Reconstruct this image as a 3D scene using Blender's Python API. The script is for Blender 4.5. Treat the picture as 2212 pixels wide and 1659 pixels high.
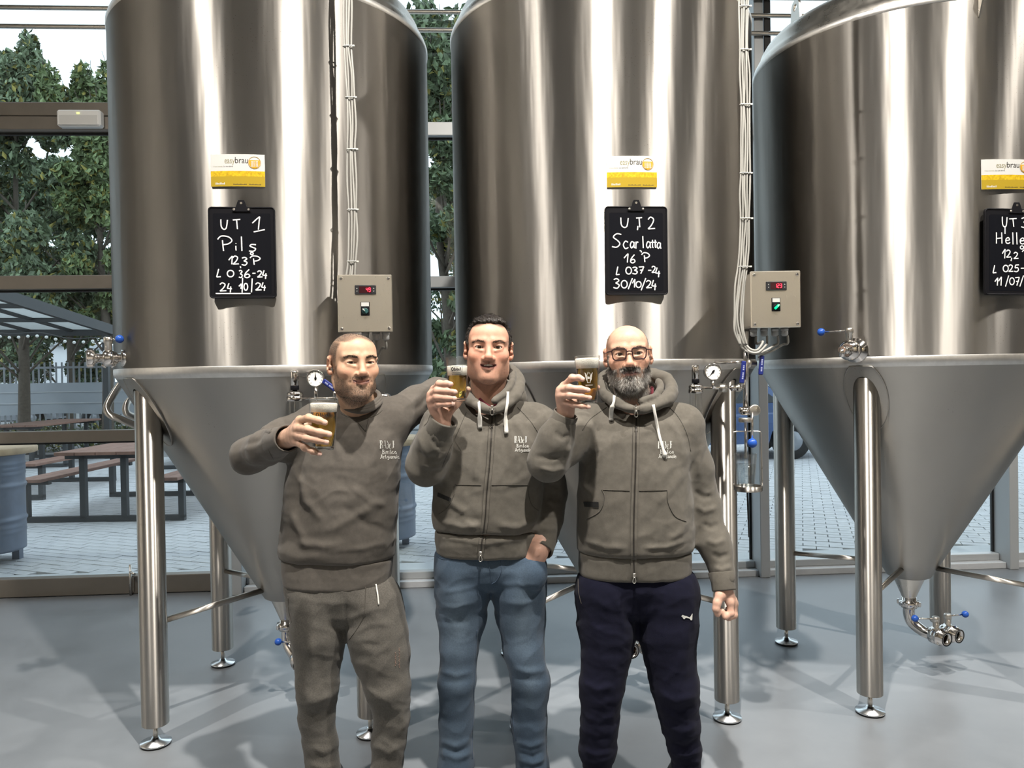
import bpy, bmesh, math, random
import numpy as np
from mathutils import Vector, Matrix
from mathutils.bvhtree import BVHTree

for _o in list(bpy.data.objects):
    bpy.data.objects.remove(_o, do_unlink=True)
SC = bpy.context.scene
COL = SC.collection
random.seed(7)
RNG = np.random.default_rng(11)

# ------------------------------------------------------------------ camera
FPX = 1662.0
CAM = np.array([0.0, 0.0, 1.49])
_yaw, _pit, _rol = math.radians(3.4), math.radians(0.65), 0.0168
_F0 = np.array([math.sin(_yaw), math.cos(_yaw), 0.0]); _R0 = np.array([math.cos(_yaw), -math.sin(_yaw), 0.0]); _U0 = np.array([0, 0, 1.0])
CF = _F0 * math.cos(_pit) - _U0 * math.sin(_pit)
_U1 = _U0 * math.cos(_pit) + _F0 * math.sin(_pit)
CR = _R0 * math.cos(_rol) - _U1 * math.sin(_rol)
CU = _U1 * math.cos(_rol) + _R0 * math.sin(_rol)
cam_data = bpy.data.cameras.new('camera')
cam_data.sensor_width = 36.0
cam_data.lens = 36.0 * FPX / 2212.0
cam_data.clip_start = 0.05
cam_data.clip_end = 400
cam = bpy.data.objects.new('camera', cam_data)
COL.objects.link(cam)
_m = Matrix.Identity(4)
for _i in range(3):
    _m[_i][0] = CR[_i]; _m[_i][1] = CU[_i]; _m[_i][2] = -CF[_i]; _m[_i][3] = CAM[_i]
cam.matrix_world = _m
SC.camera = cam

# ------------------------------------------------------------------ world: even overcast sky
W = bpy.data.worlds.new('overcast_sky'); SC.world = W; W.use_nodes = True
_bg = W.node_tree.nodes['Background']
_bg.inputs[0].default_value = (0.80, 0.90, 1.0, 1)
_bg.inputs[1].default_value = 1.8

# ------------------------------------------------------------------ room lamps (position, aim, watts, cone degrees): track spotlights, then four added wall washers lifting the ambient
LAMPS = [
    ((-2.40, 1.40, 4.9), (-1.3, 3.1, 0.2), 66, 130),
    ((0.30, 1.0, 4.9), (0.2, 2.6, 1.0), 122, 120),
    ((2.40, 1.2, 4.9), (0.9, 3.0, 0.6), 78, 130),
    ((4.20, 2.2, 4.9), (3.5, 3.8, 0.0), 52, 120),
    ((-1.2, -4.0, 4.9), (-2.2, -8.0, 1.6), 150, 130),
    ((4.0, -4.0, 4.9), (5.2, -8.0, 1.6), 150, 130),
    ((-5.4, 0.2, 4.9), (-8.6, 1.0, 1.6), 190, 130),
    ((6.4, -0.6, 4.9), (9.4, 0.2, 1.8), 130, 130),
]
TUBES = [  # LED tubes added behind the photographer for streaks in the steel: x, y, z, length, strength
    (-3.4, -2.0, 4.6, 2.4, 3.0), (-1.3, -3.6, 4.6, 2.4, 3.0), (1.3, -2.2, 4.6, 2.4, 3.0), (4.2, -1.6, 4.6, 2.4, 3.0),
]
LAMP_COLOR = (1.0, 0.94, 0.86)
SC.view_settings.view_transform = 'Standard'
SC.view_settings.look = 'None'
SC.view_settings.gamma = 1.0
SC.view_settings.use_curve_mapping = False
SC.view_settings.exposure = 0.12
SC.cycles.max_bounces = 5; SC.cycles.diffuse_bounces = 2; SC.cycles.glossy_bounces = 3; SC.cycles.transmission_bounces = 6; SC.cycles.transparent_max_bounces = 16
SC.cycles.caustics_reflective = False; SC.cycles.caustics_refractive = False
SC.cycles.adaptive_threshold = 0.05; SC.cycles.use_light_tree = False

# ------------------------------------------------------------------ helpers
def V3(p):
    return np.array(p, dtype=float)

def ray(px, py):
    d = CF + CR * ((px - 1106.0) / FPX) + CU * ((829.5 - py) / FPX)
    return d

def at(px, py, depth):
    return CAM + ray(px, py) * depth

def ray_plane(px, py, p0, n):
    d = ray(px, py)
    t = np.dot(V3(p0) - CAM, n) / np.dot(d, n)
    return CAM + d * t

def ray_cyl(px, py, cx, cy, R):
    d = ray(px, py)
    a = d[0] ** 2 + d[1] ** 2; b = 2 * (d[0] * (CAM[0] - cx) + d[1] * (CAM[1] - cy)); c = (CAM[0] - cx) ** 2 + (CAM[1] - cy) ** 2 - R * R
    disc = b * b - 4 * a * c
    t = (-b - math.sqrt(max(disc, 0))) / (2 * a)
    return CAM + d * t

def to_px(p):
    v = V3(p) - CAM
    z = v @ CF
    return 1106 + FPX * (v @ CR) / z, 829.5 - FPX * (v @ CU) / z, z

def tag(o, label=None, cat=None, group=None, kind=None):
    if label: o['label'] = label
    if cat: o['category'] = cat
    if group: o['group'] = group
    if kind: o['kind'] = kind
    return o

def empty(name, loc=(0, 0, 0), label=None, cat=None, group=None, kind=None, parent=None):
    o = bpy.data.objects.new(name, None)
    COL.objects.link(o)
    o.empty_display_size = 0.05
    o.location = Vector([float(v) for v in loc])
    if parent: o.parent = parent
    return tag(o, label, cat, group, kind)

def world_loc(o):
    v = np.zeros(3)
    while o is not None:
        v += np.array(o.location); o = o.parent
    return v

def link_mesh(name, me, mat=None, parent=None, smooth=True):
    o = bpy.data.objects.new(name, me)
    COL.objects.link(o)
    if mat and not me.materials: me.materials.append(mat)
    if parent: o.parent = parent
    return o

def frame(z):
    z = np.array(z, float); z /= np.linalg.norm(z)
    a = np.array([0, 0, 1.0]) if abs(z[2]) < 0.9 else np.array([1.0, 0, 0])
    x = np.cross(a, z); x /= np.linalg.norm(x)
    return x, np.cross(z, x), z

class MB:
    """collects shapes of ONE part; build() links them as one mesh object"""
    def __init__(s):
        s.v = []; s.f = []; s.sm = []
    def add(s, vs, fs, smooth=False):
        n = len(s.v)
        s.v += [tuple(float(c) for c in p) for p in vs]
        s.f += [tuple(i + n for i in q) for q in fs]
        s.sm += [smooth] * len(fs)
        return s
    def box(s, lo, hi, bev=0.0):
        lo, hi = V3(lo), V3(hi)
        return s.obox((lo + hi) / 2, (hi - lo) / 2, (1, 0, 0), (0, 1, 0), (0, 0, 1), bev)
    def obox(s, c, h, ax, ay, az, bev=0.0):
        c = V3(c); A = [V3(ax), V3(ay), V3(az)]
        if bev <= 0:
            vs = [c + A[0] * h[0] * i + A[1] * h[1] * j + A[2] * h[2] * k for i in (-1, 1) for j in (-1, 1) for k in (-1, 1)]
            fs = [(0, 1, 3, 2), (4, 6, 7, 5), (0, 4, 5, 1), (2, 3, 7, 6), (0, 2, 6, 4), (1, 5, 7, 3)]
            return s.add(vs, fs)
        b = min(bev, 0.49 * min(h) * 2 * 0.5 + 1e-9)
        vs = []; idx = {}
        for i in (-1, 1):
            for j in (-1, 1):
                for k in (-1, 1):
                    for ax_ in range(3):
                        q = [h[0] - b, h[1] - b, h[2] - b]; q[ax_] = h[ax_]
                        idx[(i, j, k, ax_)] = len(vs)
                        vs.append(c + A[0] * q[0] * i + A[1] * q[1] * j + A[2] * q[2] * k)
        fs = []
        for a_ in range(3):
            o1, o2 = [x for x in range(3) if x != a_]
            for sg in (-1, 1):
                quad = []
                for (p, q) in ((-1, -1), (1, -1), (1, 1), (-1, 1)):
                    t = [0, 0, 0]; t[a_] = sg; t[o1] = p; t[o2] = q
                    quad.append(idx[(t[0], t[1], t[2], a_)])
                fs.append(tuple(quad))
        for a_ in range(3):
            o1, o2 = [x for x in range(3) if x != a_]
            for p in (-1, 1):
                for q in (-1, 1):
                    t0 = [0, 0, 0]; t0[a_] = -1; t0[o1] = p; t0[o2] = q
                    t1 = list(t0); t1[a_] = 1
                    fs.append((idx[(*t0, o1)], idx[(*t1, o1)], idx[(*t1, o2)], idx[(*t0, o2)]))
        for i in (-1, 1):
            for j in (-1, 1):
                for k in (-1, 1):
                    fs.append((idx[(i, j, k, 0)], idx[(i, j, k, 1)], idx[(i, j, k, 2)]))
        return s.add(vs, fs)
    def lathe(s, prof, o=(0, 0, 0), axis=(0, 0, 1), n=24, caps=True, smooth=True):
        x, y, z = frame(axis); o = V3(o)
        vs = []; fs = []
        for (r, h) in prof:
            for i in range(n):
                a = 2 * math.pi * i / n
                vs.append(o + z * h + (x * math.cos(a) + y * math.sin(a)) * max(r, 1e-5))
        m = len(prof)
        for j in range(m - 1):
            for i in range(n):
                k = (i + 1) % n
                fs.append((j * n + i, j * n + k, (j + 1) * n + k, (j + 1) * n + i))
        s.add(vs, fs, smooth)
        if caps:
            n0 = len(s.v) - m * n
            s.f.append(tuple(n0 + i for i in reversed(range(n)))); s.sm.append(False)
            s.f.append(tuple(n0 + (m - 1) * n + i for i in range(n))); s.sm.append(False)
        return s
    def cyl(s, a, b, r, r2=None, n=20, bev=0.0):
        a, b = V3(a), V3(b); L = np.linalg.norm(b - a); r2 = r if r2 is None else r2
        pr = [(r, 0), (r2, L)] if bev <= 0 else [(r - bev, 0), (r, bev), (r2, L - bev), (r2 - bev, L)]
        return s.lathe(pr, a, b - a, n)
    def sphere(s, c, r, n=16):
        pr = []
        m = n // 2
        for i in range(m + 1):
            t = math.pi * i / m
            pr.append((r * math.sin(t), -r * math.cos(t)))
        return s.lathe(pr, c, (0, 0, 1), n, caps=False)
    def tube(s, pts, r, n=10, closed=False, caps=True):
        P = [V3(p) for p in pts]
        N = len(P); rs = r if hasattr(r, '__len__') else [r] * N
        T = []
        for i in range(N):
            a = P[(i - 1) % N] if (closed or i > 0) else P[i]
            b = P[(i + 1) % N] if (closed or i < N - 1) else P[i]
            t = b - a; T.append(t / (np.linalg.norm(t) + 1e-12))
        x, y, _ = frame(T[0])
        vs = []; fs = []
        for i in range(N):
            x = x - T[i] * np.dot(x, T[i]); x /= np.linalg.norm(x); y = np.cross(T[i], x)
            for k in range(n):
                a = 2 * math.pi * k / n
                vs.append(P[i] + (x * math.cos(a) + y * math.sin(a)) * rs[i])
        for i in range(N if closed else N - 1):
            j = (i + 1) % N
            for k in range(n):
                l = (k + 1) % n
                fs.append((i * n + k, i * n + l, j * n + l, j * n + k))
        s.add(vs, fs, True)
        if caps and not closed:
            n0 = len(s.v) - N * n
            s.f.append(tuple(n0 + k for k in reversed(range(n)))); s.sm.append(False)
            s.f.append(tuple(n0 + (N - 1) * n + k for k in range(n))); s.sm.append(False)
        return s
    def prism(s, poly, o, ax, ay, az, th):
        """polygon in (ax,ay) at o, extruded th along az"""
        o, ax, ay, az = V3(o), V3(ax), V3(ay), V3(az)
        n = len(poly)
        vs = [o + ax * p[0] + ay * p[1] for p in poly] + [o + ax * p[0] + ay * p[1] + az * th for p in poly]
        fs = [tuple(reversed(range(n))), tuple(range(n, 2 * n))]
        fs += [(i, (i + 1) % n, n + (i + 1) % n, n + i) for i in range(n)]
        return s.add(vs, fs)
    def mesh(s, name, off=(0, 0, 0)):
        me = bpy.data.meshes.new(name)
        off = V3(off)
        vs = (np.array(s.v) - off) if len(s.v) else np.zeros((0, 3))
        me.from_pydata(vs.tolist(), [], s.f)
        me.polygons.foreach_set('use_smooth', s.sm)
        me.update()
        return me
    def build(s, name, mat, parent=None, local=False, label=None):
        """vertices are world coordinates unless local"""
        off = (0, 0, 0) if (local or parent is None) else world_loc(parent)
        o = link_mesh(name, s.mesh(name, off), mat, parent)
        if label: o['label'] = label
        return o
    def thing(s, name, mat, loc, label, cat, group=None, kind=None):
        o = link_mesh(name, s.mesh(name, loc), mat)
        o.location = Vector([float(c) for c in loc])
        return tag(o, label, cat, group, kind)

def raw_mesh(name, V, Fq, mat=None, parent=None, smooth=True, off=(0, 0, 0), cols=None):
    """big numpy mesh: V (n,3), Fq (m,3|4)"""
    me = bpy.data.meshes.new(name)
    V = np.asarray(V, dtype=np.float32) - np.asarray(off, dtype=np.float32)
    Fq = np.asarray(Fq, dtype=np.int32)
    m, k = Fq.shape
    me.vertices.add(len(V)); me.vertices.foreach_set('co', V.ravel())
    me.loops.add(m * k); me.loops.foreach_set('vertex_index', Fq.ravel())
    me.polygons.add(m); me.polygons.foreach_set('loop_start', np.arange(0, m * k, k, dtype=np.int32))
    me.polygons.foreach_set('use_smooth', np.full(m, smooth))
    if cols is not None:
        at_ = me.color_attributes.new('Col', 'FLOAT_COLOR', 'POINT')
        c4 = np.ones((len(V), 4), dtype=np.float32); c4[:, :3] = cols
        at_.data.foreach_set('color', c4.ravel())
    me.update(calc_edges=True)
    return link_mesh(name, me, mat, parent)

def copy_tree(o, parent=None):
    c = o.copy(); COL.objects.link(c)
    c.parent = parent
    for ch in list(o.children): copy_tree(ch, c)
    return c

def smooth_path(pts, n=6, closed=False):
    """Catmull-Rom through the points"""
    P = [V3(p) for p in pts]; N = len(P); out = []
    rng = range(N if closed else N - 1)
    for i in rng:
        p0 = P[(i - 1) % N] if (closed or i > 0) else P[i]
        p1, p2 = P[i], P[(i + 1) % N]
        p3 = P[(i + 2) % N] if (closed or i + 2 < N) else p2
        for k in range(n):
            t = k / n
            out.append(0.5 * ((2 * p1) + (-p0 + p2) * t + (2 * p0 - 5 * p1 + 4 * p2 - p3) * t * t + (-p0 + 3 * p1 - 3 * p2 + p3) * t ** 3))
    if not closed: out.append(P[-1])
    return out

# ------------------------------------------------------------------ materials
def new_mat(name):
    m = bpy.data.materials.new(name); m.use_nodes = True
    nt = m.node_tree
    return m, nt, nt.nodes['Principled BSDF']

def mat(name, col, rough=0.5, metal=0.0, var=0.0, vscale=8.0, bump=0.0, bscale=60.0, spec=0.5, emit=None, estr=0.0, trans=0.0, ior=1.45,
        sheen=0.0, stretch=(1, 1, 1), rvar=0.0, coat=0.0, attr=False, sss=0.0):
    m, nt, b = new_mat(name)
    L = nt.links.new
    b.inputs['Base Color'].default_value = (*col, 1)
    b.inputs['Roughness'].default_value = rough
    b.inputs['Metallic'].default_value = metal
    b.inputs['Specular IOR Level'].default_value = spec
    b.inputs['IOR'].default_value = ior
    b.inputs['Transmission Weight'].default_value = trans
    b.inputs['Sheen Weight'].default_value = sheen
    b.inputs['Coat Weight'].default_value = coat
    if sss > 0:
        b.inputs['Subsurface Weight'].default_value = sss
        b.inputs['Subsurface Radius'].default_value = (0.012, 0.005, 0.003)
        b.inputs['Subsurface Scale'].default_value = 0.6
    if emit:
        b.inputs['Emission Color'].default_value = (*emit, 1); b.inputs['Emission Strength'].default_value = estr
        m.cycles.emission_sampling = 'NONE'
    tc = nt.nodes.new('ShaderNodeTexCoord'); mp = nt.nodes.new('ShaderNodeMapping')
    mp.inputs['Scale'].default_value = stretch
    L(tc.outputs['Object'], mp.inputs['Vector'])
    csock = None
    if attr:
        a = nt.nodes.new('ShaderNodeVertexColor'); a.layer_name = 'Col'
        csock = a.outputs['Color']
        L(csock, b.inputs['Base Color'])
    if var > 0 or rvar > 0:
        n = nt.nodes.new('ShaderNodeTexNoise'); n.inputs['Scale'].default_value = vscale; n.inputs['Detail'].default_value = 5
        n.inputs['Roughness'].default_value = 0.62
        L(mp.outputs[0], n.inputs['Vector'])
        if var > 0:
            mr = nt.nodes.new('ShaderNodeMapRange'); mr.inputs['From Min'].default_value = 0.3; mr.inputs['From Max'].default_value = 0.7
            mr.inputs['To Min'].default_value = 1 - var; mr.inputs['To Max'].default_value = 1 + var
            L(n.outputs['Fac'], mr.inputs['Value'])
            mx = nt.nodes.new('ShaderNodeMix'); mx.data_type = 'RGBA'; mx.blend_type = 'MULTIPLY'; mx.inputs['Factor'].default_value = 1
            mx.inputs['A'].default_value = (*col, 1)
            if csock: L(csock, mx.inputs['A'])
            L(mr.outputs[0], mx.inputs['B']); L(mx.outputs['Result'], b.inputs['Base Color'])
        if rvar > 0:
            mr = nt.nodes.new('ShaderNodeMapRange'); mr.inputs['From Min'].default_value = 0.3; mr.inputs['From Max'].default_value = 0.7
            mr.inputs['To Min'].default_value = max(rough - rvar, 0.02); mr.inputs['To Max'].default_value = min(rough + rvar, 1)
            L(n.outputs['Fac'], mr.inputs['Value']); L(mr.outputs[0], b.inputs['Roughness'])
    if bump > 0:
        n2 = nt.nodes.new('ShaderNodeTexNoise'); n2.inputs['Scale'].default_value = bscale; n2.inputs['Detail'].default_value = 4
        L(mp.outputs[0], n2.inputs['Vector'])
        bp = nt.nodes.new('ShaderNodeBump'); bp.inputs['Strength'].default_value = bump; bp.inputs['Distance'].default_value = 0.01
        L(n2.outputs['Fac'], bp.inputs['Height']); L(bp.outputs[0], b.inputs['Normal'])
    return m

def brushed(name, col, rough, aniso, specks=0.0, rv=0.04, wavy=0.0):
    """steel brushed around the vertical axis: reflections smear up and down"""
    m = bpy.data.materials.new(name); m.use_nodes = True; nt = m.node_tree; L = nt.links.new
    nt.nodes.remove(nt.nodes['Principled BSDF'])
    b = nt.nodes.new('ShaderNodeBsdfAnisotropic'); b.distribution = 'MULTI_GGX'
    b.inputs['Anisotropy'].default_value = -aniso
    L(b.outputs[0], nt.nodes['Material Output'].inputs[0])
    tg = nt.nodes.new('ShaderNodeCombineXYZ'); tg.inputs[2].default_value = 1.0
    L(tg.outputs[0], b.inputs['Tangent'])
    tc = nt.nodes.new('ShaderNodeTexCoord')
    mp = nt.nodes.new('ShaderNodeMapping'); mp.inputs['Scale'].default_value = (3, 3, 160)
    L(tc.outputs['Object'], mp.inputs['Vector'])
    n = nt.nodes.new('ShaderNodeTexNoise'); n.inputs['Scale'].default_value = 4; n.inputs['Detail'].default_value = 6
    L(mp.outputs[0], n.inputs['Vector'])
    mr = nt.nodes.new('ShaderNodeMapRange'); mr.inputs['To Min'].default_value = rough - rv; mr.inputs['To Max'].default_value = rough + rv
    L(n.outputs['Fac'], mr.inputs['Value']); L(mr.outputs[0], b.inputs['Roughness'])
    if wavy > 0:      # rolled sheet is never quite round: gentle upright ripples
        mpw = nt.nodes.new('ShaderNodeMapping'); mpw.inputs['Scale'].default_value = (1, 1, 0.10)
        nw = nt.nodes.new('ShaderNodeTexNoise'); nw.inputs['Scale'].default_value = 9.0; nw.inputs['Detail'].default_value = 2.5
        bw = nt.nodes.new('ShaderNodeBump'); bw.inputs['Strength'].default_value = 1.0; bw.inputs['Distance'].default_value = wavy
        L(tc.outputs['Object'], mpw.inputs['Vector']); L(mpw.outputs[0], nw.inputs['Vector']); L(nw.outputs['Fac'], bw.inputs['Height']); L(bw.outputs[0], b.inputs['Normal'])
    # uneven sheet tone and small rust specks
    n2 = nt.nodes.new('ShaderNodeTexNoise'); n2.inputs['Scale'].default_value = 2.2; n2.inputs['Detail'].default_value = 3
    mp2 = nt.nodes.new('ShaderNodeMapping'); mp2.inputs['Scale'].default_value = (1, 1, 0.35)
    L(tc.outputs['Object'], mp2.inputs['Vector']); L(mp2.outputs[0], n2.inputs['Vector'])
    cr = nt.nodes.new('ShaderNodeValToRGB')
    cr.color_ramp.elements[0].position = 0.3; cr.color_ramp.elements[0].color = (*[c * 0.9 for c in col], 1)
    cr.color_ramp.elements[1].position = 0.7; cr.color_ramp.elements[1].color = (*[min(c * 1.07, 1) for c in col], 1)
    L(n2.outputs['Fac'], cr.inputs['Fac'])
    out = cr.outputs['Color']
    if specks > 0:
        vo = nt.nodes.new('ShaderNodeTexVoronoi'); vo.inputs['Scale'].default_value = 110
        mp3 = nt.nodes.new('ShaderNodeMapping'); mp3.inputs['Scale'].default_value = (1, 1, 0.75)
        L(tc.outputs['Object'], mp3.inputs['Vector']); L(mp3.outputs[0], vo.inputs['Vector'])
        lt = nt.nodes.new('ShaderNodeMath'); lt.operation = 'LESS_THAN'; lt.inputs[1].default_value = 0.13
        L(vo.outputs['Distance'], lt.inputs[0])
        n3 = nt.nodes.new('ShaderNodeTexNoise'); n3.inputs['Scale'].default_value = 5; n3.inputs['Detail'].default_value = 4
        L(tc.outputs['Object'], n3.inputs['Vector'])
        gt = nt.nodes.new('ShaderNodeMapRange'); gt.inputs['From Min'].default_value = 0.56; gt.inputs['From Max'].default_value = 0.68
        gt.inputs['To Max'].default_value = specks
        L(n3.outputs['Fac'], gt.inputs['Value'])
        mu = nt.nodes.new('ShaderNodeMath'); mu.operation = 'MULTIPLY'
        L(lt.outputs[0], mu.inputs[0]); L(gt.outputs[0], mu.inputs[1])
        mx = nt.nodes.new('ShaderNodeMix'); mx.data_type = 'RGBA'
        mx.inputs['B'].default_value = (0.12, 0.09, 0.07, 1)
        L(mu.outputs[0], mx.inputs['Factor']); L(out, mx.inputs['A'])
        out = mx.outputs['Result']
    L(out, b.inputs['Color'])
    return m

def glass_pane(name, tint=(0.93, 0.97, 0.97), refl=0.10):
    m = bpy.data.materials.new(name); m.use_nodes = True; nt = m.node_tree; nt.nodes.clear(); L = nt.links.new
    o = nt.nodes.new('ShaderNodeOutputMaterial'); t = nt.nodes.new('ShaderNodeBsdfTransparent'); g = nt.nodes.new('ShaderNodeBsdfGlossy')
    t.inputs[0].default_value = (*tint, 1); g.inputs['Roughness'].default_value = 0.01
    lw = nt.nodes.new('ShaderNodeLayerWeight'); lw.inputs['Blend'].default_value = 0.5
    pw = nt.nodes.new('ShaderNodeMath'); pw.operation = 'POWER'; pw.inputs[1].default_value = 4.0
    L(lw.outputs['Facing'], pw.inputs[0])
    mu = nt.nodes.new('ShaderNodeMath'); mu.operation = 'MULTIPLY_ADD'; mu.inputs[1].default_value = 0.6; mu.inputs[2].default_value = refl * .5
    L(pw.outputs[0], mu.inputs[0])
    mx = nt.nodes.new('ShaderNodeMixShader'); L(mu.outputs[0], mx.inputs[0]); L(t.outputs[0], mx.inputs[1]); L(g.outputs[0], mx.inputs[2]); L(mx.outputs[0], o.inputs[0])
    return m

M = {}
M['shell'] = brushed('brushed_steel_shell', (0.375, 0.357, 0.332), 0.48, 0.70, specks=0.5, rv=.02, wavy=.0035)
M['cone'] = brushed('satin_steel_cone', (0.46, 0.447, 0.422), 0.44, 0.45, specks=0.8)
M['legsteel'] = brushed('brushed_steel_leg', (0.56, 0.53, 0.49), 0.40, 0.68)
M['rim'] = mat('weld_band_steel', (0.70, 0.69, 0.67), 0.42, 1.0, var=0.08, vscale=30)
M['chrome'] = mat('polished_steel', (0.74, 0.71, 0.68), 0.12, 1.0)
M['satin'] = mat('satin_steel', (0.66, 0.63, 0.58), 0.30, 1.0, rvar=0.05, vscale=20)
M['boxsteel'] = mat('box_steel', (0.70, 0.66, 0.58), 0.33, 1.0, rvar=0.06, vscale=40, stretch=(30, 30, 1.5))
M['footsteel'] = mat('foot_steel', (0.80, 0.82, 0.84), 0.25, 1.0)
M['rubber'] = mat('black_rubber', (0.015, 0.015, 0.016), 0.6)
M['blueball'] = mat('blue_plastic', (0.02, 0.09, 0.42), 0.28)
M['bluegrip'] = mat('navy_vinyl_grip', (0.012, 0.022, 0.16), 0.35)
M['white'] = mat('white_plastic', (0.78, 0.78, 0.76), 0.4)
M['gland'] = mat('grey_nylon', (0.55, 0.56, 0.56), 0.45)
M['cable'] = mat('grey_cable', (0.34, 0.335, 0.31), 0.5)
M['tie'] = mat('cable_tie_nylon', (0.55, 0.55, 0.50), 0.4)
M['black'] = mat('black_plastic', (0.007, 0.007, 0.009), 0.45, spec=.16)
M['slate'] = mat('black_writing_sheet', (0.007, 0.0075, 0.010), 0.25, spec=.10)
M['chalk'] = mat('white_marker', (0.86, 0.86, 0.84), 0.7)
M['floor'] = mat('epoxy_floor', (0.215, 0.230, 0.248), 0.36, var=0.16, vscale=1.3, bump=0.02, bscale=14, rvar=0.08, spec=0.35)
M['frame'] = mat('anodised_frame', (0.24, 0.215, 0.185), 0.38, 0.55, var=0.05)
M['mullion'] = mat('grey_painted_mullion', (0.50, 0.52, 0.53), 0.4, 0.15)
M['gasket'] = mat('black_gasket', (0.02, 0.02, 0.02), 0.6)
M['sill'] = mat('pale_sill', (0.62, 0.64, 0.66), 0.55, var=0.08)
M['pane'] = glass_pane('window_glass')
M['plaster'] = mat('warm_plaster', (0.60, 0.56, 0.50), 0.8, var=0.05)
M['ceiling'] = mat('ceiling_panel', (0.26, 0.24, 0.21), 0.8)
M['cream'] = mat('cream_paint', (0.72, 0.60, 0.33), 0.6)
M['darkwall'] = mat('dark_panel', (0.06, 0.05, 0.045), 0.5)
# ================================================================== the room
def struct(name, mb, m):
    o = mb.build(name, m); o['kind'] = 'structure'; return o
WY = 5.58           # inner plane of the glass wall
RX0, RX1, RY0, RZ = -8.6, 9.4, -8.0, 5.6
struct('floor', MB().box((RX0 - .2, RY0 - .2, -0.2), (RX1 + .2, WY + 0.10, 0.0)), M['floor'])
struct('ceiling', MB().box((RX0 - .2, RY0 - .2, RZ), (RX1 + .2, WY + 0.35, RZ + 0.2)), M['ceiling'])
struct('wall_left', MB().box((RX0 - .2, RY0, 0), (RX0, WY, RZ)), M['plaster'])
struct('wall_right', MB().box((RX1, RY0, 0), (RX1 + .2, WY, RZ)), M['plaster'])
struct('wall_back', MB().box((RX0 - .2, RY0 - .2, 0), (RX1 + .2, RY0, RZ)), M['plaster'])
MUX = [0.26 + 1.87 * k for k in range(-3, 4)]     # mullions
struct('wall_front_left', MB().box((RX0 - .2, WY - 0.05, 0), (MUX[0] - 0.03, WY + 0.25, RZ)), M['plaster'])
struct('wall_front_right', MB().box((MUX[-1] + 0.03, WY - 0.05, 0), (RX1 + .2, WY + 0.25, RZ)), M['plaster'])
# columns and dark panelling behind the photographer (seen only as reflections in the steel)
for i, (x, y, w, m) in enumerate([(-3.0, -4.6, .30, 'cream'), (0.9, -5.2, .30, 'cream'), (4.6, -4.4, .30, 'cream')]):
    struct('trim_%d' % (20 + i), MB().box((x - w / 2, y - w / 2, 0), (x + w / 2, y + w / 2, RZ)), M[m])
for i, (x0, x1) in enumerate([(-5.6, -4.4), (-1.2, -0.2), (2.8, 3.8), (6.6, 7.8)]):
    struct('trim_%d' % (30 + i), MB().box((x0, RY0, 0), (x1, RY0 + 0.06, 3.6)), M['darkwall'])
for i, (y0, y1) in enumerate([(-5.0, -3.8), (1.2, 2.2)]):
    struct('trim_%d' % (44 + i), MB().box((RX1 - .06, y0, 0), (RX1, y1, 3.8)), M['darkwall'])

# mullions: deep fins standing inside the glass
for i, x in enumerate(MUX):
    t = empty('trim_%d' % (i + 1), (x, WY, 0), kind='structure')
    MB().box((x - 0.035, WY - 0.17, 0), (x + 0.035, WY + 0.05, RZ), 0.004).build('mullion_fin', M['mullion'], t)
    MB().box((x - 0.05, WY + 0.0, 0), (x + 0.05, WY + 0.02, RZ)).build('gasket', M['gasket'], t)
for i in range(len(MUX) - 1):
    x0, x1 = MUX[i] + 0.035, MUX[i + 1] - 0.035
    t = empty('window_%d' % (i + 1), ((x0 + x1) / 2, WY, 0), kind='structure')
    door = (i == 1)
    if door:
        bars = [(1.075, 1.155, .07), (2.14, 2.235, .07), (3.235, 3.325, .09), (3.335, 3.43, .07)]
        rail = (0.005, 0.13)
    else:
        bars = [(2.125, 2.205, .07), (3.205, 3.30, .07)]
        rail = (0.045, 0.095)
    fm = M['frame'] if door else M['mullion']
    for (z0, z1, dp) in bars:
        MB().box((x0, WY - dp, z0), (x1, WY + 0.02, z1), 0.004).build('transom', fm, t)
        MB().box((x0, WY - 0.012, z0 - 0.014), (x1, WY + 0.01, z0)).build('gasket', M['gasket'], t)
    MB().box((x0, WY - 0.06, rail[0]), (x1, WY + 0.02, rail[1]), 0.004).build('bottom_rail', fm, t)
    if not door:
        MB().box((x0, WY - 0.13, 0), (x1, WY + 0.02, 0.045), 0.003).build('sill', M['sill'], t)
    edges = [rail[1]] + [z for b in bars for z in (b[0], b[1])] + [RZ]
    for k in range(0, len(edges), 2):
        if edges[k + 1] - edges[k] > 0.05:
            MB().box((x0, WY + 0.003, edges[k]), (x1, WY + 0.009, edges[k + 1])).build('pane', M['pane'], t)
    if door:
        for xx in (x0, x1 - 0.05):
            MB().box((xx, WY - 0.055, rail[1]), (xx + 0.05, WY + 0.02, 3.3), 0.004).build('stile', fm, t)

# horizontal steel bars high up in front of the glass
rk = empty('trim_50', (0, WY - 0.12, 3.97), kind='structure')
for k in range(10):
    MB().cyl((MUX[0], WY - 0.20, 3.89 + 0.126 * k), (MUX[-1], WY - 0.20, 3.89 + 0.126 * k), 0.0155, n=12).build('bar', M['satin'], rk)
for x in (-1.27, 0.62, 2.19, 4.05):
    MB().box((x - .022, WY - 0.182, 3.62), (x + .022, WY - 0.16, RZ)).build('post', M['gasket'], rk)

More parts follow.
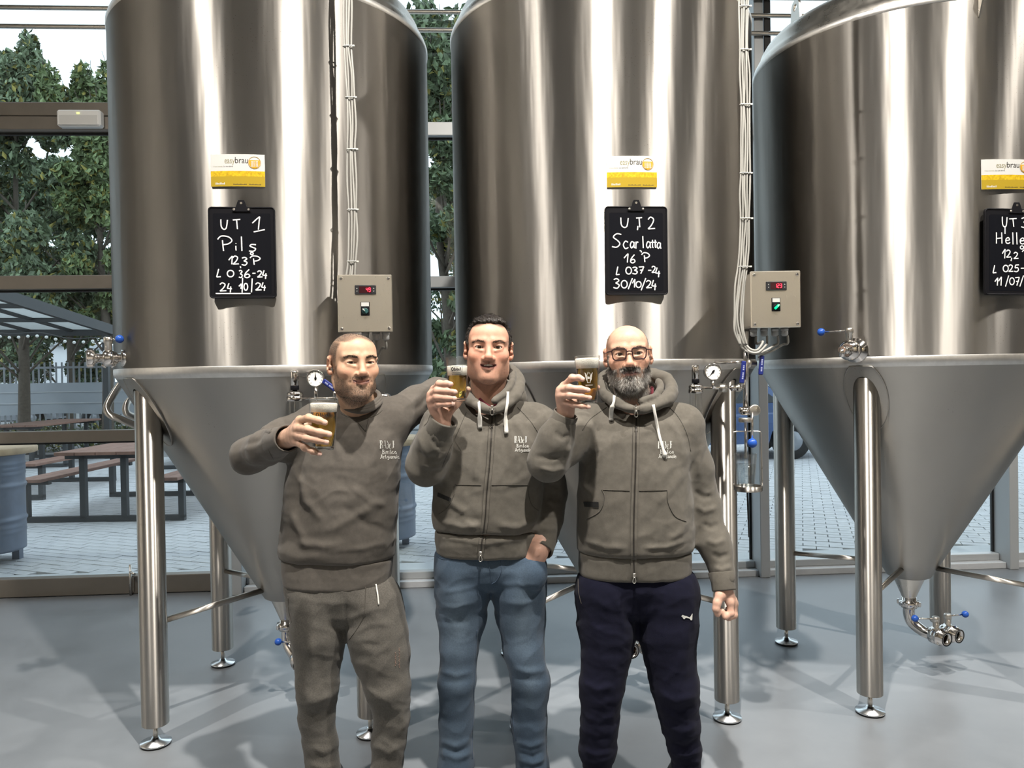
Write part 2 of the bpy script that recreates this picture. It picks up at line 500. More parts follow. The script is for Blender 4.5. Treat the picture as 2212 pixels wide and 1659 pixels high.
# emergency lamp on the transom
c = at(179, 261, 5.30)
el = empty('emergency_lamp', (c[0], WY - 0.13, c[2] - 0.05), 'flat white emergency lamp box on the window transom beside the first tank', 'lamp')
MB().box((c[0] - .145, WY - 0.16, c[2] - .056), (c[0] + .145, WY - 0.091, c[2] + .058), .012).build('housing', M['white'], el)
MB().box((c[0] - .125, WY - 0.163, c[2] - .048), (c[0] + .125, WY - 0.159, c[2] + .018), .004).build('diffuser', mat('lamp_diffuser', (0.62, 0.62, 0.6), 0.35), el)
MB().box((c[0] - .008, WY - 0.164, c[2] + .028), (c[0] + .008, WY - 0.1595, c[2] + .034)).build('indicator', mat('led_yellow', (.5, .5, .05), .4, emit=(0.9, 1.0, 0.15), estr=3), el)

# drop bolt on the glass door's bottom rail
c = at(289, 1262, 5.42)
fb = empty('floor_bolt', (c[0], WY - 0.075, 0.0), 'small steel drop bolt on the bottom rail of the glass door', 'bolt')
MB().cyl((c[0], WY - 0.078, 0.004), (c[0], WY - 0.078, 0.215), 0.009, n=10).build('rod', M['satin'], fb)
MB().cyl((c[0], WY - 0.078, 0.165), (c[0] + 0.045, WY - 0.115, 0.155), 0.009, n=10).build('handle', M['satin'], fb)
MB().box((c[0] - .02, WY - 0.072, 0.02), (c[0] + .02, WY - 0.06, 0.12)).build('bracket', M['frame'], fb)

# ------------------------------------------------------------------ lamps
def spotlight(i, pos, aim, watts, cone):
    p, a = V3(pos), V3(aim); d = (a - p) / np.linalg.norm(a - p)
    t = empty('track_spotlight', p, 'small black track spotlight hanging ' + ['left of the first tank', 'above the three men', 'right of the bald man', 'in front of the right tank', 'behind the photographer left of the middle, added to wash the back wall', 'behind the photographer right of the middle, added to wash the back wall', 'near the left side wall, added to wash it with light', 'near the right side wall, added to wash it with light'][i], 'spotlight', 'track spotlights')
    MB().lathe([(0.03, -.16), (0.06, -.14), (0.066, 0.0), (0.062, 0.004), (0.056, -.02)], p, d, 20).build('housing', M['black'], t)
    MB().cyl(p - d * .1, (p - d * .1) * np.array([1, 1, 0]) + np.array([0, 0, RZ]), 0.012, n=8).build('stem', M['black'], t)
    ld = bpy.data.lights.new('spot_lamp', 'AREA'); ld.shape = 'DISK'; ld.size = 0.11; ld.energy = watts; ld.color = LAMP_COLOR; ld.spread = math.radians(cone)
    lo = bpy.data.objects.new('bulb', ld); COL.objects.link(lo); lo.parent = t
    lo.location = Vector((d * 0.012).tolist())
    lo.rotation_euler = Vector(d.tolist()).to_track_quat('-Z', 'Y').to_euler()
for _i, _l in enumerate(LAMPS): spotlight(_i, *_l)
for _i, (x, y, z, ln, st) in enumerate(TUBES):
    t = empty('added_tube_lamp', (x, y, z), ['leftmost', 'second', 'third', 'rightmost'][_i] + ' of the four long tube lamps added behind the photographer for streaks in the steel', 'lamp', 'added tube lamps')
    MB().box((x - .05, y - ln / 2, z + .03), (x + .05, y + ln / 2, z + .07)).build('housing', M['white'], t)
    MB().box((x - .035, y - ln / 2 + .02, z), (x + .035, y + ln / 2 - .02, z + .03)).build('diffuser', mat('tube_light_%d' % _i, (1, 1, 1), 0.5, emit=(1.0, .93, .80), estr=st), t)
    for yy in (y - ln / 3, y + ln / 3):
        MB().cyl((x, yy, z + .07), (x, yy, RZ), 0.003, n=6).build('wire', M['black'], t)
# ================================================================== fermentation tanks
TX = [-0.86, 0.655, 2.16]; TY = 3.66; TR = 0.70
ZW, ZB, RB = 1.515, 0.475, 0.10
ZSS = [3.035, 3.075, 2.995]; ZS = 3.0      # weld height, shoulder, cone bottom, cone bottom radius
LEG = 0.437; LR = 0.053
def cone_z(r):
    return ZW - (TR - r) / (TR - RB) * (ZW - ZB)
SLOPE = (ZW - ZB) / (TR - RB)

def shared(key, fn, cache={}):
    if key not in cache: cache[key] = fn().mesh(key)
    return cache[key]

def shell_mb():
    return MB().lathe([(TR, ZW + .004), (TR, 2.0), (TR, 2.5), (TR, ZS - .025)], n=128, caps=False)
def dome_mb():
    pr = [(TR + .001, ZS - .012), (TR - .002, ZS + .004), (TR - .012, ZS + .022), (TR - .03, ZS + .045)]
    for i in range(1, 12):
        a = i / 11 * math.pi / 2
        pr.append(((TR - .03) * math.cos(a) ** .85 if i < 11 else 0.001, ZS + .045 + .20 * math.sin(a)))
    return MB().lathe(pr, n=96, caps=False)
def rim_mb():
    return MB().lathe([(TR + .0004, ZS - .034), (TR + .0035, ZS - .031), (TR + .0035, ZS - .012), (TR, ZS - .008)], n=96, caps=False)
def weld_mb():
    return MB().lathe([(TR + .0005, ZW + .028), (TR + .0022, ZW + .024), (TR + .0022, ZW + .004), (TR - .001, ZW - .004), (TR - .012, ZW - .02)], n=128, caps=False)
def cone_mb():
    pr = [(TR - .001, ZW - .002)] + [(TR + (RB - TR) * t, ZW + (ZB - ZW) * t) for t in np.linspace(.02, 1, 14)] + [(RB - .012, ZB - .006), (.001, ZB - .006)]
    return MB().lathe(pr, n=128, caps=False)
def spout_mb():
    return MB().lathe([(.075, ZB - .004), (.036, ZB - .098), (.030, ZB - .118), (.030, ZB - .14)], n=40, caps=False)
def union_mb():
    z = ZB - .15
    m = MB().lathe([(.034, z + .04), (.034, z + .025), (.046, z + .022), (.046, z - .002), (.036, z - .006), (.036, z - .012)], n=32)
    for k in range(4):
        a = math.pi / 4 + k * math.pi / 2
        m.obox((.047 * math.cos(a), .047 * math.sin(a), z + .010), (.008, .007, .0115), (math.cos(a), math.sin(a), 0), (-math.sin(a), math.cos(a), 0), (0, 0, 1), .003)
    return m
def leg_mb(sx, sy):
    lx, ly = sx * LEG, sy * LEG
    r = math.hypot(lx, ly)
    ztop = cone_z(min(r + LR * 0.9, TR)) - .002
    return MB().lathe([(LR - .002, .086), (LR, .088), (LR, .6), (LR, ztop)], (lx, ly, 0), n=40)
def collar_mb(sx, sy):
    lx, ly = sx * LEG, sy * LEG
    nr = np.array([lx, ly, 0]) / math.hypot(lx, ly); nn = nr * SLOPE - np.array([0, 0, 1.0]); nn /= np.linalg.norm(nn)
    vs = []; fs = []; n = 56
    R3 = [LR - .002, LR + .034, LR + .034]
    for j, (rho, off) in enumerate([(R3[0], .0045), (R3[1], .0045), (R3[2] + .001, -.002)]):
        for i in range(n):
            a = 2 * math.pi * i / n
            x, y = lx + rho * math.cos(a), ly + rho * math.sin(a)
            rr = math.hypot(x, y)
            if rr > TR - .006: x, y = x * (TR - .006) / rr, y * (TR - .006) / rr; rr = TR - .006
            vs.append(np.array([x, y, cone_z(rr)]) + nn * off)
    for j in range(2):
        for i in range(n):
            k = (i + 1) % n
            fs.append((j * n + i, j * n + k, (j + 1) * n + k, (j + 1) * n + i))
    m = MB().add(vs, fs)
    return m.tube([vs[n + i] for i in range(n)], .0022, 6, closed=True)
def stem_mb(sx, sy):
    return MB().lathe([(.0105, .016), (.0105, .09)], (sx * LEG, sy * LEG, 0), n=14)
def foot_mb(sx, sy):
    return MB().lathe([(.057, .006), (.061, .009), (.060, .014), (.020, .022), (.014, .032)], (sx * LEG, sy * LEG, 0), n=36)
def pad_mb(sx, sy):
    return MB().lathe([(.056, 0), (.058, .002), (.057, .0065)], (sx * LEG, sy * LEG, 0), n=36)
def spoke_mb(sx, sy):
    u = np.array([sx, sy, 0]) / math.sqrt(2)
    r0 = math.hypot(LEG, LEG) - LR * .9
    a = u * r0 + np.array([0, 0, .50]); b = u * (.125) + np.array([0, 0, .525])
    return MB().cyl(a, b, .0125, n=16)

def ball_valve_sub(part, o, n, up, lever_dir, knob_d, L=.10, body_r=.03, side=None):
    """butterfly valve: o = centre of body, n = pipe axis (towards the open end)"""
    o, n, up, lv = V3(o), V3(n) / np.linalg.norm(n), V3(up) / np.linalg.norm(up), V3(lever_dir) / np.linalg.norm(lever_dir)
    MB().lathe([(.012, body_r - .004), (.014, body_r + .002), (.014, body_r + .03), (.017, body_r + .032), (.017, body_r + .052), (.013, body_r + .056)], o, up, 18).build('valve_neck', M['satin'], part)
    h = o + up * (body_r + .044)
    MB().cyl(h, h + lv * L, .0042, n=10).build('lever_rod', M['chrome'], part)
    MB().sphere(h + lv * (L + .012), .0165, 18).build('lever_knob', M['blueball'], part)

def outlet_valve(tank, base, dirv, leverdir, name_label):
    """two elbows and a butterfly valve under the cone"""
    b = V3(base); d = V3(dirv) / np.linalg.norm(dirv)
    return b + d * .0

TANKS = []
LBL = ['tall brushed steel fermentation tank at the left with a control box on its right side',
       'tall brushed steel fermentation tank in the middle behind the three men',
       'tall brushed steel fermentation tank at the right, partly cut off by the picture edge']
for ti, tx in enumerate(TX):
    ZS = ZSS[ti]
    T = empty('fermentation_tank', (tx, TY, 0), LBL[ti], 'tank', 'row of fermentation tanks')
    TANKS.append(T)
    link_mesh('shell', shared('tank_shell_%d' % ti, shell_mb), M['shell'], T)
    link_mesh('dome', shared('tank_dome_%d' % ti, dome_mb), M['chrome'] if False else M['satin'], T)
    link_mesh('rim_band', shared('tank_rim_%d' % ti, rim_mb), M['rim'], T)
    link_mesh('weld_band', shared('tank_weld', weld_mb), M['rim'], T)
    link_mesh('cone', shared('tank_cone', cone_mb), M['cone'], T)
    link_mesh('spout', shared('tank_spout', spout_mb), M['satin'], T)
    link_mesh('union_nut', shared('tank_union', union_mb), M['chrome'], T)
    for sx in (-1, 1):
        for sy in (-1, 1):
            k = '%d%d' % (sx, sy)
            lg = link_mesh('leg', shared('leg' + k, lambda: leg_mb(sx, sy)), M['legsteel'], T)
            link_mesh('stem', shared('stem' + k, lambda: stem_mb(sx, sy)), M['satin'], lg)
            link_mesh('foot_plate', shared('foot' + k, lambda: foot_mb(sx, sy)), M['footsteel'], lg)
            link_mesh('foot_pad', shared('pad' + k, lambda: pad_mb(sx, sy)), M['rubber'], lg)
            link_mesh('leg_collar', shared('collar' + k, lambda: collar_mb(sx, sy)), M['cone'], T)
            link_mesh('spoke', shared('spoke' + k, lambda: spoke_mb(sx, sy)), M['legsteel'], T)
    # lifting eyes and manway clamp on the dome
    for a in (math.radians(185), math.radians(335)):
        c = np.array([tx + .55 * math.cos(a), TY + .55 * math.sin(a), ZS + .175])
        rd = np.array([math.cos(a), math.sin(a), 0]); tn = np.array([-rd[1], rd[0], 0])
        m = MB(); n = 16; vs = []; fs = []
        outl = [(-.045, -.03), (.045, -.03)] + [(.036 * math.cos(t), .055 + .036 * math.sin(t)) for t in np.linspace(0, math.pi, 13)]
        hole = [(.017 * math.cos(t), .055 + .017 * math.sin(t)) for t in np.linspace(-math.pi / 2 - 1.2, -math.pi / 2 - 1.2 + 2 * math.pi, 15, endpoint=False)]
        n = 15
        for th in (0, .012):
            for p in outl: vs.append(c + tn * p[0] + np.array([0, 0, p[1]]) + rd * th)
            for p in hole: vs.append(c + tn * p[0] + np.array([0, 0, p[1]]) + rd * th)
        for i in range(n):
            j = (i + 1) % n
            fs += [(i, j, n + j, n + i), (2 * n + j, 2 * n + i, 3 * n + i, 3 * n + j), (i, 2 * n + i, 2 * n + j, j), (n + j, 3 * n + j, 3 * n + i, n + i)]
        m.add(vs, fs); m.build('lifting_eye', M['satin'], T)
    a = math.radians(262)
    c = np.array([tx + (TR + .006) * math.cos(a), TY + (TR + .006) * math.sin(a), ZS - .06])
    rd = np.array([math.cos(a), math.sin(a), 0]); tn = np.array([-rd[1], rd[0], 0])
    MB().prism([(-.004, -.05), (.05, .05), (-.004, .09)], c, rd, (0, 0, 1), tn, .006).build('bracket_plate', M['satin'], T)
    # bottom elbow with two butterfly valves
    zb = ZB - .162
    el = smooth_path([(tx, TY, zb), (tx, TY, zb - .035), (tx + .012, TY - .012, zb - .075), (tx + .045, TY - .05, zb - .105), (tx + .075, TY - .085, zb - .112)], 5)
    MB().tube(el, .027, 20).build('outlet_elbow', M['chrome'], T)
    for vi, (off, kd) in enumerate([((.095, -.115), -1), ((.178, -.080), 1)]):
        o = np.array([tx + off[0] - .015, TY + off[1], zb - .108])
        ax = np.array([.30, -.95, -.05]) if vi == 0 else np.array([.35, -.93, -.05]); ax /= np.linalg.norm(ax)
        part = MB().lathe([(.028, -.05), (.028, -.034), (.042, -.032), (.042, -.004), (.040, 0), (.042, .004), (.042, .012), (.034, .016), (.033, .042), (.028, .043), (.024, .043), (.021, .020), (.021, -.01)], o, ax, 32, caps=False).build('butterfly_valve', M['chrome'], T)
        MB().lathe([(.0275, .0435), (.033, .0445), (.033, .0425)], o, ax, 32, caps=False).build('seal_ring', M['rubber'], part)
        MB().lathe([(.0225, -.012), (.001, -.012)], o, ax, 28, caps=False).build('valve_disc', mat('valve_disc_%d%d' % (ti, vi), (.20, .07, .04), .4), part)
        for k in range(4):
            an = math.pi / 4 + k * math.pi / 2
            x_, y_, z_ = frame(ax)
            q = o + (x_ * math.cos(an) + y_ * math.sin(an)) * .038 + ax * .012
            MB().cyl(q, q + ax * .005, .0042, n=8).build('bolt', M['satin'], part)
        ball_valve_sub(part, o - ax * .018, ax, (0, 0, 1), (kd, .12, .02), None, .085, .034)
    MB().tube(smooth_path([(tx + .06, TY - .07, zb - .112), (tx + .11, TY - .06, zb - .11), (tx + .165, TY - .05, zb - .108)], 4), .024, 16).build('outlet_cross_pipe', M['chrome'], T)

# side valve of the first and second tank (pipe leaves the shell towards the left)
def side_valve_left(T, ti, px_in, py_in, cx, sc=1.0):
    tx = TX[ti]
    ang = math.radians(222); a2 = math.radians(206)
    r0 = np.array([math.cos(ang), math.sin(ang), 0]); rd = np.array([math.cos(a2), math.sin(a2), 0])
    base = np.array([tx, TY, 1.585]) + r0 * TR - rd * .02
    MB().lathe([(.034, 0), (.034, .026), (.019, .028), (.019, .045)], base, rd, 28).build('side_port', M['chrome'], T)
    o = base + rd * .072
    part = MB().lathe([(.019, -.032), (.025, -.030), (.025, -.020), (.030, -.018), (.034, -.012), (.034, .012), (.030, .018), (.019, .022), (.019, .036)], o, rd, 30).build('butterfly_valve', M['chrome'], T)
    e = o + rd * .034
    MB().lathe([(.019, 0), (.022, .012), (.033, .015), (.036, .020), (.036, .042), (.033, .044), (.028, .042), (.020, .018), (.010, .016)], e, rd, 30, caps=False).build('hose_coupling', M['chrome'], part)
    for k in range(6):
        an = k * math.pi / 3; x_, y_, _z = frame(rd)
        MB().obox(e + rd * .030 + (x_ * math.cos(an) + y_ * math.sin(an)) * .037, (.005, .007, .010), x_ * math.cos(an) + y_ * math.sin(an), -x_ * math.sin(an) + y_ * math.cos(an), rd, .002).build('coupling_lug', M['chrome'], part)
    for k in (-1, 1):
        MB().cyl(o + np.array([0, 0, -.034]) + rd * .008 * k, o + np.array([0, 0, -.026]) + rd * .024 * k, .007, n=10).build('clamp_bolt', M['chrome'], part)
    ball_valve_sub(part, o, rd, (0, 0, 1), (.96, -.28, .03), None, .042, .030)
side_valve_left(TANKS[0], 0, 285, 770, 0)
side_valve_left(TANKS[1], 1, 0, 0, 0)
# side valve of the third tank: looks at the camera, lever to the left
def side_valve_front():
    T = TANKS[2]; tx = TX[2]
    hit = ray_cyl(1848, 757, tx, TY, TR)
    rd = np.array([hit[0] - tx, hit[1] - TY, 0]); rd /= np.linalg.norm(rd)
    b = np.array([tx, TY, hit[2]]) + rd * TR
    MB().lathe([(.052, -.01), (.052, .004), (.030, .006), (.027, .035), (.034, .037), (.034, .05)], b, rd, 32).build('side_port', M['chrome'], T)
    o = b + rd * .07
    part = MB().lathe([(.034, -.02), (.042, -.016), (.042, .012), (.036, .016), (.030, .026), (.026, .028)], o, rd, 30).build('butterfly_valve', M['chrome'], T)
    MB().lathe([(.016, .026), (.016, .045), (.011, .047), (.010, .075), (.015, .077), (.015, .09)], o, rd, 20).build('sample_spigot', M['chrome'], part)
    e = o + rd * .085
    MB().cyl(e + np.array([0, 0, .006]), e + np.array([0, 0, -.028]), .0105, n=16).build('spout_tip', M['chrome'], part)
    tn = np.array([-rd[1], rd[0], 0])
    ball_valve_sub(part, o, rd, (0, 0, 1), -tn if (-tn)[0] < 0 else tn, None, .105, .038)
side_valve_front()
# bent cooling pipes behind the left front leg of the first tank
def bent_pipe(pts, r, T):
    MB().tube(smooth_path(pts, 6), r, 16).build('cooling_pipe', M['legsteel'], T)
bent_pipe([at(262, 826, 3.55), at(243, 855, 3.45), at(231, 880, 3.40), at(238, 896, 3.38), at(262, 906, 3.40), at(330, 934, 3.52)], .0165, TANKS[0])
bent_pipe([at(285, 860, 3.95), at(274, 872, 3.90), at(272, 888, 3.88), at(283, 898, 3.90), at(320, 908, 3.98)], .017, TANKS[0])
# ================================================================== stroke lettering
def _ell(cx, cy, rx, ry, n=14):
    return [(cx + rx * math.cos(2 * math.pi * i / n + 1.6), cy + ry * math.sin(2 * math.pi * i / n + 1.6)) for i in range(n + 1)]
GL = {
 'U': [[(0, 1), (.06, .3), (.38, 0), (.78, .12), (.95, .95)]], 'T': [[(0, .95), (1, 1)], [(.5, .97), (.62, 0)]],
 '1': [[(0, .5), (.45, .8), (.8, 1)], [(.8, 1), (.72, .5), (.66, 0)]], 'P': [[(.34, .72), (.38, .3), (.42, 0)], [(0, .78), (.25, 1), (.75, .95), (1, .7), (.75, .48), (.38, .42)]],
 'i': [[(.4, .62), (.5, 0)], [(.42, .92), (.46, .98)]], 'l': [[(.4, 1), (.6, 0)]], 's': [[(1, .95), (.4, 1), (.12, .78), (.5, .58), (.95, .38), (.65, .03), (0, .06)]],
 '2': [[(0, .8), (.35, 1), (.8, .8), (.5, .35), (0, .02)], [(0, .02), (1, .06)]], '3': [[(.05, .9), (.5, 1), (.85, .8), (.35, .55)], [(.35, .55), (.9, .35), (.6, .02), (0, .1)]],
 '6': [[(.8, 1), (.25, .55), (.1, .15), (.5, 0), (.9, .2), (.6, .45), (.15, .3)]], '4': [[(.35, 1), (0, .35)], [(0, .35), (1, .3)], [(.75, .6), (.65, -.15)]],
 '0': [_ell(.5, .5, .5, .5)], 'L': [[(.45, 1), (0, .03)], [(0, .03), (.9, .08)]], '-': [[(0, .5), (1, .52)]], '/': [[(1, 1.1), (0, -.15)]], '|': [[(.6, 1.15), (.4, -.2)]],
 'S': [[(1, .95), (.5, 1), (.15, .75), (.6, .5), (.85, .25), (.5, 0), (0, .05)]], 'c': [[(.9, .85), (.4, 1), (.05, .5), (.4, 0), (.95, .15)]],
 'a': [[(.85, .85), (.35, 1), (.05, .45), (.35, .02), (.85, .5)], [(.85, .97), (.85, .3), (1, 0)]], 'r': [[(.2, 1), (.25, 0)], [(.24, .55), (.55, .95), (.98, .88)]],
 't': [[(.5, 1), (.5, .15), (.8, 0)], [(.05, .68), (.95, .7)]], '7': [[(0, .95), (.9, 1)], [(.9, 1), (.35, 0)], [(.2, .5), (.8, .52)]],
 'H': [[(.1, 1), (.1, 0)], [(.85, 1), (.9, 0)], [(.1, .45), (.88, .5)]], 'e': [[(.1, .5), (.85, .6), (.6, 1), (.1, .7), (.15, .15), (.6, 0), (1, .2)]],
 '5': [[(1, 1), (.3, .97)], [(.3, .97), (.2, .55), (.7, .6), (.9, .25), (.5, 0), (0, .08)]], 'o': [_ell(.5, .5, .5, .5)], ',': [[(.6, 1), (.3, 0)]],
 'B': [[(.18, 1), (.18, 0)], [(0, 1), (.6, 1), (.82, .8), (.6, .55), (.18, .52)], [(.6, .55), (.98, .3), (.7, 0), (0, 0)], [(.38, .95), (.38, .05)]],
 'A': [[(0, .02), (.3, .3), (.48, 1)], [(.3, .98), (.7, .98)], [(.55, 1), (.8, .2), (1, 0)], [(.22, .42), (.75, .42)]],
 'd': [[(.15, 1), (.7, .62), (.75, .2), (.42, 0), (.08, .25), (.2, .5), (.65, .5)]],
 'F': [[(.05, .88), (.35, 1), (1, .96)], [(.42, 1), (.42, .12), (.05, 0)], [(.42, .5), (.9, .56)], [(.62, .97), (.62, .1)]],
 'f': [[(.95, .95), (.6, 1), (.42, .8), (.42, 0)], [(.1, .65), (.85, .65)], [(.2, 0), (.7, 0)]],
 'g': [[(.85, .95), (.3, 1), (.05, .6), (.4, .3), (.85, .5)], [(.85, .98), (.85, -.1), (.5, -.35), (.1, -.22)]],
 'n': [[(.15, 1), (.15, 0)], [(.15, .7), (.5, 1), (.85, .75), (.85, 0)]],
 'b': [[(.15, 1.4), (.15, 0)], [(.15, .7), (.55, 1), (.95, .5), (.55, 0), (.15, .2)]], 'u': [[(.12, 1), (.14, .25), (.45, 0), (.85, .3)], [(.85, 1), (.88, 0)]],
 'y': [[(.05, 1), (.5, .1)], [(.95, 1), (.5, .1), (.15, -.4)]],
}
def ribbon(mb, P, nrm, w, nib=None):
    """flat ink stroke along the 3-D points"""
    P = [V3(p) for p in P]; n = len(P); vs = []; fs = []
    for i in range(n):
        t = P[min(i + 1, n - 1)] - P[max(i - 1, 0)]
        s_ = np.cross(nrm, t); L = np.linalg.norm(s_)
        s_ = (s_ / L if L > 1e-9 else V3((1, 0, 0))) * w / 2
        if nib is not None: s_ = V3(nib) * w / 2 + s_ * 0.35
        vs += [P[i] - s_, P[i] + s_]
    for i in range(n - 1): fs.append((2 * i, 2 * i + 1, 2 * i + 3, 2 * i + 2))
    mb.add(vs, fs)
def glyph_pts(ch):
    for st in GL[ch]:
        if len(st) > 2: st = [(p[0], p[1]) for p in smooth_path([(a, b, 0) for a, b in st], 4)]
        yield st
def write_px(mb, items, plane, nrm, w, proj=None):
    """items: (char, x0, y0(top), x1, y1(bottom)) in photograph pixels, projected on the plane"""
    for (ch, x0, y0, x1, y1) in items:
        for st in glyph_pts(ch):
            ribbon(mb, [ (proj or (lambda a, b: ray_plane(a, b, plane, nrm)))(x0 + (x1 - x0) * a, y1 + (y0 - y1) * b) for a, b in st], nrm, w)

# ================================================================== clipboards on the tanks
def clipboard(ti, corners, label, items, clip_px, extra=None, w=.0043):
    tx = TX[ti]
    cx = sum(c[0] for c in corners) / 4; cy = sum(c[1] for c in corners) / 4
    hit = ray_cyl(cx, cy, tx, TY, TR + .014)
    n = V3((hit[0] - tx, hit[1] - TY, 0)); n /= np.linalg.norm(n)
    Q = [ray_plane(x, y, hit, n) for x, y in corners]          # TL TR BR BL
    ctr = sum(Q) / 4
    ax = (Q[1] - Q[0] + Q[2] - Q[3]) / 2; wd = np.linalg.norm(ax); ax /= wd
    ay = np.cross(n, ax); hd = np.linalg.norm((Q[0] - Q[3] + Q[1] - Q[2]) / 2)
    if ay[2] < 0: ay = -ay
    base = ctr - ay * hd / 2
    t = empty('clipboard', base, label, 'clipboard', 'black clipboards on the tanks')
    def rr(wd, hd, r):
        o = []
        for (sx, sy, a0) in ((1, 1, 0), (-1, 1, 90), (-1, -1, 180), (1, -1, 270)):
            for k in range(5):
                a = math.radians(a0 + k * 22.5)
                o.append((sx * (wd / 2 - r) + r * math.cos(a), sy * (hd / 2 - r) + r * math.sin(a)))
        return o
    MB().prism(rr(wd, hd, .012), ctr - n * .012, ax, ay, n, .010).build('board', M['black'], t)
    MB().prism(rr(wd * .86, hd * .885, .006), ctr - n * .0025 - ay * hd * .012, ax, ay, n, .0012).build('writing_sheet', M['slate'], t)
    # frame lip
    lip = [ctr + ax * a + ay * b - n * .002 for a, b in rr(wd * .985, hd * .988, .011)]
    MB().tube(lip, .003, 6, closed=True).build('board_edge', M['black'], t)
    # clip with hanging hole
    cc = ctr + ay * hd * .485
    m = MB(); ol = [(-.033, -.012), (.033, -.012), (.020, .004), (.014, .022), (.010, .030), (-.010, .030), (-.014, .022), (-.020, .004)]
    m.prism(ol, cc - n * .002, ax, ay, n, .005)
    clip = m.build('clip', M['black'], t)
    MB().lathe([(.0045, 0), (.0045, .0008)], cc + ay * .019 + n * .0032, n, 12).build('hanging_hole', M['satin'], clip)
    for k in (-1, 1):
        MB().lathe([(.0052, 0), (.0048, .002), (.002, .003)], cc + ax * .0265 * k - ay * .005 + n * .003, n, 12).build('rivet', M['chrome'], clip)
    ink = MB()
    write_px(ink, items, ctr + n * .0004, n, w)
    if extra:
        for st in extra: ribbon(ink, [ray_plane(x, y, ctr + n * .0004, n) for x, y in st], n, w)
    ink.build('handwriting', M['chalk'], t)['kind'] = 'stuff'
    return t
b1 = [('U', 477, 474, 492, 495), ('T', 503, 474, 519, 495), ('1', 545, 468, 565, 496),
      ('P', 470, 510, 501, 542), ('i', 507, 525, 513, 541), ('l', 519, 511, 525, 542), ('s', 538, 528, 553, 543),
      ('1', 494, 553, 504, 571), ('2', 503, 553, 516, 571), ('3', 522, 556, 535, 573), ('P', 540, 553, 562, 572), ('o', 541, 545, 547, 550),
      ('L', 468, 581, 478, 599), ('0', 491, 584, 505, 598), ('3', 516, 584, 524, 600), ('6', 527, 582, 541, 600), ('-', 545, 588, 552, 593), ('2', 556, 585, 567, 599), ('4', 567, 584, 577, 600),
      ('2', 475, 611, 489, 629), ('4', 491, 612, 501, 629), ('1', 516, 613, 523, 624), ('0', 527, 612, 535, 627), ('|', 540, 605, 548, 627), ('2', 552, 611, 565, 627), ('4', 565, 610, 574, 626)]
clipboard(0, [(449, 447), (592, 447), (598, 644), (453, 644)], 'black clipboard reading UT 1 Pils on the left tank', b1, None,
          [[(548, 501), (572, 496)], [(519, 575), (520, 579)], [(466, 634), (541, 634)], [(524, 600), (523, 632)]])
b2 = [('U', 1341, 470, 1358, 491), ('T', 1374, 470, 1387, 491), ('2', 1400, 469, 1415, 495),
      ('S', 1322, 505, 1342, 534), ('c', 1346, 521, 1358, 537), ('a', 1361, 522, 1371, 536), ('r', 1372, 522, 1379, 537), ('l', 1386, 510, 1392, 536), ('a', 1396, 522, 1406, 536), ('t', 1406, 518, 1413, 535), ('t', 1412, 518, 1419, 535), ('a', 1419, 524, 1428, 537),
      ('1', 1348, 548, 1359, 567), ('6', 1361, 550, 1373, 568), ('P', 1386, 546, 1403, 566),
      ('L', 1331, 576, 1339, 594), ('0', 1352, 577, 1364, 592), ('3', 1366, 577, 1378, 592), ('7', 1380, 576, 1392, 591), ('-', 1400, 582, 1407, 586), ('2', 1408, 575, 1417, 589), ('4', 1416, 578, 1426, 596),
      ('3', 1325, 602, 1339, 623), ('0', 1342, 606, 1355, 622), ('/', 1357, 603, 1366, 622), ('1', 1366, 603, 1373, 621), ('0', 1374, 608, 1385, 621), ('/', 1385, 603, 1395, 624), ('2', 1396, 606, 1408, 622), ('4', 1408, 605, 1418, 624)]
clipboard(1, [(1308, 446), (1443, 446), (1441, 637), (1307, 637)], 'black clipboard reading UT 2 Scarlatta on the middle tank', b2, None, [[(1378, 488), (1377, 497)], [(1382, 541), (1386, 543), (1385, 545)]])
b3 = [('U', 2165, 468, 2176, 490), ('T', 2180, 472, 2196, 490), ('3', 2206, 470, 2221, 492), ('H', 2151, 502, 2166, 526), ('e', 2172, 513, 2182, 526), ('l', 2186, 502, 2190, 528), ('l', 2194, 502, 2199, 528), ('e', 2203, 514, 2214, 527), ('s', 2218, 512, 2230, 527),
      ('1', 2165, 538, 2173, 558), ('2', 2174, 540, 2184, 556), (',', 2182, 557, 2188, 564), ('2', 2190, 545, 2200, 559), ('o', 2204, 531, 2211, 538), ('P', 2208, 540, 2225, 558),
      ('L', 2145, 573, 2153, 590), ('0', 2167, 573, 2178, 587), ('2', 2179, 572, 2189, 587), ('5', 2191, 572, 2201, 587), ('-', 2205, 577, 2212, 582),
      ('1', 2149, 600, 2157, 617), ('1', 2157, 598, 2165, 617), ('/', 2172, 597, 2179, 616), ('0', 2181, 600, 2191, 615), ('7', 2193, 599, 2203, 617), ('/', 2203, 597, 2211, 616), ('2', 2213, 600, 2223, 615), ('4', 2224, 600, 2233, 617)]
clipboard(2, [(2129, 450), (2262, 452), (2262, 638), (2128, 636)], 'black clipboard reading UT Helle at the right picture edge on the right tank', b3, None, [[(2171, 488), (2171, 505)]])

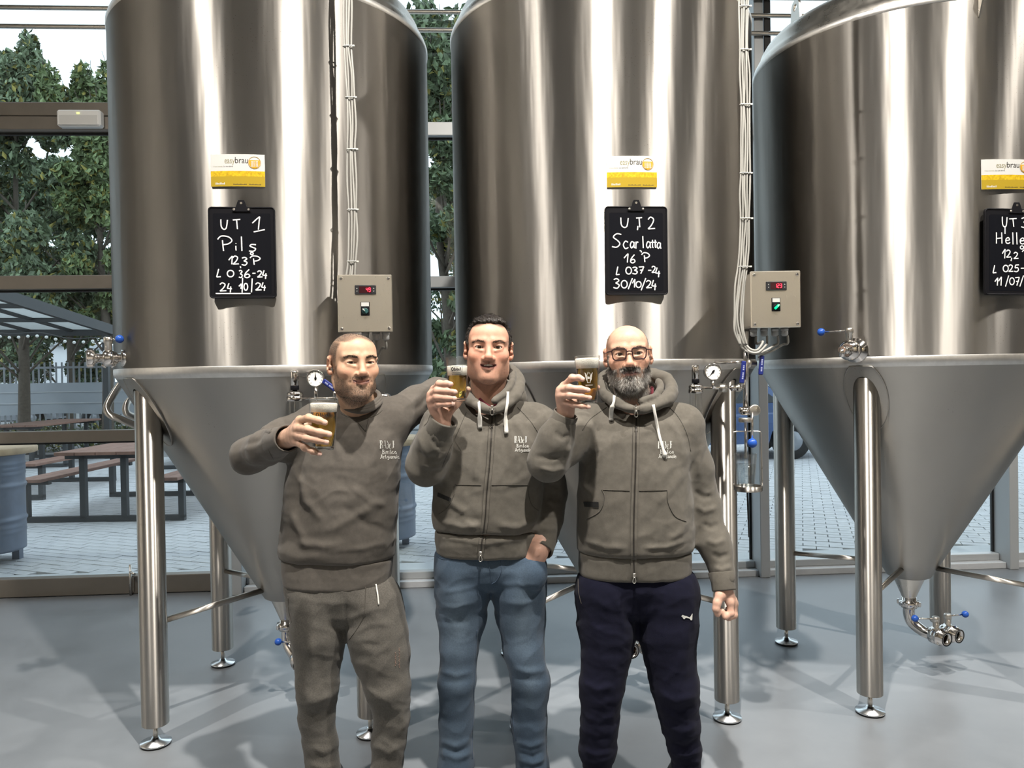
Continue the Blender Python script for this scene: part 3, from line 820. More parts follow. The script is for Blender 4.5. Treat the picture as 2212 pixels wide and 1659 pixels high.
# ================================================================== maker's plates on the tanks
M['plate_white'] = mat('plate_white', (0.52, 0.52, 0.50), 0.45, spec=.3)
M['plate_grain'] = mat('plate_grain', (0.50, 0.33, 0.010), 0.5, spec=.3, var=0.35, vscale=130)
M['plate_ochre'] = mat('plate_ochre', (0.34, 0.235, 0.014), 0.5, spec=.3)
M['ink'] = mat('dark_ink', (0.03, 0.025, 0.02), 0.5)
M['inkgrey'] = mat('grey_ink', (0.26, 0.24, 0.14), 0.5)
M['amber'] = mat('amber_print', (0.55, 0.29, 0.012), 0.5, spec=.3)
_txt = {}
def text_geo(s):
    if s not in _txt:
        cu = bpy.data.curves.new('txt', 'FONT'); cu.body = s; cu.resolution_u = 3
        ob = bpy.data.objects.new('txt', cu); COL.objects.link(ob)
        me = bpy.data.meshes.new_from_object(ob)
        V = np.array([v.co[:] for v in me.vertices]); F = [tuple(p.vertices) for p in me.polygons]
        bpy.data.objects.remove(ob); bpy.data.curves.remove(cu); bpy.data.meshes.remove(me)
        V[:, :2] -= V[:, :2].min(0); w = V[:, 0].max(); h = V[:, 1].max()
        _txt[s] = (V[:, :2] / np.array([w, h]), F)
    return _txt[s]
def maker_plate(ti, x0, y0, x1, y1, label):
    tx = TX[ti]
    p0 = ray_cyl(x0, y0, tx, TY, TR + .003); p1 = ray_cyl(x1, y1, tx, TY, TR + .003)
    a0 = math.atan2(p0[1] - TY, p0[0] - tx); a1 = math.atan2(p1[1] - TY, p1[0] - tx); z0, z1 = p1[2], p0[2]
    def S(u, v, lift=0.0):
        a = a0 + (a1 - a0) * u
        return np.array([tx + (TR + .0015 + lift) * math.cos(a), TY + (TR + .0015 + lift) * math.sin(a), z0 + (z1 - z0) * v])
    t = empty('maker_plate', S(.5, 0), label, 'sign', 'yellow and white maker plates')
    def patch(u0, v0, u1, v1, lift, th=.0012, n=12):
        m = MB(); vs = []; fs = []
        for i in range(n + 1):
            u = u0 + (u1 - u0) * i / n
            vs += [S(u, v0, lift), S(u, v1, lift), S(u, v0, lift + th), S(u, v1, lift + th)]
        for i in range(n):
            b = 4 * i; c = b + 4
            fs += [(b + 2, b + 3, c + 3, c + 2), (b, c, c + 1, b + 1), (b, b + 2, c + 2, c), (b + 1, c + 1, c + 3, b + 3)]
        fs += [(0, 1, 3, 2), (4 * n, 4 * n + 2, 4 * n + 3, 4 * n + 1)]
        return m.add(vs, fs)
    patch(0, 0, 1, 1, 0, .003).build('plate', M['plate_white'], t)
    patch(.0, 0, 1, .31, .003, .0004).build('ochre_band', M['plate_ochre'], t)
    patch(.0, .31, 1, .48, .003, .0005).build('grain_band', M['plate_grain'], t)
    def text(s, u0, v0, u1, v1, m, name):
        V, F = text_geo(s)
        MB().add([S(u0 + (u1 - u0) * a, v0 + (v1 - v0) * b, .0035) for a, b in V], F).build(name, m, t)
    text('easy', .265, .655, .455, .84, M['inkgrey'], 'lettering')
    text('brau', .46, .72, .70, .91, M['ink'], 'lettering')
    text('Il tuo mondo.', .06, .60, .23, .64, M['inkgrey'], 'lettering')
    text('La tua birra', .245, .60, .42, .645, M['ink'], 'lettering')
    def fine_print(u0, v0, u1, v1, n, m):      # print too small to read in the photograph
        mb = MB(); rr = random.Random(3)
        for i in range(n):
            ua = u0 + (u1 - u0) * i / n; ub = ua + (u1 - u0) / n * .62; vh = v1 - rr.choice((0, 0, .25, .35)) * (v1 - v0)
            mb.add([S(ua, v0, .0037), S(ub, v0, .0037), S(ub, vh, .0037), S(ua, vh, .0037)], [(0, 1, 2, 3)])
        mb.build('fine_print', m, t)
    fine_print(.09, .06, .27, .125, 9, M['plate_white'])
    fine_print(.42, .05, .67, .08, 16, M['ink'])
    fine_print(.71, .05, .93, .08, 15, M['ink'])
    # round emblem: ring, amber beer, three wheat ears
    W_ = abs(a1 - a0) * TR; H_ = z1 - z0; asp = W_ / H_
    c = (.815, .74); R = .185
    ring = [S(c[0] + (R / asp) * math.cos(q), c[1] + R * math.sin(q), .0038) for q in np.linspace(0, 2 * math.pi, 40, endpoint=False)]
    MB().tube(ring, .0007, 6, closed=True).build('emblem_ring', M['amber'], t)
    m = MB(); vs = [S(c[0], c[1] - .02, .0039)]; q = np.linspace(math.radians(158), math.radians(382), 25)
    vs += [S(c[0] + .9 * R / asp * math.cos(a), c[1] + .9 * R * math.sin(a) + (.02 * math.sin(a * 3) if i in (0, 24) else 0), .0039) for i, a in enumerate(q)]
    m.add(vs, [(0, i, i + 1) for i in range(1, 25)] + [(0, 25, 1)]).build('emblem_beer', M['amber'], t)
    m = MB()
    for dx in (-.42, 0, .42):
        for k in range(5):
            for sg in (-1, 1):
                uu = c[0] + (dx + sg * .09) * R / asp; vv = c[1] - .62 * R + k * .2 * R
                m.add([S(uu + .07 * R / asp * math.cos(a), vv + .10 * R * math.sin(a), .0044) for a in np.linspace(0, 2 * math.pi, 7)[:-1]], [tuple(range(6))])
    m.build('emblem_wheat', M['plate_white'], t)
    return t
maker_plate(0, 455, 334, 573, 404, 'small yellow and white maker plate above the Pils clipboard')
maker_plate(1, 1310, 338, 1419, 405, 'small yellow and white maker plate above the Scarlatta clipboard')
maker_plate(2, 2119, 345, 2232, 410, 'small yellow and white maker plate above the clipboard at the right picture edge')

# ================================================================== control boxes
M['display'] = mat('display_bezel', (0.02, 0.021, 0.024), 0.3)
M['led_red'] = mat('red_led', (.4, .0, .0), .4, emit=(1.0, 0.03, 0.06), estr=4.5)
M['led_green'] = mat('green_lamp', (.0, .35, .12), .3, emit=(0.0, 1.0, 0.35), estr=1.0)
M['switch_dark'] = mat('dark_teal_switch', (.02, .07, .07), .3)
SEG = {'0': 'abcdef', '1': 'bc', '2': 'abged', '3': 'abgcd', '4': 'fgbc', '9': 'abcdfg'}
def digits(mb, s, o, ax, ay, w, h):
    for i, ch in enumerate(s):
        b = o + ax * (i * w * 1.55)
        t = h * .13
        segs = {'a': ((.5, 1), 1), 'd': ((.5, 0), 1), 'g': ((.5, .5), 1), 'f': ((0, .75), 0), 'b': ((1, .75), 0), 'e': ((0, .25), 0), 'c': ((1, .25), 0)}
        for k in SEG[ch]:
            (u, v), hor = segs[k]
            c = b + ax * (w * u) + ay * (h * v)
            mb.obox(c, (w * .42, t * .5, .0004) if hor else (t * .5, h * .21, .0004), ax, ay, np.cross(ax, ay))
def control_box(x0, y0, x1, y1, depth, dp, label, value, on, glands, rot):
    A = at(x0, y0, depth); B = at(x1, y1, depth)
    c = (A + B) / 2
    ax = V3((math.cos(rot), math.sin(rot), 0)); n = V3((ax[1], -ax[0], 0)); ay = V3((0, 0, 1))
    w = (x1 - x0) / FPX * depth; h = (y1 - y0) / FPX * depth
    t = empty('control_box', c - ay * h / 2, label, 'control box', 'steel control boxes')
    MB().obox(c - n * dp / 2, (w / 2 - .004, dp / 2, h / 2 - .004), ax, -n, ay, .006).build('housing', M['boxsteel'], t)
    MB().obox(c + n * .004, (w / 2, .006, h / 2), ax, -n, ay, .004).build('lid', M['boxsteel'], t)
    f = c + n * .0105
    for sx in (-1, 1):
        for sz in (-1, 1):
            q = f + ax * sx * (w / 2 - .014) + ay * sz * (h / 2 - .014)
            sc_ = MB().lathe([(.0065, -.001), (.006, .002), (.003, .0038), (.001, .004)], q, n, 14).build('lid_screw', M['chrome'], t)
            MB().obox(q + n * .004, (.0008, .0004, .004), ax, n, ay).build('screw_slot', M['black'], sc_)
    # thermostat display
    q = f + ax * w * .01 + ay * h * .235
    dsp = MB().obox(q, (.0395, .004, .0175), ax, -n, ay, .002).build('thermostat', M['display'], t)
    MB().obox(q + n * .0042 - ax * .0005, (.0225, .0003, .0125), ax, -n, ay).build('display_window', mat('display_window', (.03, .004, .006), .15), dsp)
    mb = MB(); wd = .0062; hd = .0145
    total = len(value) * wd * 1.55 - wd * .55
    digits(mb, value, q + n * .0052 + ax * (.019 - total) - ay * hd / 2, ax, ay, wd, hd)
    mb.build('display_digits', M['led_red'], dsp)
    for sx in (-1, 1):
        for sz in (-1, 1):
            p = q + n * .0042 + ax * (sx * .031) + ay * sz * .0055
            MB().add([p + ay * .0022 * sz, p + ax * .0025 - ay * .0015 * sz, p - ax * .0025 - ay * .0015 * sz], [(0, 1, 2)]).build('button_mark', M['plate_white'], dsp)
    # selector switch with label
    q = f - ay * h * .10 + ax * w * .0
    sw = MB().obox(q - ay * .008, (.0165, .003, .0165), ax, -n, ay, .002).build('selector_switch', M['black'], t)
    MB().obox(q + ay * .018, (.0165, .002, .0095), ax, -n, ay, .001).build('switch_label_holder', M['black'], t)
    MB().obox(q + ay * .018 + n * .002, (.0142, .0006, .0075), ax, -n, ay).build('switch_label', M['plate_white'], t)
    MB().lathe([(.0125, .002), (.0122, .006), (.010, .008)], q - ay * .008, n, 24).build('switch_ring', M['switch_dark'] if not on else M['black'], sw)
    dv = (ax * .72 + ay * .69) if on else (-ax * .70 + ay * .71)
    MB().obox(q - ay * .008 + n * .010, (.011, .004, .0042), dv, n, np.cross(dv, n), .0012).build('switch_knob', M['led_green'] if on else M['switch_dark'], sw)
    MB().obox(q - ay * .008 + n * .0144 + dv * .007, (.005, .0006, .0018), dv, n, np.cross(dv, n)).build('switch_pointer', M['plate_white'], sw)
    # cable glands underneath
    for gx in glands:
        g = c - n * dp * .55 + ax * gx * w - ay * (h / 2 - .003)
        gl = MB().lathe([(.015, 0), (.015, .010), (.0125, .011), (.0135, .013), (.0135, .026), (.009, .031), (.006, .032)], g, (0, 0, -1), 12).build('cable_gland', M['gland'], t)
    return t, c, ax, n, ay, w, h
cb1 = control_box(731, 594, 847, 718, 2.90, .085, 'steel control box showing 49 on the left tank above the shaven man', '49', False, (-.02, .18, .36), math.radians(4))
cb2 = control_box(1620, 586, 1728, 708, 2.95, .15, 'steel control box showing 123 with green switch between middle and right tank', '123', True, (-.30, -.08, .14, .34), math.radians(-3))

# ================================================================== cable bundles
def bundle(label, centre, width_px, depth, ties, ncab=4):
    pts = centre
    base = at(pts[-1][0], pts[-1][1], depth)
    t = empty('cable_bundle', base, label, 'cables', 'cable bundles on the tanks')
    rr = random.Random(len(label))
    for k in range(ncab):
        off = (k - (ncab - 1) / 2) / ncab * width_px
        P = []
        for i, (x, y) in enumerate(pts):
            wob = rr.uniform(-1.6, 1.6)
            spread = 1.0 if (i % 2 == 0) else 1.12
            P.append(at(x + off * spread + wob, y, depth + rr.uniform(-.004, .004)))
        MB().tube(smooth_path(P, 5), .0037, 8).build('cable', M['cable'], t)
    for (x, y) in ties:
        c = at(x, y, depth)
        m = MB()
        w = width_px / FPX * depth / 2 + .001
        loop = [c + CR * (w * math.copysign(abs(math.cos(a)) ** .5, math.cos(a))) + CF * (.0075 * math.sin(a)) for a in np.linspace(0, 2 * math.pi, 20, endpoint=False)]
        m.tube(loop, .0022, 6, closed=True)
        m.obox(c + CR * (w + .002) - CF * .004, (.004, .003, .003), CR, CF, CU)
        m.build('cable_tie', M['tie'], t)
bundle('grey cable bundle with ties running down to the box showing 49 on the left tank', [(752, -420), (752, -200), (752, -60), (751, 20), (750, 100), (756, 160), (757, 210), (759, 270), (759, 322), (760, 390), (762, 452), (762, 510), (761, 565), (757, 600)], 21, 2.97,
       [(752, 100), (757, 211), (760, 323), (761, 453), (761, 565)])
bundle('grey cable bundle with ties beside the middle tank, above the box with green switch', [(1607, -420), (1607, -200), (1607, -60), (1607, 20), (1606, 98), (1609, 160), (1609, 225), (1610, 300), (1610, 372), (1609, 420), (1610, 470), (1608, 530), (1604, 575), (1598, 620), (1594, 680), (1597, 715), (1606, 745)], 22, 2.96,
       [(1608, 14), (1608, 108), (1610, 226), (1610, 374), (1611, 472), (1608, 576)], 5)
def gland_cables(cbx, gl, ends, label, drop):
    t_, c, ax, n, ay, w, h = cbx
    t = empty('connection_cables', c - ay * h / 2, label, 'cables', 'cables under the control boxes')
    for gx, e in zip(gl, ends):
        g = c - n * .0 + ax * gx * w - ay * (h / 2 + .028)
        dpf = float((g - CAM) @ CF)
        P = [g + n * -.05, g - n * .05 - ay * .03] + [at(x, y, d) for x, y, d in e]
        MB().tube(smooth_path(P, 6), .0048, 8).build('cable', M['cable'], t)
gland_cables(cb2, (-.30, -.08, .14, .34), [[(1648, 738, 2.97), (1636, 756, 2.96), (1618, 752, 2.97), (1601, 728, 3.0)], [(1655, 745, 2.98), (1636, 762, 2.955), (1614, 756, 2.97), (1598, 728, 3.0)],
             [(1670, 748, 2.99), (1652, 758, 2.97), (1630, 764, 2.96), (1604, 752, 2.98), (1596, 722, 3.0)], [(1690, 745, 3.02), (1668, 758, 3.0), (1645, 766, 2.98), (1640, 772, 3.0)]], 'grey cables looping under the control box showing 123', 0)
gland_cables(cb1, (-.02, .18, .36), [[(806, 752, 3.0), (806, 790, 3.02)], [(812, 752, 3.0), (812, 790, 3.02)], [(826, 752, 3.0), (816, 772, 3.0), (812, 790, 3.0)]], 'grey cables hanging under the control box showing 49', 0)

# ================================================================== pressure fittings (gauge, sight glass, valves)
M['dial'] = mat('dial_white', (0.85, 0.85, 0.82), 0.4)
M['clear'] = glass_pane('clear_glass', (0.955, 0.965, 0.965), 0.24)
def gauge(t, c, r, needle):
    n = -CF.copy(); n[2] = 0; n /= np.linalg.norm(n); ax = V3((-n[1], n[0], 0)); ay = V3((0, 0, 1))
    if ax[0] < 0: ax = -ax
    g = MB().lathe([(r * .6, -.026), (r * 1.0, -.024), (r * 1.0, .0), (r * 1.05, .002), (r * 1.02, .006), (r * .92, .007), (r * .9, .002)], c, n, 36).build('pressure_gauge', M['chrome'], t)
    MB().lathe([(r * .92, .002), (r * .92, .003)], c, n, 32).build('dial', M['dial'], g)
    m = MB(); d = ax * math.sin(needle) + ay * math.cos(needle); s_ = np.cross(n, d)
    m.add([c + n * .0042 + d * r * .8, c + n * .0042 + s_ * r * .11 - d * r * .15, c + n * .0042 - d * r * .3, c + n * .0042 - s_ * r * .11 - d * r * .15], [(0, 1, 2, 3)])
    m.lathe([(r * .14, .004), (r * .12, .006)], c, n, 12); m.build('needle', M['black'], g)
    m = MB()
    for k in range(11):
        a = math.radians(-135 + 27 * k); d = ax * math.sin(a) + ay * math.cos(a); s_ = np.cross(n, d)
        m.add([c + n * .0036 + d * r * f + s_ * r * .025 * q for f in (.70, .84) for q in (-1, 1)], [(0, 1, 3, 2)])
    m.build('dial_marks', M['ink'], g)
    MB().cyl(c - ay * r * .98 - n * .008, c - ay * (r + .018) - n * .008, .0075, n=6).build('gauge_nut', M['satin'], g)
    return g
def sight_glass(t, top, bot, ww):
    """top/bot world points; ww outer radius of the flange"""
    H = float(top[2] - bot[2]); o = V3((top[0], top[1], bot[2]))
    body = MB().lathe([(ww * .88, 0), (ww * .90, .004), (ww * .86, H * .40)], o, (0, 0, 1), 28, caps=False).build('sight_glass_cup', M['clear'], t)
    MB().lathe([(ww * .5, .004), (ww * .84, .006)], o, (0, 0, 1), 28, caps=False).build('cup_base', M['clear'], body)
    MB().cyl(o + V3((0, 0, H * .12)), o + V3((0, 0, H * .46)), ww * .09, n=8).build('dip_tube', M['satin'], body)
    MB().lathe([(ww * .98, H * .40), (ww * 1.05, H * .41), (ww * 1.05, H * .49), (ww * .9, H * .50), (ww * 1.0, H * .51), (ww * 1.0, H * .56), (ww * .78, H * .59), (ww * .3, H * .60), (ww * .3, H * .70), (ww * .52, H * .71), (ww * .52, H * .97), (ww * .42, H), (.001, H)], o, (0, 0, 1), 28).build('sight_glass_cap', M['chrome'], t)
    MB().lathe([(ww * .50, H * .62), (ww * .53, H * .63), (ww * .53, H * .70), (ww * .5, H * .71)], o, (0, 0, 1), 20).build('vent_ring', M['black'], t)
M['lever_print'] = mat('lever_print', (.35, .38, .55), .5)
def flat_lever(t, a, b, w, th=.006):
    a, b = V3(a), V3(b); d = (b - a); L = np.linalg.norm(d); d /= L
    s_ = np.cross(CF, d); s_ /= np.linalg.norm(s_)
    lv = MB().obox((a + b) / 2, (L / 2, w / 2, th), d, s_, np.cross(d, s_), .003).build('blue_lever', M['bluegrip'], t)
    mb = MB(); nn = np.cross(d, s_); nn = nn if nn @ CF < 0 else -nn
    for i in range(8):
        if i != 4: mb.obox(a + d * (L * (.22 + .08 * i)) + nn * th, (L * .028, w * .16, .0006), d, s_, nn)
    mb.build('lever_lettering', M['lever_print'], lv)
D2 = 2.99
f2 = empty('pressure_fitting', at(1612, 1058, D2), 'steel pressure fitting with gauge and blue levers between middle and right tank', 'valve fitting', 'pressure fittings')
MB().cyl(at(1612, 716, D2), at(1611, 880, D2), .0105, n=16).build('riser_pipe', M['chrome'], f2)
MB().cyl(at(1535, 783, 3.12), at(1606, 783, D2), .0062, n=12).build('tank_pipe', M['chrome'], f2)
MB().cyl(at(1500, 838, D2), at(1612, 838, D2), .0058, n=12).build('cross_pipe', M['chrome'], f2)
MB().cyl(at(1553, 838, D2 - .0), at(1570, 838, D2), .017, n=8).build('hex_nut', M['satin'], f2)
MB().lathe([(.009, 0), (.013, .002), (.013, .012), (.010, .014), (.010, .022), (.0145, .024), (.0145, .04), (.009, .042)], at(1578, 838, D2), at(1612, 838, D2) - at(1578, 838, D2), 14).build('union_fitting', M['chrome'], f2)
MB().sphere(at(1596, 838, D2), .0155, 14).build('ball_body', M['satin'], f2)
gauge(f2, at(1540, 803, D2), .0325, math.radians(-140))
MB().cyl(at(1540, 822, D2), at(1540, 840, D2), .0068, n=12).build('gauge_stem', M['chrome'], f2)
sight_glass(f2, at(1502, 789, D2), at(1502, 890, D2), .0275)
flat_lever(f2, at(1602, 828, D2 - .03), at(1607, 780, D2 - .03), .017)
MB().cyl(at(1600, 838, D2), at(1602, 826, D2 - .03), .006, n=10).build('lever_hub', M['satin'], f2)
MB().lathe([(.018, 0), (.018, .012), (.012, .014), (.010, .036)], at(1614, 785, D2), at(1640, 785, D2) - at(1614, 785, D2), 14).build('ball_valve_body', M['satin'], f2)
flat_lever(f2, at(1646, 768, D2 - .01), at(1643, 810, D2 - .01), .0175)
MB().lathe([(.012, 0), (.020, .002), (.024, .008), (.024, .020), (.018, .024), (.012, .026)], at(1612, 897, D2), (0, 0, 1), 24).build('clamp_body', M['chrome'], f2)
MB().lathe([(.002, 0), (.022, .001), (.022, .016), (.019, .018), (.001, .018)], at(1628, 886, D2 - .02), -CF, 26).build('clamp_knob', M['satin'], f2)
MB().cyl(at(1597, 886, D2), at(1628, 886, D2), .012, n=12).build('clamp_bolt', M['chrome'], f2)
MB().lathe([(.026, 0), (.0275, .003), (.0275, .014), (.026, .017)], at(1611, 912, D2), (0, 0, 1), 28).build('ferrule_clamp', M['satin'], f2)
MB().cyl(at(1611, 990, D2), at(1611, 908, D2), .0055, n=12).build('dip_tube', M['chrome'], f2)
MB().cyl(at(1625, 890, D2 - .035), at(1625, 950, D2 - .035), .0042, n=10).build('lever_rod', M['chrome'], f2)
MB().sphere(at(1625, 957, D2 - .035), .0185, 18).build('lever_knob', M['blueball'], f2)
MB().tube(smooth_path([at(1585, 1048, D2), at(1584, 990, D2), at(1584, 940, D2), at(1587, 933, D2), at(1600, 932, D2), at(1636, 932, D2), at(1643, 935, D2), at(1644, 945, D2), at(1645, 990, D2), at(1647, 1050, D2)], 4), .0028, 8).build('wire_holder', M['satin'], f2)
_o = at(1616, 1060, D2)
MB().lathe([(.052, 0), (.0545, .002), (.0545, .020), (.0515, .020), (.0515, .006), (.001, .006)], _o, (0, 0, 1), 36).build('glass_tray', M['legsteel'], f2)
MB().cyl(at(1614, 1059, D2), at(1618, 1160, D2 + .05), .003, n=6).build('drain_tube', M['rubber'], f2)
D1 = 2.93
f1 = empty('pressure_fitting', at(682, 900, D1), 'steel pressure fitting with gauge behind the shaven man in front of the left tank', 'valve fitting', 'pressure fittings')
MB().cyl(at(636, 861, D1), at(800, 861, D1), .0058, n=12).build('cross_pipe', M['chrome'], f1)
gauge(f1, at(682, 817, D1), .0325, math.radians(-3))
MB().cyl(at(682, 836, D1), at(682, 863, D1), .0068, n=12).build('gauge_stem', M['chrome'], f1)
sight_glass(f1, at(636, 801, D1), at(636, 910, D1), .0305)
flat_lever(f1, at(725, 842, D1 - .03), at(698, 822, D1 - .03), .019)
MB().cyl(at(722, 861, D1), at(724, 846, D1 - .03), .007, n=10).build('lever_hub', M['satin'], f1)
MB().cyl(at(800, 735, D1), at(803, 940, D1), .0105, n=16).build('riser_pipe', M['chrome'], f1)
MB().lathe([(.026, 0), (.030, .003), (.030, .03), (.022, .036)], at(826, 870, D1), (0, 0, 1), 24).build('clamp_body', M['chrome'], f1)

# glass of water standing in the wire holder
wg = empty('water_glass', _o + V3((-.008, 0, .0065)), 'clear beer glass of water in the wire holder under the pressure fitting', 'glass', 'beer glasses')
_b = _o + V3((-.008, 0, .0065))
M['water'] = glass_pane('water', (0.90, 0.92, 0.925), 0.26)
MB().lathe([(.001, 0), (.031, 0), (.032, .003), (.0425, .138), (.0415, .139), (.0405, .137), (.030, .014), (.001, .012)], _b, (0, 0, 1), 36, caps=False).build('glass_body', M['clear'], wg)
MB().lathe([(.001, .0135), (.0302, .0155), (.0372, .097), (.001, .097)], _b, (0, 0, 1), 32, caps=False).build('water', M['water'], wg)
# ================================================================== the yard outside
def canopy_mat():      # thin sheet that lets daylight through
    m = bpy.data.materials.new('translucent_sheet'); m.use_nodes = True; nt = m.node_tree; b = nt.nodes['Principled BSDF']
    b.inputs['Base Color'].default_value = (.75, .76, .75, 1); b.inputs['Roughness'].default_value = .6
    t = nt.nodes.new('ShaderNodeBsdfTranslucent'); t.inputs[0].default_value = (.8, .82, .82, 1)
    mx = nt.nodes.new('ShaderNodeMixShader'); mx.inputs[0].default_value = .6
    nt.links.new(b.outputs[0], mx.inputs[1]); nt.links.new(t.outputs[0], mx.inputs[2]); nt.links.new(mx.outputs[0], nt.nodes['Material Output'].inputs[0])
    return m
M['paver'] = mat('concrete_paver', (0.54, 0.55, 0.57), 0.85, var=0.12, vscale=9, bump=.05, bscale=90)
M['asphalt'] = mat('sand_joint', (0.24, 0.24, 0.245), 0.95, var=0.1)
M['concrete'] = mat('pale_concrete', (0.52, 0.54, 0.56), 0.85, var=0.08, vscale=3)
M['darkmetal'] = mat('charcoal_paint', (0.045, 0.05, 0.055), 0.5)
M['plank'] = mat('red_brown_plank', (0.26, 0.15, 0.115), 0.65, var=0.2, vscale=14, stretch=(1, 1, 1))
M['drum'] = mat('blue_grey_drum', (0.15, 0.18, 0.235), 0.42, 0.35, var=0.18, vscale=6, rvar=.1)
M['roundwood'] = mat('pale_wood_top', (0.50, 0.37, 0.24), 0.6, var=0.15, vscale=12)
M['fence'] = mat('fence_grey', (0.22, 0.235, 0.25), 0.5, 0.4)
M['screen'] = mat('grey_screen_cloth', (0.40, 0.43, 0.47), 0.85, var=0.07, vscale=2)
M['canopy'] = canopy_mat()
M['bulb'] = mat('frosted_bulb', (0.80, 0.82, 0.80), 0.25)
M['bark'] = mat('bark', (0.12, 0.10, 0.08), 0.9, var=.25, vscale=20)
M['leaf'] = mat('leaf', (0.1, 0.15, 0.05), 0.55, attr=True)
M['carblue'] = mat('car_blue', (0.05, 0.10, 0.24), 0.25, coat=.6)
M['carwhite'] = mat('car_white', (0.66, 0.68, 0.70), 0.25, coat=.6)
M['cargrey'] = mat('car_grey', (0.25, 0.27, 0.30), 0.25, 0.3, coat=.6)
M['carglass'] = mat('car_glass', (0.02, 0.025, 0.03), 0.06)
M['tyre'] = mat('tyre', (0.02, 0.02, 0.02), 0.8)
M['whitewall'] = mat('white_render', (0.74, 0.76, 0.78), 0.8)

struct('yard_ground', MB().box((-60, WY + .10, -.3), (60, 80, -.035)), M['asphalt'])
struct('threshold', MB().box((MUX[0] - 3, WY + .10, -.2), (MUX[-1] + 3, WY + .56, .012)), M['concrete'])
# pavers 10 x 20 cm, running bond, laid at an angle
PA = math.radians(-24); pax = V3((math.cos(PA), math.sin(PA), 0)); pay = V3((-math.sin(PA), math.cos(PA), 0))
pl, pw, gap = .21, .105, .008
yard = empty('yard_paving', (0, WY + .57, 0), kind='structure')
cells = []
for j in range(-170, 260):
    for i in range(-110, 120):
        c = pax * (i * pl + (j % 2) * pl / 2) + pay * (j * pw) + V3((0, 6.2, 0))
        if c[1] < WY + .62 or c[1] > 15.5: continue
        px, py, dz = to_px(c)
        if -60 < px < 2270: cells.append((dz, c, px, py))
cells.sort(key=lambda q: q[0])
def hidden(px, py):    # behind tanks, legs and people: too little shows
    return (625 < px < 855) or (915 < px < 1585) or (py > 1225)
near = [q for q in cells if not hidden(q[2], q[3])][:300]
nid = {id(q) for q in near}
rest = [q for q in cells if id(q) not in nid]
pm = MB().obox((0, 0, -.02), ((pl - gap) / 2, (pw - gap) / 2, .02), pax, pay, (0, 0, 1), .003).mesh('paver')
pm.materials.append(M['paver'])
for q in near:
    o = bpy.data.objects.new('paver', pm); COL.objects.link(o); o.parent = yard
    o.location = Vector((q[1] - np.array(yard.location) + V3((0, 0, random.uniform(-.002, .002)))).tolist())
C_ = np.array([q[1] for q in rest]); C_[:, 2] += RNG.uniform(-.002, .002, len(C_))
hx = pax * (pl - gap) / 2; hy = pay * (pw - gap) / 2
top = [(-1, -1), (1, -1), (1, 1), (-1, 1)]
vv = np.concatenate([np.stack([C_ + hx * a + hy * b for a, b in top], 1), np.stack([C_ + hx * a * 1.02 + hy * b * 1.04 - V3((0, 0, .03)) for a, b in top], 1)], 1)
bf = np.array([(0, 1, 2, 3), (4, 5, 1, 0), (5, 6, 2, 1), (6, 7, 3, 2), (7, 4, 0, 3)])
fi = (bf[None] + (np.arange(len(C_)) * 8)[:, None, None]).reshape(-1, 4)
o = raw_mesh('far_pavers', vv.reshape(-1, 3), fi, M['paver'], yard, smooth=False, off=np.array(yard.location)); o['kind'] = 'stuff'

# ------------------------------------------------------------------ picnic tables
def cf(r, d):      # camera ground coordinates (right, depth) -> world x, y
    return V3(CAM) * V3((1, 1, 0)) + _R0 * r + _F0 * d
def picnic_table(r0, r1, d0, d1, label, tilt=0.0):
    A = cf(r0, d0); B = cf(r1, d0); ax = (B - A) / np.linalg.norm(B - A); ay = V3((-ax[1], ax[0], 0))
    W_ = np.linalg.norm(B - A); L = d1 - d0
    def P(u, v, z): return A + ax * u + ay * v + V3((0, 0, z))
    t = empty('picnic_table', P(W_ / 2, L / 2, 0), label, 'picnic table', 'picnic tables in the yard')
    s = .03
    for v in (.12, L - .12):
        m = MB()
        m.box((0, 0, 0), (0, 0, 0)) if False else None
        m.obox(P(W_ / 2, v, .03), (W_ / 2, s, .03), ax, ay, (0, 0, 1))
        for u in (.03, W_ - .03): m.obox(P(u, v, .235), (.03, s, .205), ax, ay, (0, 0, 1))
        for u in (W_ / 2 - .22, W_ / 2 + .22): m.obox(P(u, v, .38), (.03, s, .34), ax, ay, (0, 0, 1))
        m.obox(P(W_ / 2, v, .70), (.40, s, .025), ax, ay, (0, 0, 1))
        for u in (.14, W_ - .14): m.obox(P(u, v, .425), (.14, s, .02), ax, ay, (0, 0, 1))
        m.build('end_frame', M['darkmetal'], t)
    for k in range(4):
        MB().obox(P(W_ / 2 - .33 + .22 * k, L / 2, .742), (.105, L / 2 + .05, .018), ax, ay, (0, 0, 1), .004).build('table_plank', M['plank'], t)
    for u in (.07, .21, W_ - .21, W_ - .07):
        MB().obox(P(u, L / 2, .462), (.066, L / 2 + .05, .018), ax, ay, (0, 0, 1), .004).build('bench_plank', M['plank'], t)
picnic_table(-5.24, -3.52, 8.1, 10.1, 'nearest picnic table with red-brown planks seen left of the first tank')
picnic_table(-7.75, -6.0, 9.7, 11.7, 'picnic table at the left picture edge behind the steel drum')
picnic_table(-6.3, -4.6, 12.9, 14.9, 'far picnic table behind the nearest picnic table')
picnic_table(-9.6, -7.9, 13.5, 15.5, 'farthest picnic table under the canopy')

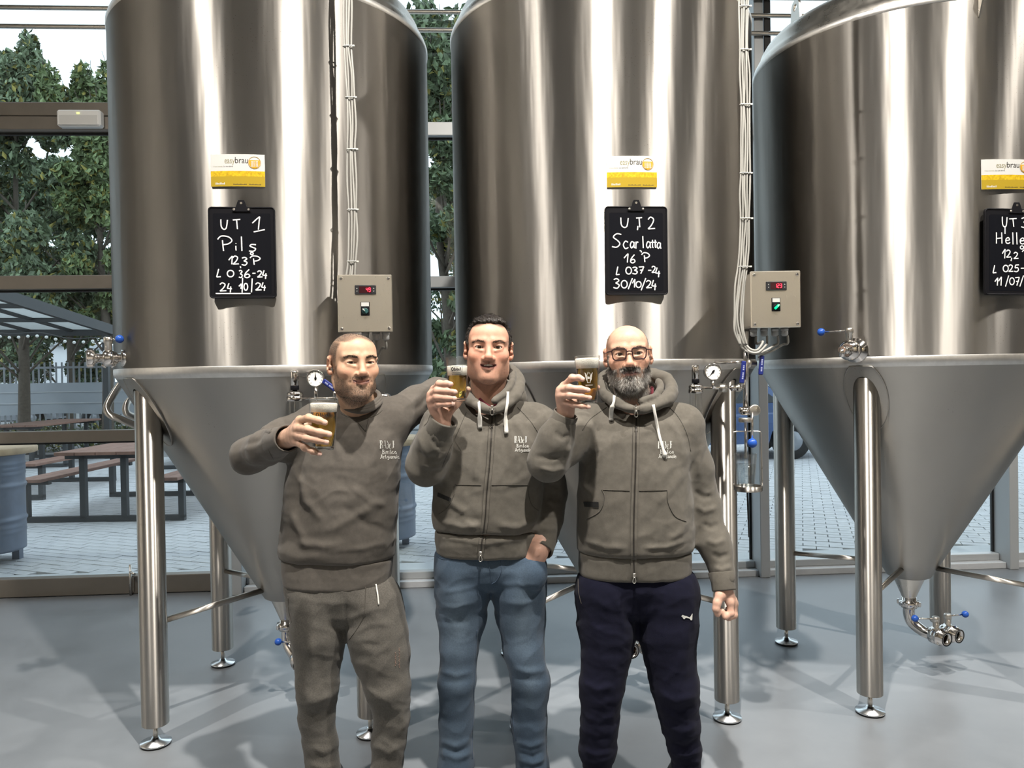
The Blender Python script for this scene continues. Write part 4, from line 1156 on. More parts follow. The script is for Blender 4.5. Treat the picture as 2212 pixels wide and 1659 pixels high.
# ------------------------------------------------------------------ steel drums with round wooden tops
def drum(r, d, label):
    c = cf(r, d)
    t = empty('steel_drum', c, label, 'drum', 'steel drums used as tables')
    R = .29; pr = [(R - .01, .10), (R, .105), (R, .12)]
    for z in np.linspace(.14, .88, 60):
        k = 0.0
        for zc, am in ((.36, .014), (.64, .014)): k += am * math.exp(-((z - zc) / .016) ** 2)
        for zc in (.26, .30, .74, .78, .82): k += .005 * math.exp(-((z - zc) / .012) ** 2)
        pr.append((R + k, z))
    pr += [(R + .008, .89), (R + .008, .905), (R - .01, .907)]
    MB().lathe(pr, c, (0, 0, 1), 48).build('barrel', M['drum'], t)
    for k in range(3):
        a = k * 2.094 + .5
        MB().box(c + V3((.22 * math.cos(a) - .03, .22 * math.sin(a) - .03, 0)), c + V3((.22 * math.cos(a) + .03, .22 * math.sin(a) + .03, .105))).build('foot', M['drum'], t)
    MB().lathe([(.37, .907), (.385, .915), (.385, .955), (.375, .965), (.001, .965)], c, (0, 0, 1), 48).build('round_top', M['roundwood'], t)
drum(-4.42, 6.42, 'blue-grey steel drum with pale round top at the left picture edge')
drum(-1.16, 6.75, 'blue-grey steel drum with round top behind the gap between the first two men')

# ------------------------------------------------------------------ fence with screen cloth
def fence(p0, p1, label, z0=0.0, zc=(.76, 1.49), h=1.97):
    p0, p1 = V3(p0), V3(p1); L = np.linalg.norm(p1 - p0); d = (p1 - p0) / L; s_ = V3((-d[1], d[0], 0))
    t = empty('bar_fence', (p0 + p1) / 2, label, 'fence')
    n = int(L / .135)
    bm = MB().obox((0, 0, h / 2), (.016, .012, h / 2), d, s_, (0, 0, 1)).mesh('bar'); bm.materials.append(M['fence'])
    for i in range(n):
        q = p0 + d * (i * .135)
        x, y, z = to_px(q + V3((0, 0, 1.7)))
        if -40 < x < 300 or 910 < x < 1000 or 1570 < x < 1780:
            o = bpy.data.objects.new('bar', bm); COL.objects.link(o); o.parent = t; o.location = Vector((q - (p0 + p1) / 2).tolist())
    for z in (.25, h - .12):
        MB().obox((p0 + p1) / 2 + V3((0, 0, z)), (L / 2, .02, .025), d, s_, (0, 0, 1)).build('rail', M['fence'], t)
    if zc: 
        m = MB(); k = int(L / .4); vs = []; fs = []
        for i in range(k + 1):
            q = p0 + d * (L * i / k) - s_ * (.05 + .02 * math.sin(i * 1.7))
            vs += [q + V3((0, 0, zc[0] + .02 * math.sin(i * .9))), q + V3((0, 0, (zc[0] + zc[1]) / 2)) - s_ * .015, q + V3((0, 0, zc[1]))]
        for i in range(k):
            b = 3 * i; fs += [(b, b + 3, b + 4, b + 1), (b + 1, b + 4, b + 5, b + 2)]
        m.add(vs, fs, True); sc_ = m.build('screen_cloth', M['screen'], t)
        for z in (zc[0] + .26, zc[0] + .52):
            MB().obox((p0 + p1) / 2 - s_ * .085 + V3((0, 0, z)), (L / 2, .003, .012), d, s_, (0, 0, 1)).build('cloth_strap', M['concrete'], sc_)
fence(cf(-17, 18.0), cf(14, 18.0), 'grey bar fence with pale screen cloth across the far side of the yard')
# low planting along the fence
def leaf_cloud(n, centres, radii, size, base, spread, seed, droop=.5):
    r = np.random.default_rng(seed)
    k = r.integers(0, len(centres), n)
    C = np.array(centres)[k]; Rd = np.array(radii)[k]
    u = r.normal(size=(n, 3)); u /= np.linalg.norm(u, axis=1)[:, None]
    P = C + u * Rd * (r.random(n)[:, None] ** .38)
    d = r.normal(size=(n, 3)) * .7; d[:, 2] -= droop; d /= np.linalg.norm(d, axis=1)[:, None]
    s = np.cross(d, r.normal(size=(n, 3))); s /= np.linalg.norm(s, axis=1)[:, None]
    nn = np.cross(d, s)
    L = size * r.uniform(.7, 1.35, n)[:, None]; w = L * .24
    v = np.stack([P - d * L * .5, P + s * w - nn * L * .04, P + d * L * .5 + nn * L * .08, P - s * w - nn * L * .04], 1).reshape(-1, 3)
    f = np.arange(n * 4).reshape(-1, 4)
    t = r.random(n)[:, None]; yel = (r.random(n) < .10)[:, None]
    col = np.array(base) * (1 - spread + 2 * spread * t)
    col = np.where(yel, np.array([0.30, 0.27, 0.07]) * (0.7 + .5 * t), col)
    return v, f, np.repeat(col, 4, 0)
def tree(r, d, h, crown, label, n, seed, base=(0.075, 0.115, 0.045), lsize=.14, low=2.0, sparse_top=True):
    c = cf(r, d); rr = random.Random(seed)
    t = empty('leafy_tree', c, label, 'tree', 'trees beyond the yard')
    tr = MB(); H = h
    tr.tube(smooth_path([c + V3((0, 0, -.1)), c + V3((.05, 0, H * .3)), c + V3((-.1, .1, H * .6)), c + V3((0, 0, H * .95))], 4), [.14 - .12 * i / 12 for i in range(13)], 8)
    tr.build('trunk', M['bark'], t)
    br = MB(); cs = []; rd = []
    for k in range(46):
        zz = low + (H - low) * rr.random() ** .8
        f = 1 - .62 * max(0, (zz - low) / (H - low)) ** 1.5
        a = rr.uniform(0, 6.28); R = crown * f * math.sqrt(rr.random())
        q = c + V3((R * math.cos(a), R * math.sin(a), zz)); cs.append(q); rd.append(V3((.75, .75, .6)) * (crown * .34))
        b0 = c + V3((0, 0, max(zz - R * .8, low * .6)))
        br.tube(smooth_path([b0, (b0 + q) / 2 + V3((0, 0, .15)), q + V3((0, 0, .1 + .5 * rr.random()))], 3), [.03 - .0035 * i for i in range(7)], 5)
    if sparse_top:
        for k in range(16):
            a = rr.uniform(0, 6.28); R = crown * .8 * rr.random(); q = c + V3((R * math.cos(a), R * math.sin(a), H * rr.uniform(.8, .95)))
            e = q + V3((rr.uniform(-.3, .3), rr.uniform(-.3, .3), rr.uniform(.7, 1.5)))
            br.tube(smooth_path([q, (q + e) / 2 + V3((.08, 0, 0)), e], 3), [.014, .012, .010, .009, .007, .005, .004], 5)
            cs.append((q + e) / 2); rd.append(V3((.25, .25, .6)))
    br.build('branches', M['bark'], t)
    v, f, cl = leaf_cloud(n, cs, rd, lsize, base, .45, seed)
    o = raw_mesh('foliage', v, f, M['leaf'], t, smooth=False, off=c, cols=cl); o['kind'] = 'stuff'
tree(-10.5, 16.5, 8.0, 1.75, 'big leafy tree at the left picture edge with bare twigs on top', 36000, 1, (.150, .200, .115), .16, low=2.6)
tree(-8.6, 16.3, 7.4, 1.15, 'slim leafy tree close to the left tank edge', 24000, 2, (.155, .210, .090), .16, low=2.6)
tree(-12.3, 21.4, 7.4, 2.3, 'leafy tree standing behind the fence left of the first tank', 30000, 4, (.115, .165, .095), .18, low=1.6, sparse_top=False)
tree(-15.9, 23.5, 7.8, 2.2, 'leafy tree far behind the fence at the left', 22000, 7, (.125, .17, .11), .18, low=1.6, sparse_top=False)
tree(-9.0, 22.0, 6.8, 1.4, 'leafy tree behind the fence partly hidden by the first tank', 14000, 3, (.115, .165, .095), .18, low=1.6, sparse_top=False)
tree(-1.05, 12.6, 6.9, 1.1, 'tall leafy tree seen in the gap between left and middle tank', 20000, 5, (.150, .205, .11), low=1.5)
tree(-1.4, 20.8, 6.6, 2.2, 'leafy tree standing behind the gap between left and middle tank', 16000, 6, (.10, .15, .09), low=1.2, sparse_top=False)
for k, (r, d) in enumerate([(-12.6, 17.0), (-10.6, 17.1), (-8.7, 17.0), (-6.8, 17.1), (-1.0, 17.0)]):
    c = cf(r, d)
    v, f, cl = leaf_cloud(1400, [c + V3((0, 0, .35)), c + V3((.4, 0, .25)), c + V3((-.5, 0, .3))], [V3((.5, .35, .35))] * 3, .09, (.10, .13, .06), .5, 40 + k, 0)
    tag(raw_mesh('low_shrub', v - c, f, M['leaf'], None, smooth=False, cols=cl), ['low shrub at the far left foot of the fence', 'low shrub at the fence behind the farthest picnic table', 'low shrub at the fence left of the first tank', 'low shrub at the fence beside the left tank edge', 'low shrub at the fence between left and middle tank'][k], 'shrub', 'low shrubs along the fence').location = Vector(c.tolist())

# ------------------------------------------------------------------ canopy with translucent sheets and bulbs
C0 = cf(-7.8, 15.1); C1 = cf(-7.65, 11.5); e1 = (C1 - C0); e1 /= np.linalg.norm(e1); L1 = 5.4; e2 = V3((-e1[1], e1[0], 0)); e2 = -e2 if e2[0] > 0 else e2
cz = 2.50; Wd = 4.8
cn = empty('yard_canopy', (C0 + e1 * L1 / 2 + e2 * Wd / 2), 'dark framed yard canopy with pale roof sheets at the left', 'canopy')
def CP(u, v, z=0): return C0 + e1 * u + e2 * v + V3((0, 0, cz + z + .094 * u + .012 * v))
def beam(a, b, w, h, name):
    d = b - a; L = np.linalg.norm(d); d /= L; s_ = np.cross((0, 0, 1), d); s_ /= np.linalg.norm(s_)
    MB().obox((a + b) / 2, (L / 2, w, h), d, s_, np.cross(d, s_)).build(name, M['darkmetal'], cn)
vs_ = np.linspace(0, Wd, 7); us = np.linspace(0, L1, 5)
for v in vs_: beam(CP(0, v), CP(L1, v), .045, .03 if 0 < v < Wd else .09, 'rafter')
for u in us: beam(CP(u, 0, -.02), CP(u, Wd, -.02), .045, .035 if u > 0 else .08, 'purlin')
for i in range(4):
    for j in range(6):
        q = [CP(us[i] + .05, vs_[j] + .05, .012), CP(us[i + 1] - .05, vs_[j] + .05, .012), CP(us[i + 1] - .05, vs_[j + 1] - .05, .012), CP(us[i] + .05, vs_[j + 1] - .05, .012)]
        MB().add(q + [p + V3((0, 0, .012)) for p in q], [(3, 2, 1, 0), (4, 5, 6, 7), (0, 1, 5, 4), (1, 2, 6, 5), (2, 3, 7, 6), (3, 0, 4, 7)]).build('roof_sheet', M['canopy'], cn)
for (u, v) in ((.1, .1), (L1 - .1, Wd - .1), (.1, Wd - .1)):
    p = CP(u, v); MB().box(p * V3((1, 1, 0)) - V3((.05, .05, 0)), p + V3((.05, .05, 0))).build('post', M['darkmetal'], cn)
sl = empty('string_lights', CP(.3, 1.5, -.2), 'string of round pale bulbs hung under the yard canopy', 'string lights')
wire = []
for k in range(14):
    x = -20 + k * 20.0; y = 716 + 0.075 * x + 4 * math.sin(k * .9)
    p = at(x, y, 10.6); wire.append(p)
    MB().sphere(p - V3((0, 0, .05)), .022, 10).build('bulb', M['bulb'], sl)
MB().tube(wire, .006, 5).build('wire', M['darkmetal'], sl)

# ------------------------------------------------------------------ parked cars and the white building
def car(r, d, yaw, paint, label, length=4.2, hgt=1.48):
    c = cf(r, d); ax = V3((math.cos(yaw), math.sin(yaw), 0)); ay = V3((-ax[1], ax[0], 0)); az = V3((0, 0, 1))
    t = empty('parked_car', c, label, 'car', 'cars parked beyond the yard')
    h = hgt / 1.48
    body = [(-2.1, .35), (-2.1, .72), (-2.0, .86), (-1.35, .92), (1.25, .96), (1.95, .82), (2.1, .6), (2.1, .32)]
    body += [(1.75, .30), (1.68, .48), (1.5, .62), (1.3, .66), (1.1, .62), (.92, .48), (.86, .28), (-.86, .28), (-.92, .48), (-1.1, .62), (-1.3, .66), (-1.5, .62), (-1.68, .48), (-1.75, .3)]
    k = length / 4.2
    def loft(poly, hw_fn):
        m = MB(); n = len(poly); vs = []
        for s in (-1, 1):
            for (x, z) in poly: vs.append(c + ax * x * k + ay * s * hw_fn(x, z) + az * z * h)
        fs = [tuple(range(n)), tuple(reversed(range(n, 2 * n)))] + [(i, n + i, n + (i + 1) % n, (i + 1) % n) for i in range(n)]
        return m.add(vs, fs)
    hw = lambda x, z: .86 - .10 * max(0, abs(x) - 1.5) - max(0, z - .75) * .12
    o = loft(body, hw).build('body', paint, t)
    cab = [(-1.5, .90), (-.95, 1.36), (-.5, 1.45), (.35, 1.46), (.75, 1.36), (1.35, .93)]
    hc = lambda x, z: .80 - max(0, z - .9) * .38
    loft(cab, hc).build('cabin', paint, t)
    m = MB()
    for s in (-1, 1):
        for poly in ([(-1.3, .96), (-.88, 1.32), (-.38, 1.37), (-.30, .96)], [(-.2, .96), (-.28, 1.37), (.35, 1.38), (.68, 1.30), (1.1, .96)]):
            m.add([c + ax * x * k + ay * s * (hc(x, z) + .006) + az * z * h for x, z in poly], [(0, 1, 2, 3)] if len(poly) == 4 else [(0, 1, 2, 3, 4)])
    m.build('side_windows', M['carglass'], t)
    for (a, b) in (((-1.46, .95), (-.98, 1.34)), ((1.32, .97), (.79, 1.33))):
        of = V3(ax) * (.012 if a[0] > 0 else -.012) + az * .01
        MB().add([c + ax * p[0] * k + ay * s * (hc(*p) - .06) + az * p[1] * h + of for p, s in ((a, -1), (a, 1), (b, 1), (b, -1))], [(0, 1, 2, 3)]).build('windscreen', M['carglass'], t)
    for x in (-1.3, 1.3):
        for s in (-1, 1):
            q = c + ax * x * k + ay * s * .70 + az * .31
            w = MB().lathe([(.2, -.1), (.30, -.1), (.315, -.07), (.315, .07), (.30, .1), (.2, .1)], q, ay, 24).build('wheel', M['tyre'], t)
            MB().lathe([(.17, 0), (.16, .008), (.05, .012)], q + ay * s * .098, ay * s, 20).build('hub', M['cargrey'], w)
    for s in (-1, 1):
        MB().obox(c + ax * 2.03 * k + ay * s * .58 + az * .68 * h, (.06, .16, .07), ax, ay, az, .02).build('headlight', M['white'], t)
    MB().obox(c + ax * 2.10 * k + az * .45 * h, (.02, .5, .07), ax, ay, az).build('bumper_grille', M['black'], t)
car(3.35, 13.6, math.radians(0), M['carblue'], 'blue car parked in the yard between middle and right tank', 4.2)
car(-17.2, 26.0, math.radians(0), M['cargrey'], 'grey car parked behind the fence at the left picture edge', 4.4)
car(-12.4, 26.0, math.radians(0), M['carwhite'], 'white car parked behind the fence left of the first tank', 4.2)
wb = empty('white_building', cf(-21, 31), 'plain white building beyond the fence at the left', 'building')
_p = cf(-20.6, 31)
MB().box(_p - V3((4, 0, 0)), _p + V3((2.1, 5, 3.0))).build('wall', M['whitewall'], wb)
MB().box(_p + V3((-4.2, -.2, 3.0)), _p + V3((2.3, 5.2, 3.2))).build('roof_edge', M['concrete'], wb)
for k in range(7):
    MB().box(_p + V3((-3.6 + .8 * k, -.03, .6)), _p + V3((-3.5 + .8 * k, 0.0, 2.6))).build('wall_rib', M['fence'], wb)
# ================================================================== sculpting helpers: smooth fields meshed by surface nets
# people are modelled in camera-aligned metres: u right, d depth, v up (then turned into the room)
def uv(px, py, d):
    return np.array([(px - 1106.0) * d / FPX, d, (829.5 - py) * d / FPX])
def cam2w(P):
    P = np.asarray(P, float)
    return CAM + P[:, :1] * CR + P[:, 1:2] * CF + P[:, 2:3] * CU
BIG = 0.06
class Field:
    def __init__(s, xs, ys, zs):
        s.x, s.y, s.z = [np.asarray(a, np.float32) for a in (xs, ys, zs)]
        s.F = np.full((len(xs), len(ys), len(zs)), BIG, np.float32)
    def crop(s, lo, hi):
        sl = []
        for a, l, h in zip((s.x, s.y, s.z), lo, hi):
            i0 = max(int(np.searchsorted(a, l)) - 1, 0); i1 = min(int(np.searchsorted(a, h)) + 1, len(a))
            if i1 - i0 < 1: return None
            sl.append(slice(i0, i1))
        return tuple(sl)
    def apply(s, fn, lo, hi, k, op):
        m = k + 0.028
        sl = s.crop(np.asarray(lo) - m, np.asarray(hi) + m)
        if sl is None: return
        X = s.x[sl[0]][:, None, None]; Y = s.y[sl[1]][None, :, None]; Z = s.z[sl[2]][None, None, :]
        d = fn(X, Y, Z)
        a = s.F[sl]
        if op == 'u':
            h = np.clip(.5 + .5 * (d - a) / k, 0, 1); r = d * (1 - h) + a * h - k * h * (1 - h)
        else:      # subtract
            d = -d
            h = np.clip(.5 - .5 * (d - a) / k, 0, 1); r = d * (1 - h) + a * h + k * h * (1 - h)
        s.F[sl] = r
    def rc(s, a, b, ra, rb=None, k=.01, op='u'):
        a = np.asarray(a, float); b = np.asarray(b, float); rb = ra if rb is None else rb
        ba = b - a; L2 = float(ba @ ba) + 1e-12; R = max(ra, rb)
        def fn(X, Y, Z):
            x, y, z = X - a[0], Y - a[1], Z - a[2]
            t = np.clip((x * ba[0] + y * ba[1] + z * ba[2]) / L2, 0, 1)
            return np.sqrt((x - t * ba[0]) ** 2 + (y - t * ba[1]) ** 2 + (z - t * ba[2]) ** 2) - (ra + (rb - ra) * t)
        s.apply(fn, np.minimum(a, b) - R, np.maximum(a, b) + R, k, op)
    def chain(s, P, R, k=.012, op='u'):
        for i in range(len(P) - 1): s.rc(P[i], P[i + 1], R[i], R[i + 1], k, op)
    def el(s, c, r, k=.01, op='u', M=None):
        c = np.asarray(c, float); r = np.asarray(r, float)
        if M is None: ext = r
        else: ext = np.sqrt(((M * r[None, :]) ** 2).sum(1))
        def fn(X, Y, Z):
            x, y, z = X - c[0], Y - c[1], Z - c[2]
            if M is not None:
                x, y, z = (M[0, 0] * x + M[1, 0] * y + M[2, 0] * z, M[0, 1] * x + M[1, 1] * y + M[2, 1] * z, M[0, 2] * x + M[1, 2] * y + M[2, 2] * z)
            k0 = np.sqrt((x / r[0]) ** 2 + (y / r[1]) ** 2 + (z / r[2]) ** 2)
            k1 = np.sqrt((x / r[0] ** 2) ** 2 + (y / r[1] ** 2) ** 2 + (z / r[2] ** 2) ** 2) + 1e-9
            return k0 * (k0 - 1) / k1
        s.apply(fn, c - ext, c + ext, k, op)
    def loft(s, rows, k=.02, op='u', n=2.4, cap=.012):
        """rows: (v, u0, u1, d_front, d_back) from low to high"""
        R = np.array(sorted(rows), float); v = R[:, 0]
        lo = [R[:, 1].min(), R[:, 3].min(), v[0]]; hi = [R[:, 2].max(), R[:, 4].max(), v[-1]]
        def fn(X, Y, Z):
            z = Z.ravel(); zz = np.clip(z, v[0], v[-1])
            f = lambda q: np.interp(zz, v, q)[None, None, :].astype(np.float32)
            uc, w = f((R[:, 1] + R[:, 2]) / 2), f((R[:, 2] - R[:, 1]) / 2)
            dc, h = f((R[:, 3] + R[:, 4]) / 2), f((R[:, 4] - R[:, 3]) / 2)
            q = (np.abs((X - uc) / w) ** n + np.abs((Y - dc) / h) ** n) ** (1 / n)
            side = (q - 1) * np.minimum(w, h)
            ez = np.maximum(v[0] - z, z - v[-1])[None, None, :].astype(np.float32) * np.ones_like(side)
            return np.where(ez > -cap, np.sqrt(np.maximum(side + cap, 0) ** 2 + np.maximum(ez + cap, 0) ** 2) - cap + np.minimum(np.maximum(side + cap, ez + cap), 0), side)
        s.apply(fn, lo, hi, k, op)
    def mesh(s):
        F = s.F; S = F < 0
        n0, n1, n2 = F.shape
        cnt = np.zeros((n0 - 1, n1 - 1, n2 - 1), np.uint8)
        for i in (0, 1):
            for j in (0, 1):
                for k in (0, 1): cnt += S[i:n0 - 1 + i, j:n1 - 1 + j, k:n2 - 1 + k]
        act = (cnt > 0) & (cnt < 8)
        idx = np.full(act.shape, -1, np.int64); I, J, K = np.nonzero(act); N = len(I); idx[I, J, K] = np.arange(N)
        acc = np.zeros((N, 3)); num = np.zeros(N)
        cs = [(i, j, k) for i in (0, 1) for j in (0, 1) for k in (0, 1)]
        val = {c: F[I + c[0], J + c[1], K + c[2]].astype(float) for c in cs}
        pos = {c: np.stack([s.x[I + c[0]], s.y[J + c[1]], s.z[K + c[2]]], 1).astype(float) for c in cs}
        for c in cs:
            for ax in range(3):
                if c[ax] == 0:
                    e = list(c); e[ax] = 1; e = tuple(e)
                    a, b = val[c], val[e]; m = (a < 0) != (b < 0)
                    t = a[m] / (a[m] - b[m])
                    acc[m] += pos[c][m] + (pos[e][m] - pos[c][m]) * t[:, None]; num[m] += 1
        V = acc / num[:, None]
        faces = []
        for ax in range(3):
            sl0 = [slice(None)] * 3; sl1 = [slice(None)] * 3; sl0[ax] = slice(0, -1); sl1[ax] = slice(1, None)
            A = S[tuple(sl0)]; B = S[tuple(sl1)]; ch = A != B
            o1, o2 = [q for q in range(3) if q != ax]
            lim = [slice(None)] * 3; lim[o1] = slice(1, -1); lim[o2] = slice(1, -1)
            g = np.array(np.nonzero(ch[tuple(lim)])); 
            if g.shape[1] == 0: continue
            g[o1] += 1; g[o2] += 1
            def cid(d1, d2):
                q = [g[0].copy(), g[1].copy(), g[2].copy()]; q[o1] += d1; q[o2] += d2
                return idx[q[0], q[1], q[2]]
            quad = np.stack([cid(-1, -1), cid(0, -1), cid(0, 0), cid(-1, 0)], 1)
            inside = A[g[0], g[1], g[2]]
            flip = inside if ax != 1 else ~inside
            quad[~flip] = quad[~flip][:, ::-1]
            faces.append(quad)
        Q = np.concatenate(faces); Q = Q[(Q >= 0).all(1)]
        return V, Q

def vnormals(V, Q):
    a = V[Q[:, 2]] - V[Q[:, 0]]; b = V[Q[:, 3 if Q.shape[1] == 4 else 1]] - V[Q[:, 1 if Q.shape[1] == 4 else 0]]
    n = np.cross(a, b); N = np.zeros_like(V)
    for c in range(Q.shape[1]): np.add.at(N, Q[:, c], n)
    return N / (np.linalg.norm(N, axis=1)[:, None] + 1e-12)
def relax(V, Q, it=1, lam=.5):
    for _ in range(it):
        S = np.zeros_like(V); c = np.zeros(len(V))
        for i in range(4):
            j = (i + 1) % 4
            np.add.at(S, Q[:, i], V[Q[:, j]]); np.add.at(c, Q[:, i], 1)
            np.add.at(S, Q[:, j], V[Q[:, i]]); np.add.at(c, Q[:, j], 1)
        V = V + lam * (S / c[:, None] - V)
    return V
def segdist(P, a, b):
    a, b = np.asarray(a, float), np.asarray(b, float); d = b - a
    t = np.clip(((P - a) @ d) / (d @ d + 1e-9), 0, 1)
    return np.linalg.norm(P - a - t[:, None] * d, axis=1), t
def folds(V, N, FL):
    """cloth folds: (points in photo pixels, height mm, half width px); ridges > 0, creases < 0; only where the cloth faces the camera"""
    px = np.stack([1106 + FPX * V[:, 0] / V[:, 1], 829.5 - FPX * V[:, 2] / V[:, 1]], 1)
    face = np.clip(-N[:, 1] * 2.5 + .35, 0, 1)
    D = np.zeros(len(V))
    for pts, amp, sg in FL:
        best = np.full(len(V), 1e9); bt = np.zeros(len(V)); n = len(pts) - 1
        for i in range(n):
            dd, t = segdist(px, pts[i], pts[i + 1])
            m = dd < best; best[m] = dd[m]; bt[m] = (i + t[m]) / n
        tap = np.clip(np.sin(np.pi * np.clip(bt, .02, .98)) * 1.6, 0, 1)
        D += amp * .001 * np.exp(-(best / sg) ** 2) * tap
    return V + N * (D * face)[:, None]
def wob(V, amp, fr, seed):
    r = np.random.default_rng(seed); o = np.zeros(len(V))
    for k in range(7):
        w = r.normal(size=3) * fr * (1 + .5 * k); o += np.sin(V @ w + r.uniform(0, 6.28)) / (1 + .45 * k)
    return o * amp
def wrinkle(V, amp, seed, fr=42.0):
    """soft ridged creases of loose cloth"""
    r = np.random.default_rng(seed + 100); o = np.zeros(len(V))
    warp = np.stack([wob(V, .012, 14, seed + i) for i in range(3)], 1)
    for k in range(6):
        w = r.normal(size=3) * np.array([.55, .55, 1.0]); w *= fr * (1 + .35 * k) / np.linalg.norm(w)
        m = .5 + .5 * np.sin((V + warp) @ (r.normal(size=3) * 9) + r.uniform(0, 6.28))
        o += m * ((1 - np.abs(np.sin((V + warp) @ w * .5 + r.uniform(0, 6.28)))) ** 2 - .3) / (1 + .4 * k)
    return o * amp
def rng_(a, b, h): return np.arange(a, b + h, h)
def graded(total, fine):
    """1-D grid: coarse step over total=(a,b,h), finer over each (a,b,h) in fine"""
    a, b, h = total; out = [a]; 
    while out[-1] < b:
        x = out[-1]; st = h
        for (fa, fb, fh) in fine:
            if fa - 1e-9 <= x < fb: st = min(st, fh)
            elif x < fa: 
                st = min(st, max(fa - x, fh))
        out.append(x + st)
    return np.array(out)
def rotm(yaw, pitch, roll):
    """columns = local axes in camera frame; yaw turns the face to the image right"""
    cy, sy = math.cos(yaw), math.sin(yaw); Ry = np.array([[cy, -sy, 0], [sy, cy, 0], [0, 0, 1.0]])
    cp, sp = math.cos(pitch), math.sin(pitch); Rx = np.array([[1, 0, 0], [0, cp, -sp], [0, sp, cp]])
    cr, sr = math.cos(roll), math.sin(roll); Rr = np.array([[cr, 0, sr], [0, 1, 0], [-sr, 0, cr]])
    return Rr @ Ry @ Rx
def sstep(x, a, b):
    t = np.clip((x - a) / (b - a), 0, 1); return t * t * (3 - 2 * t)

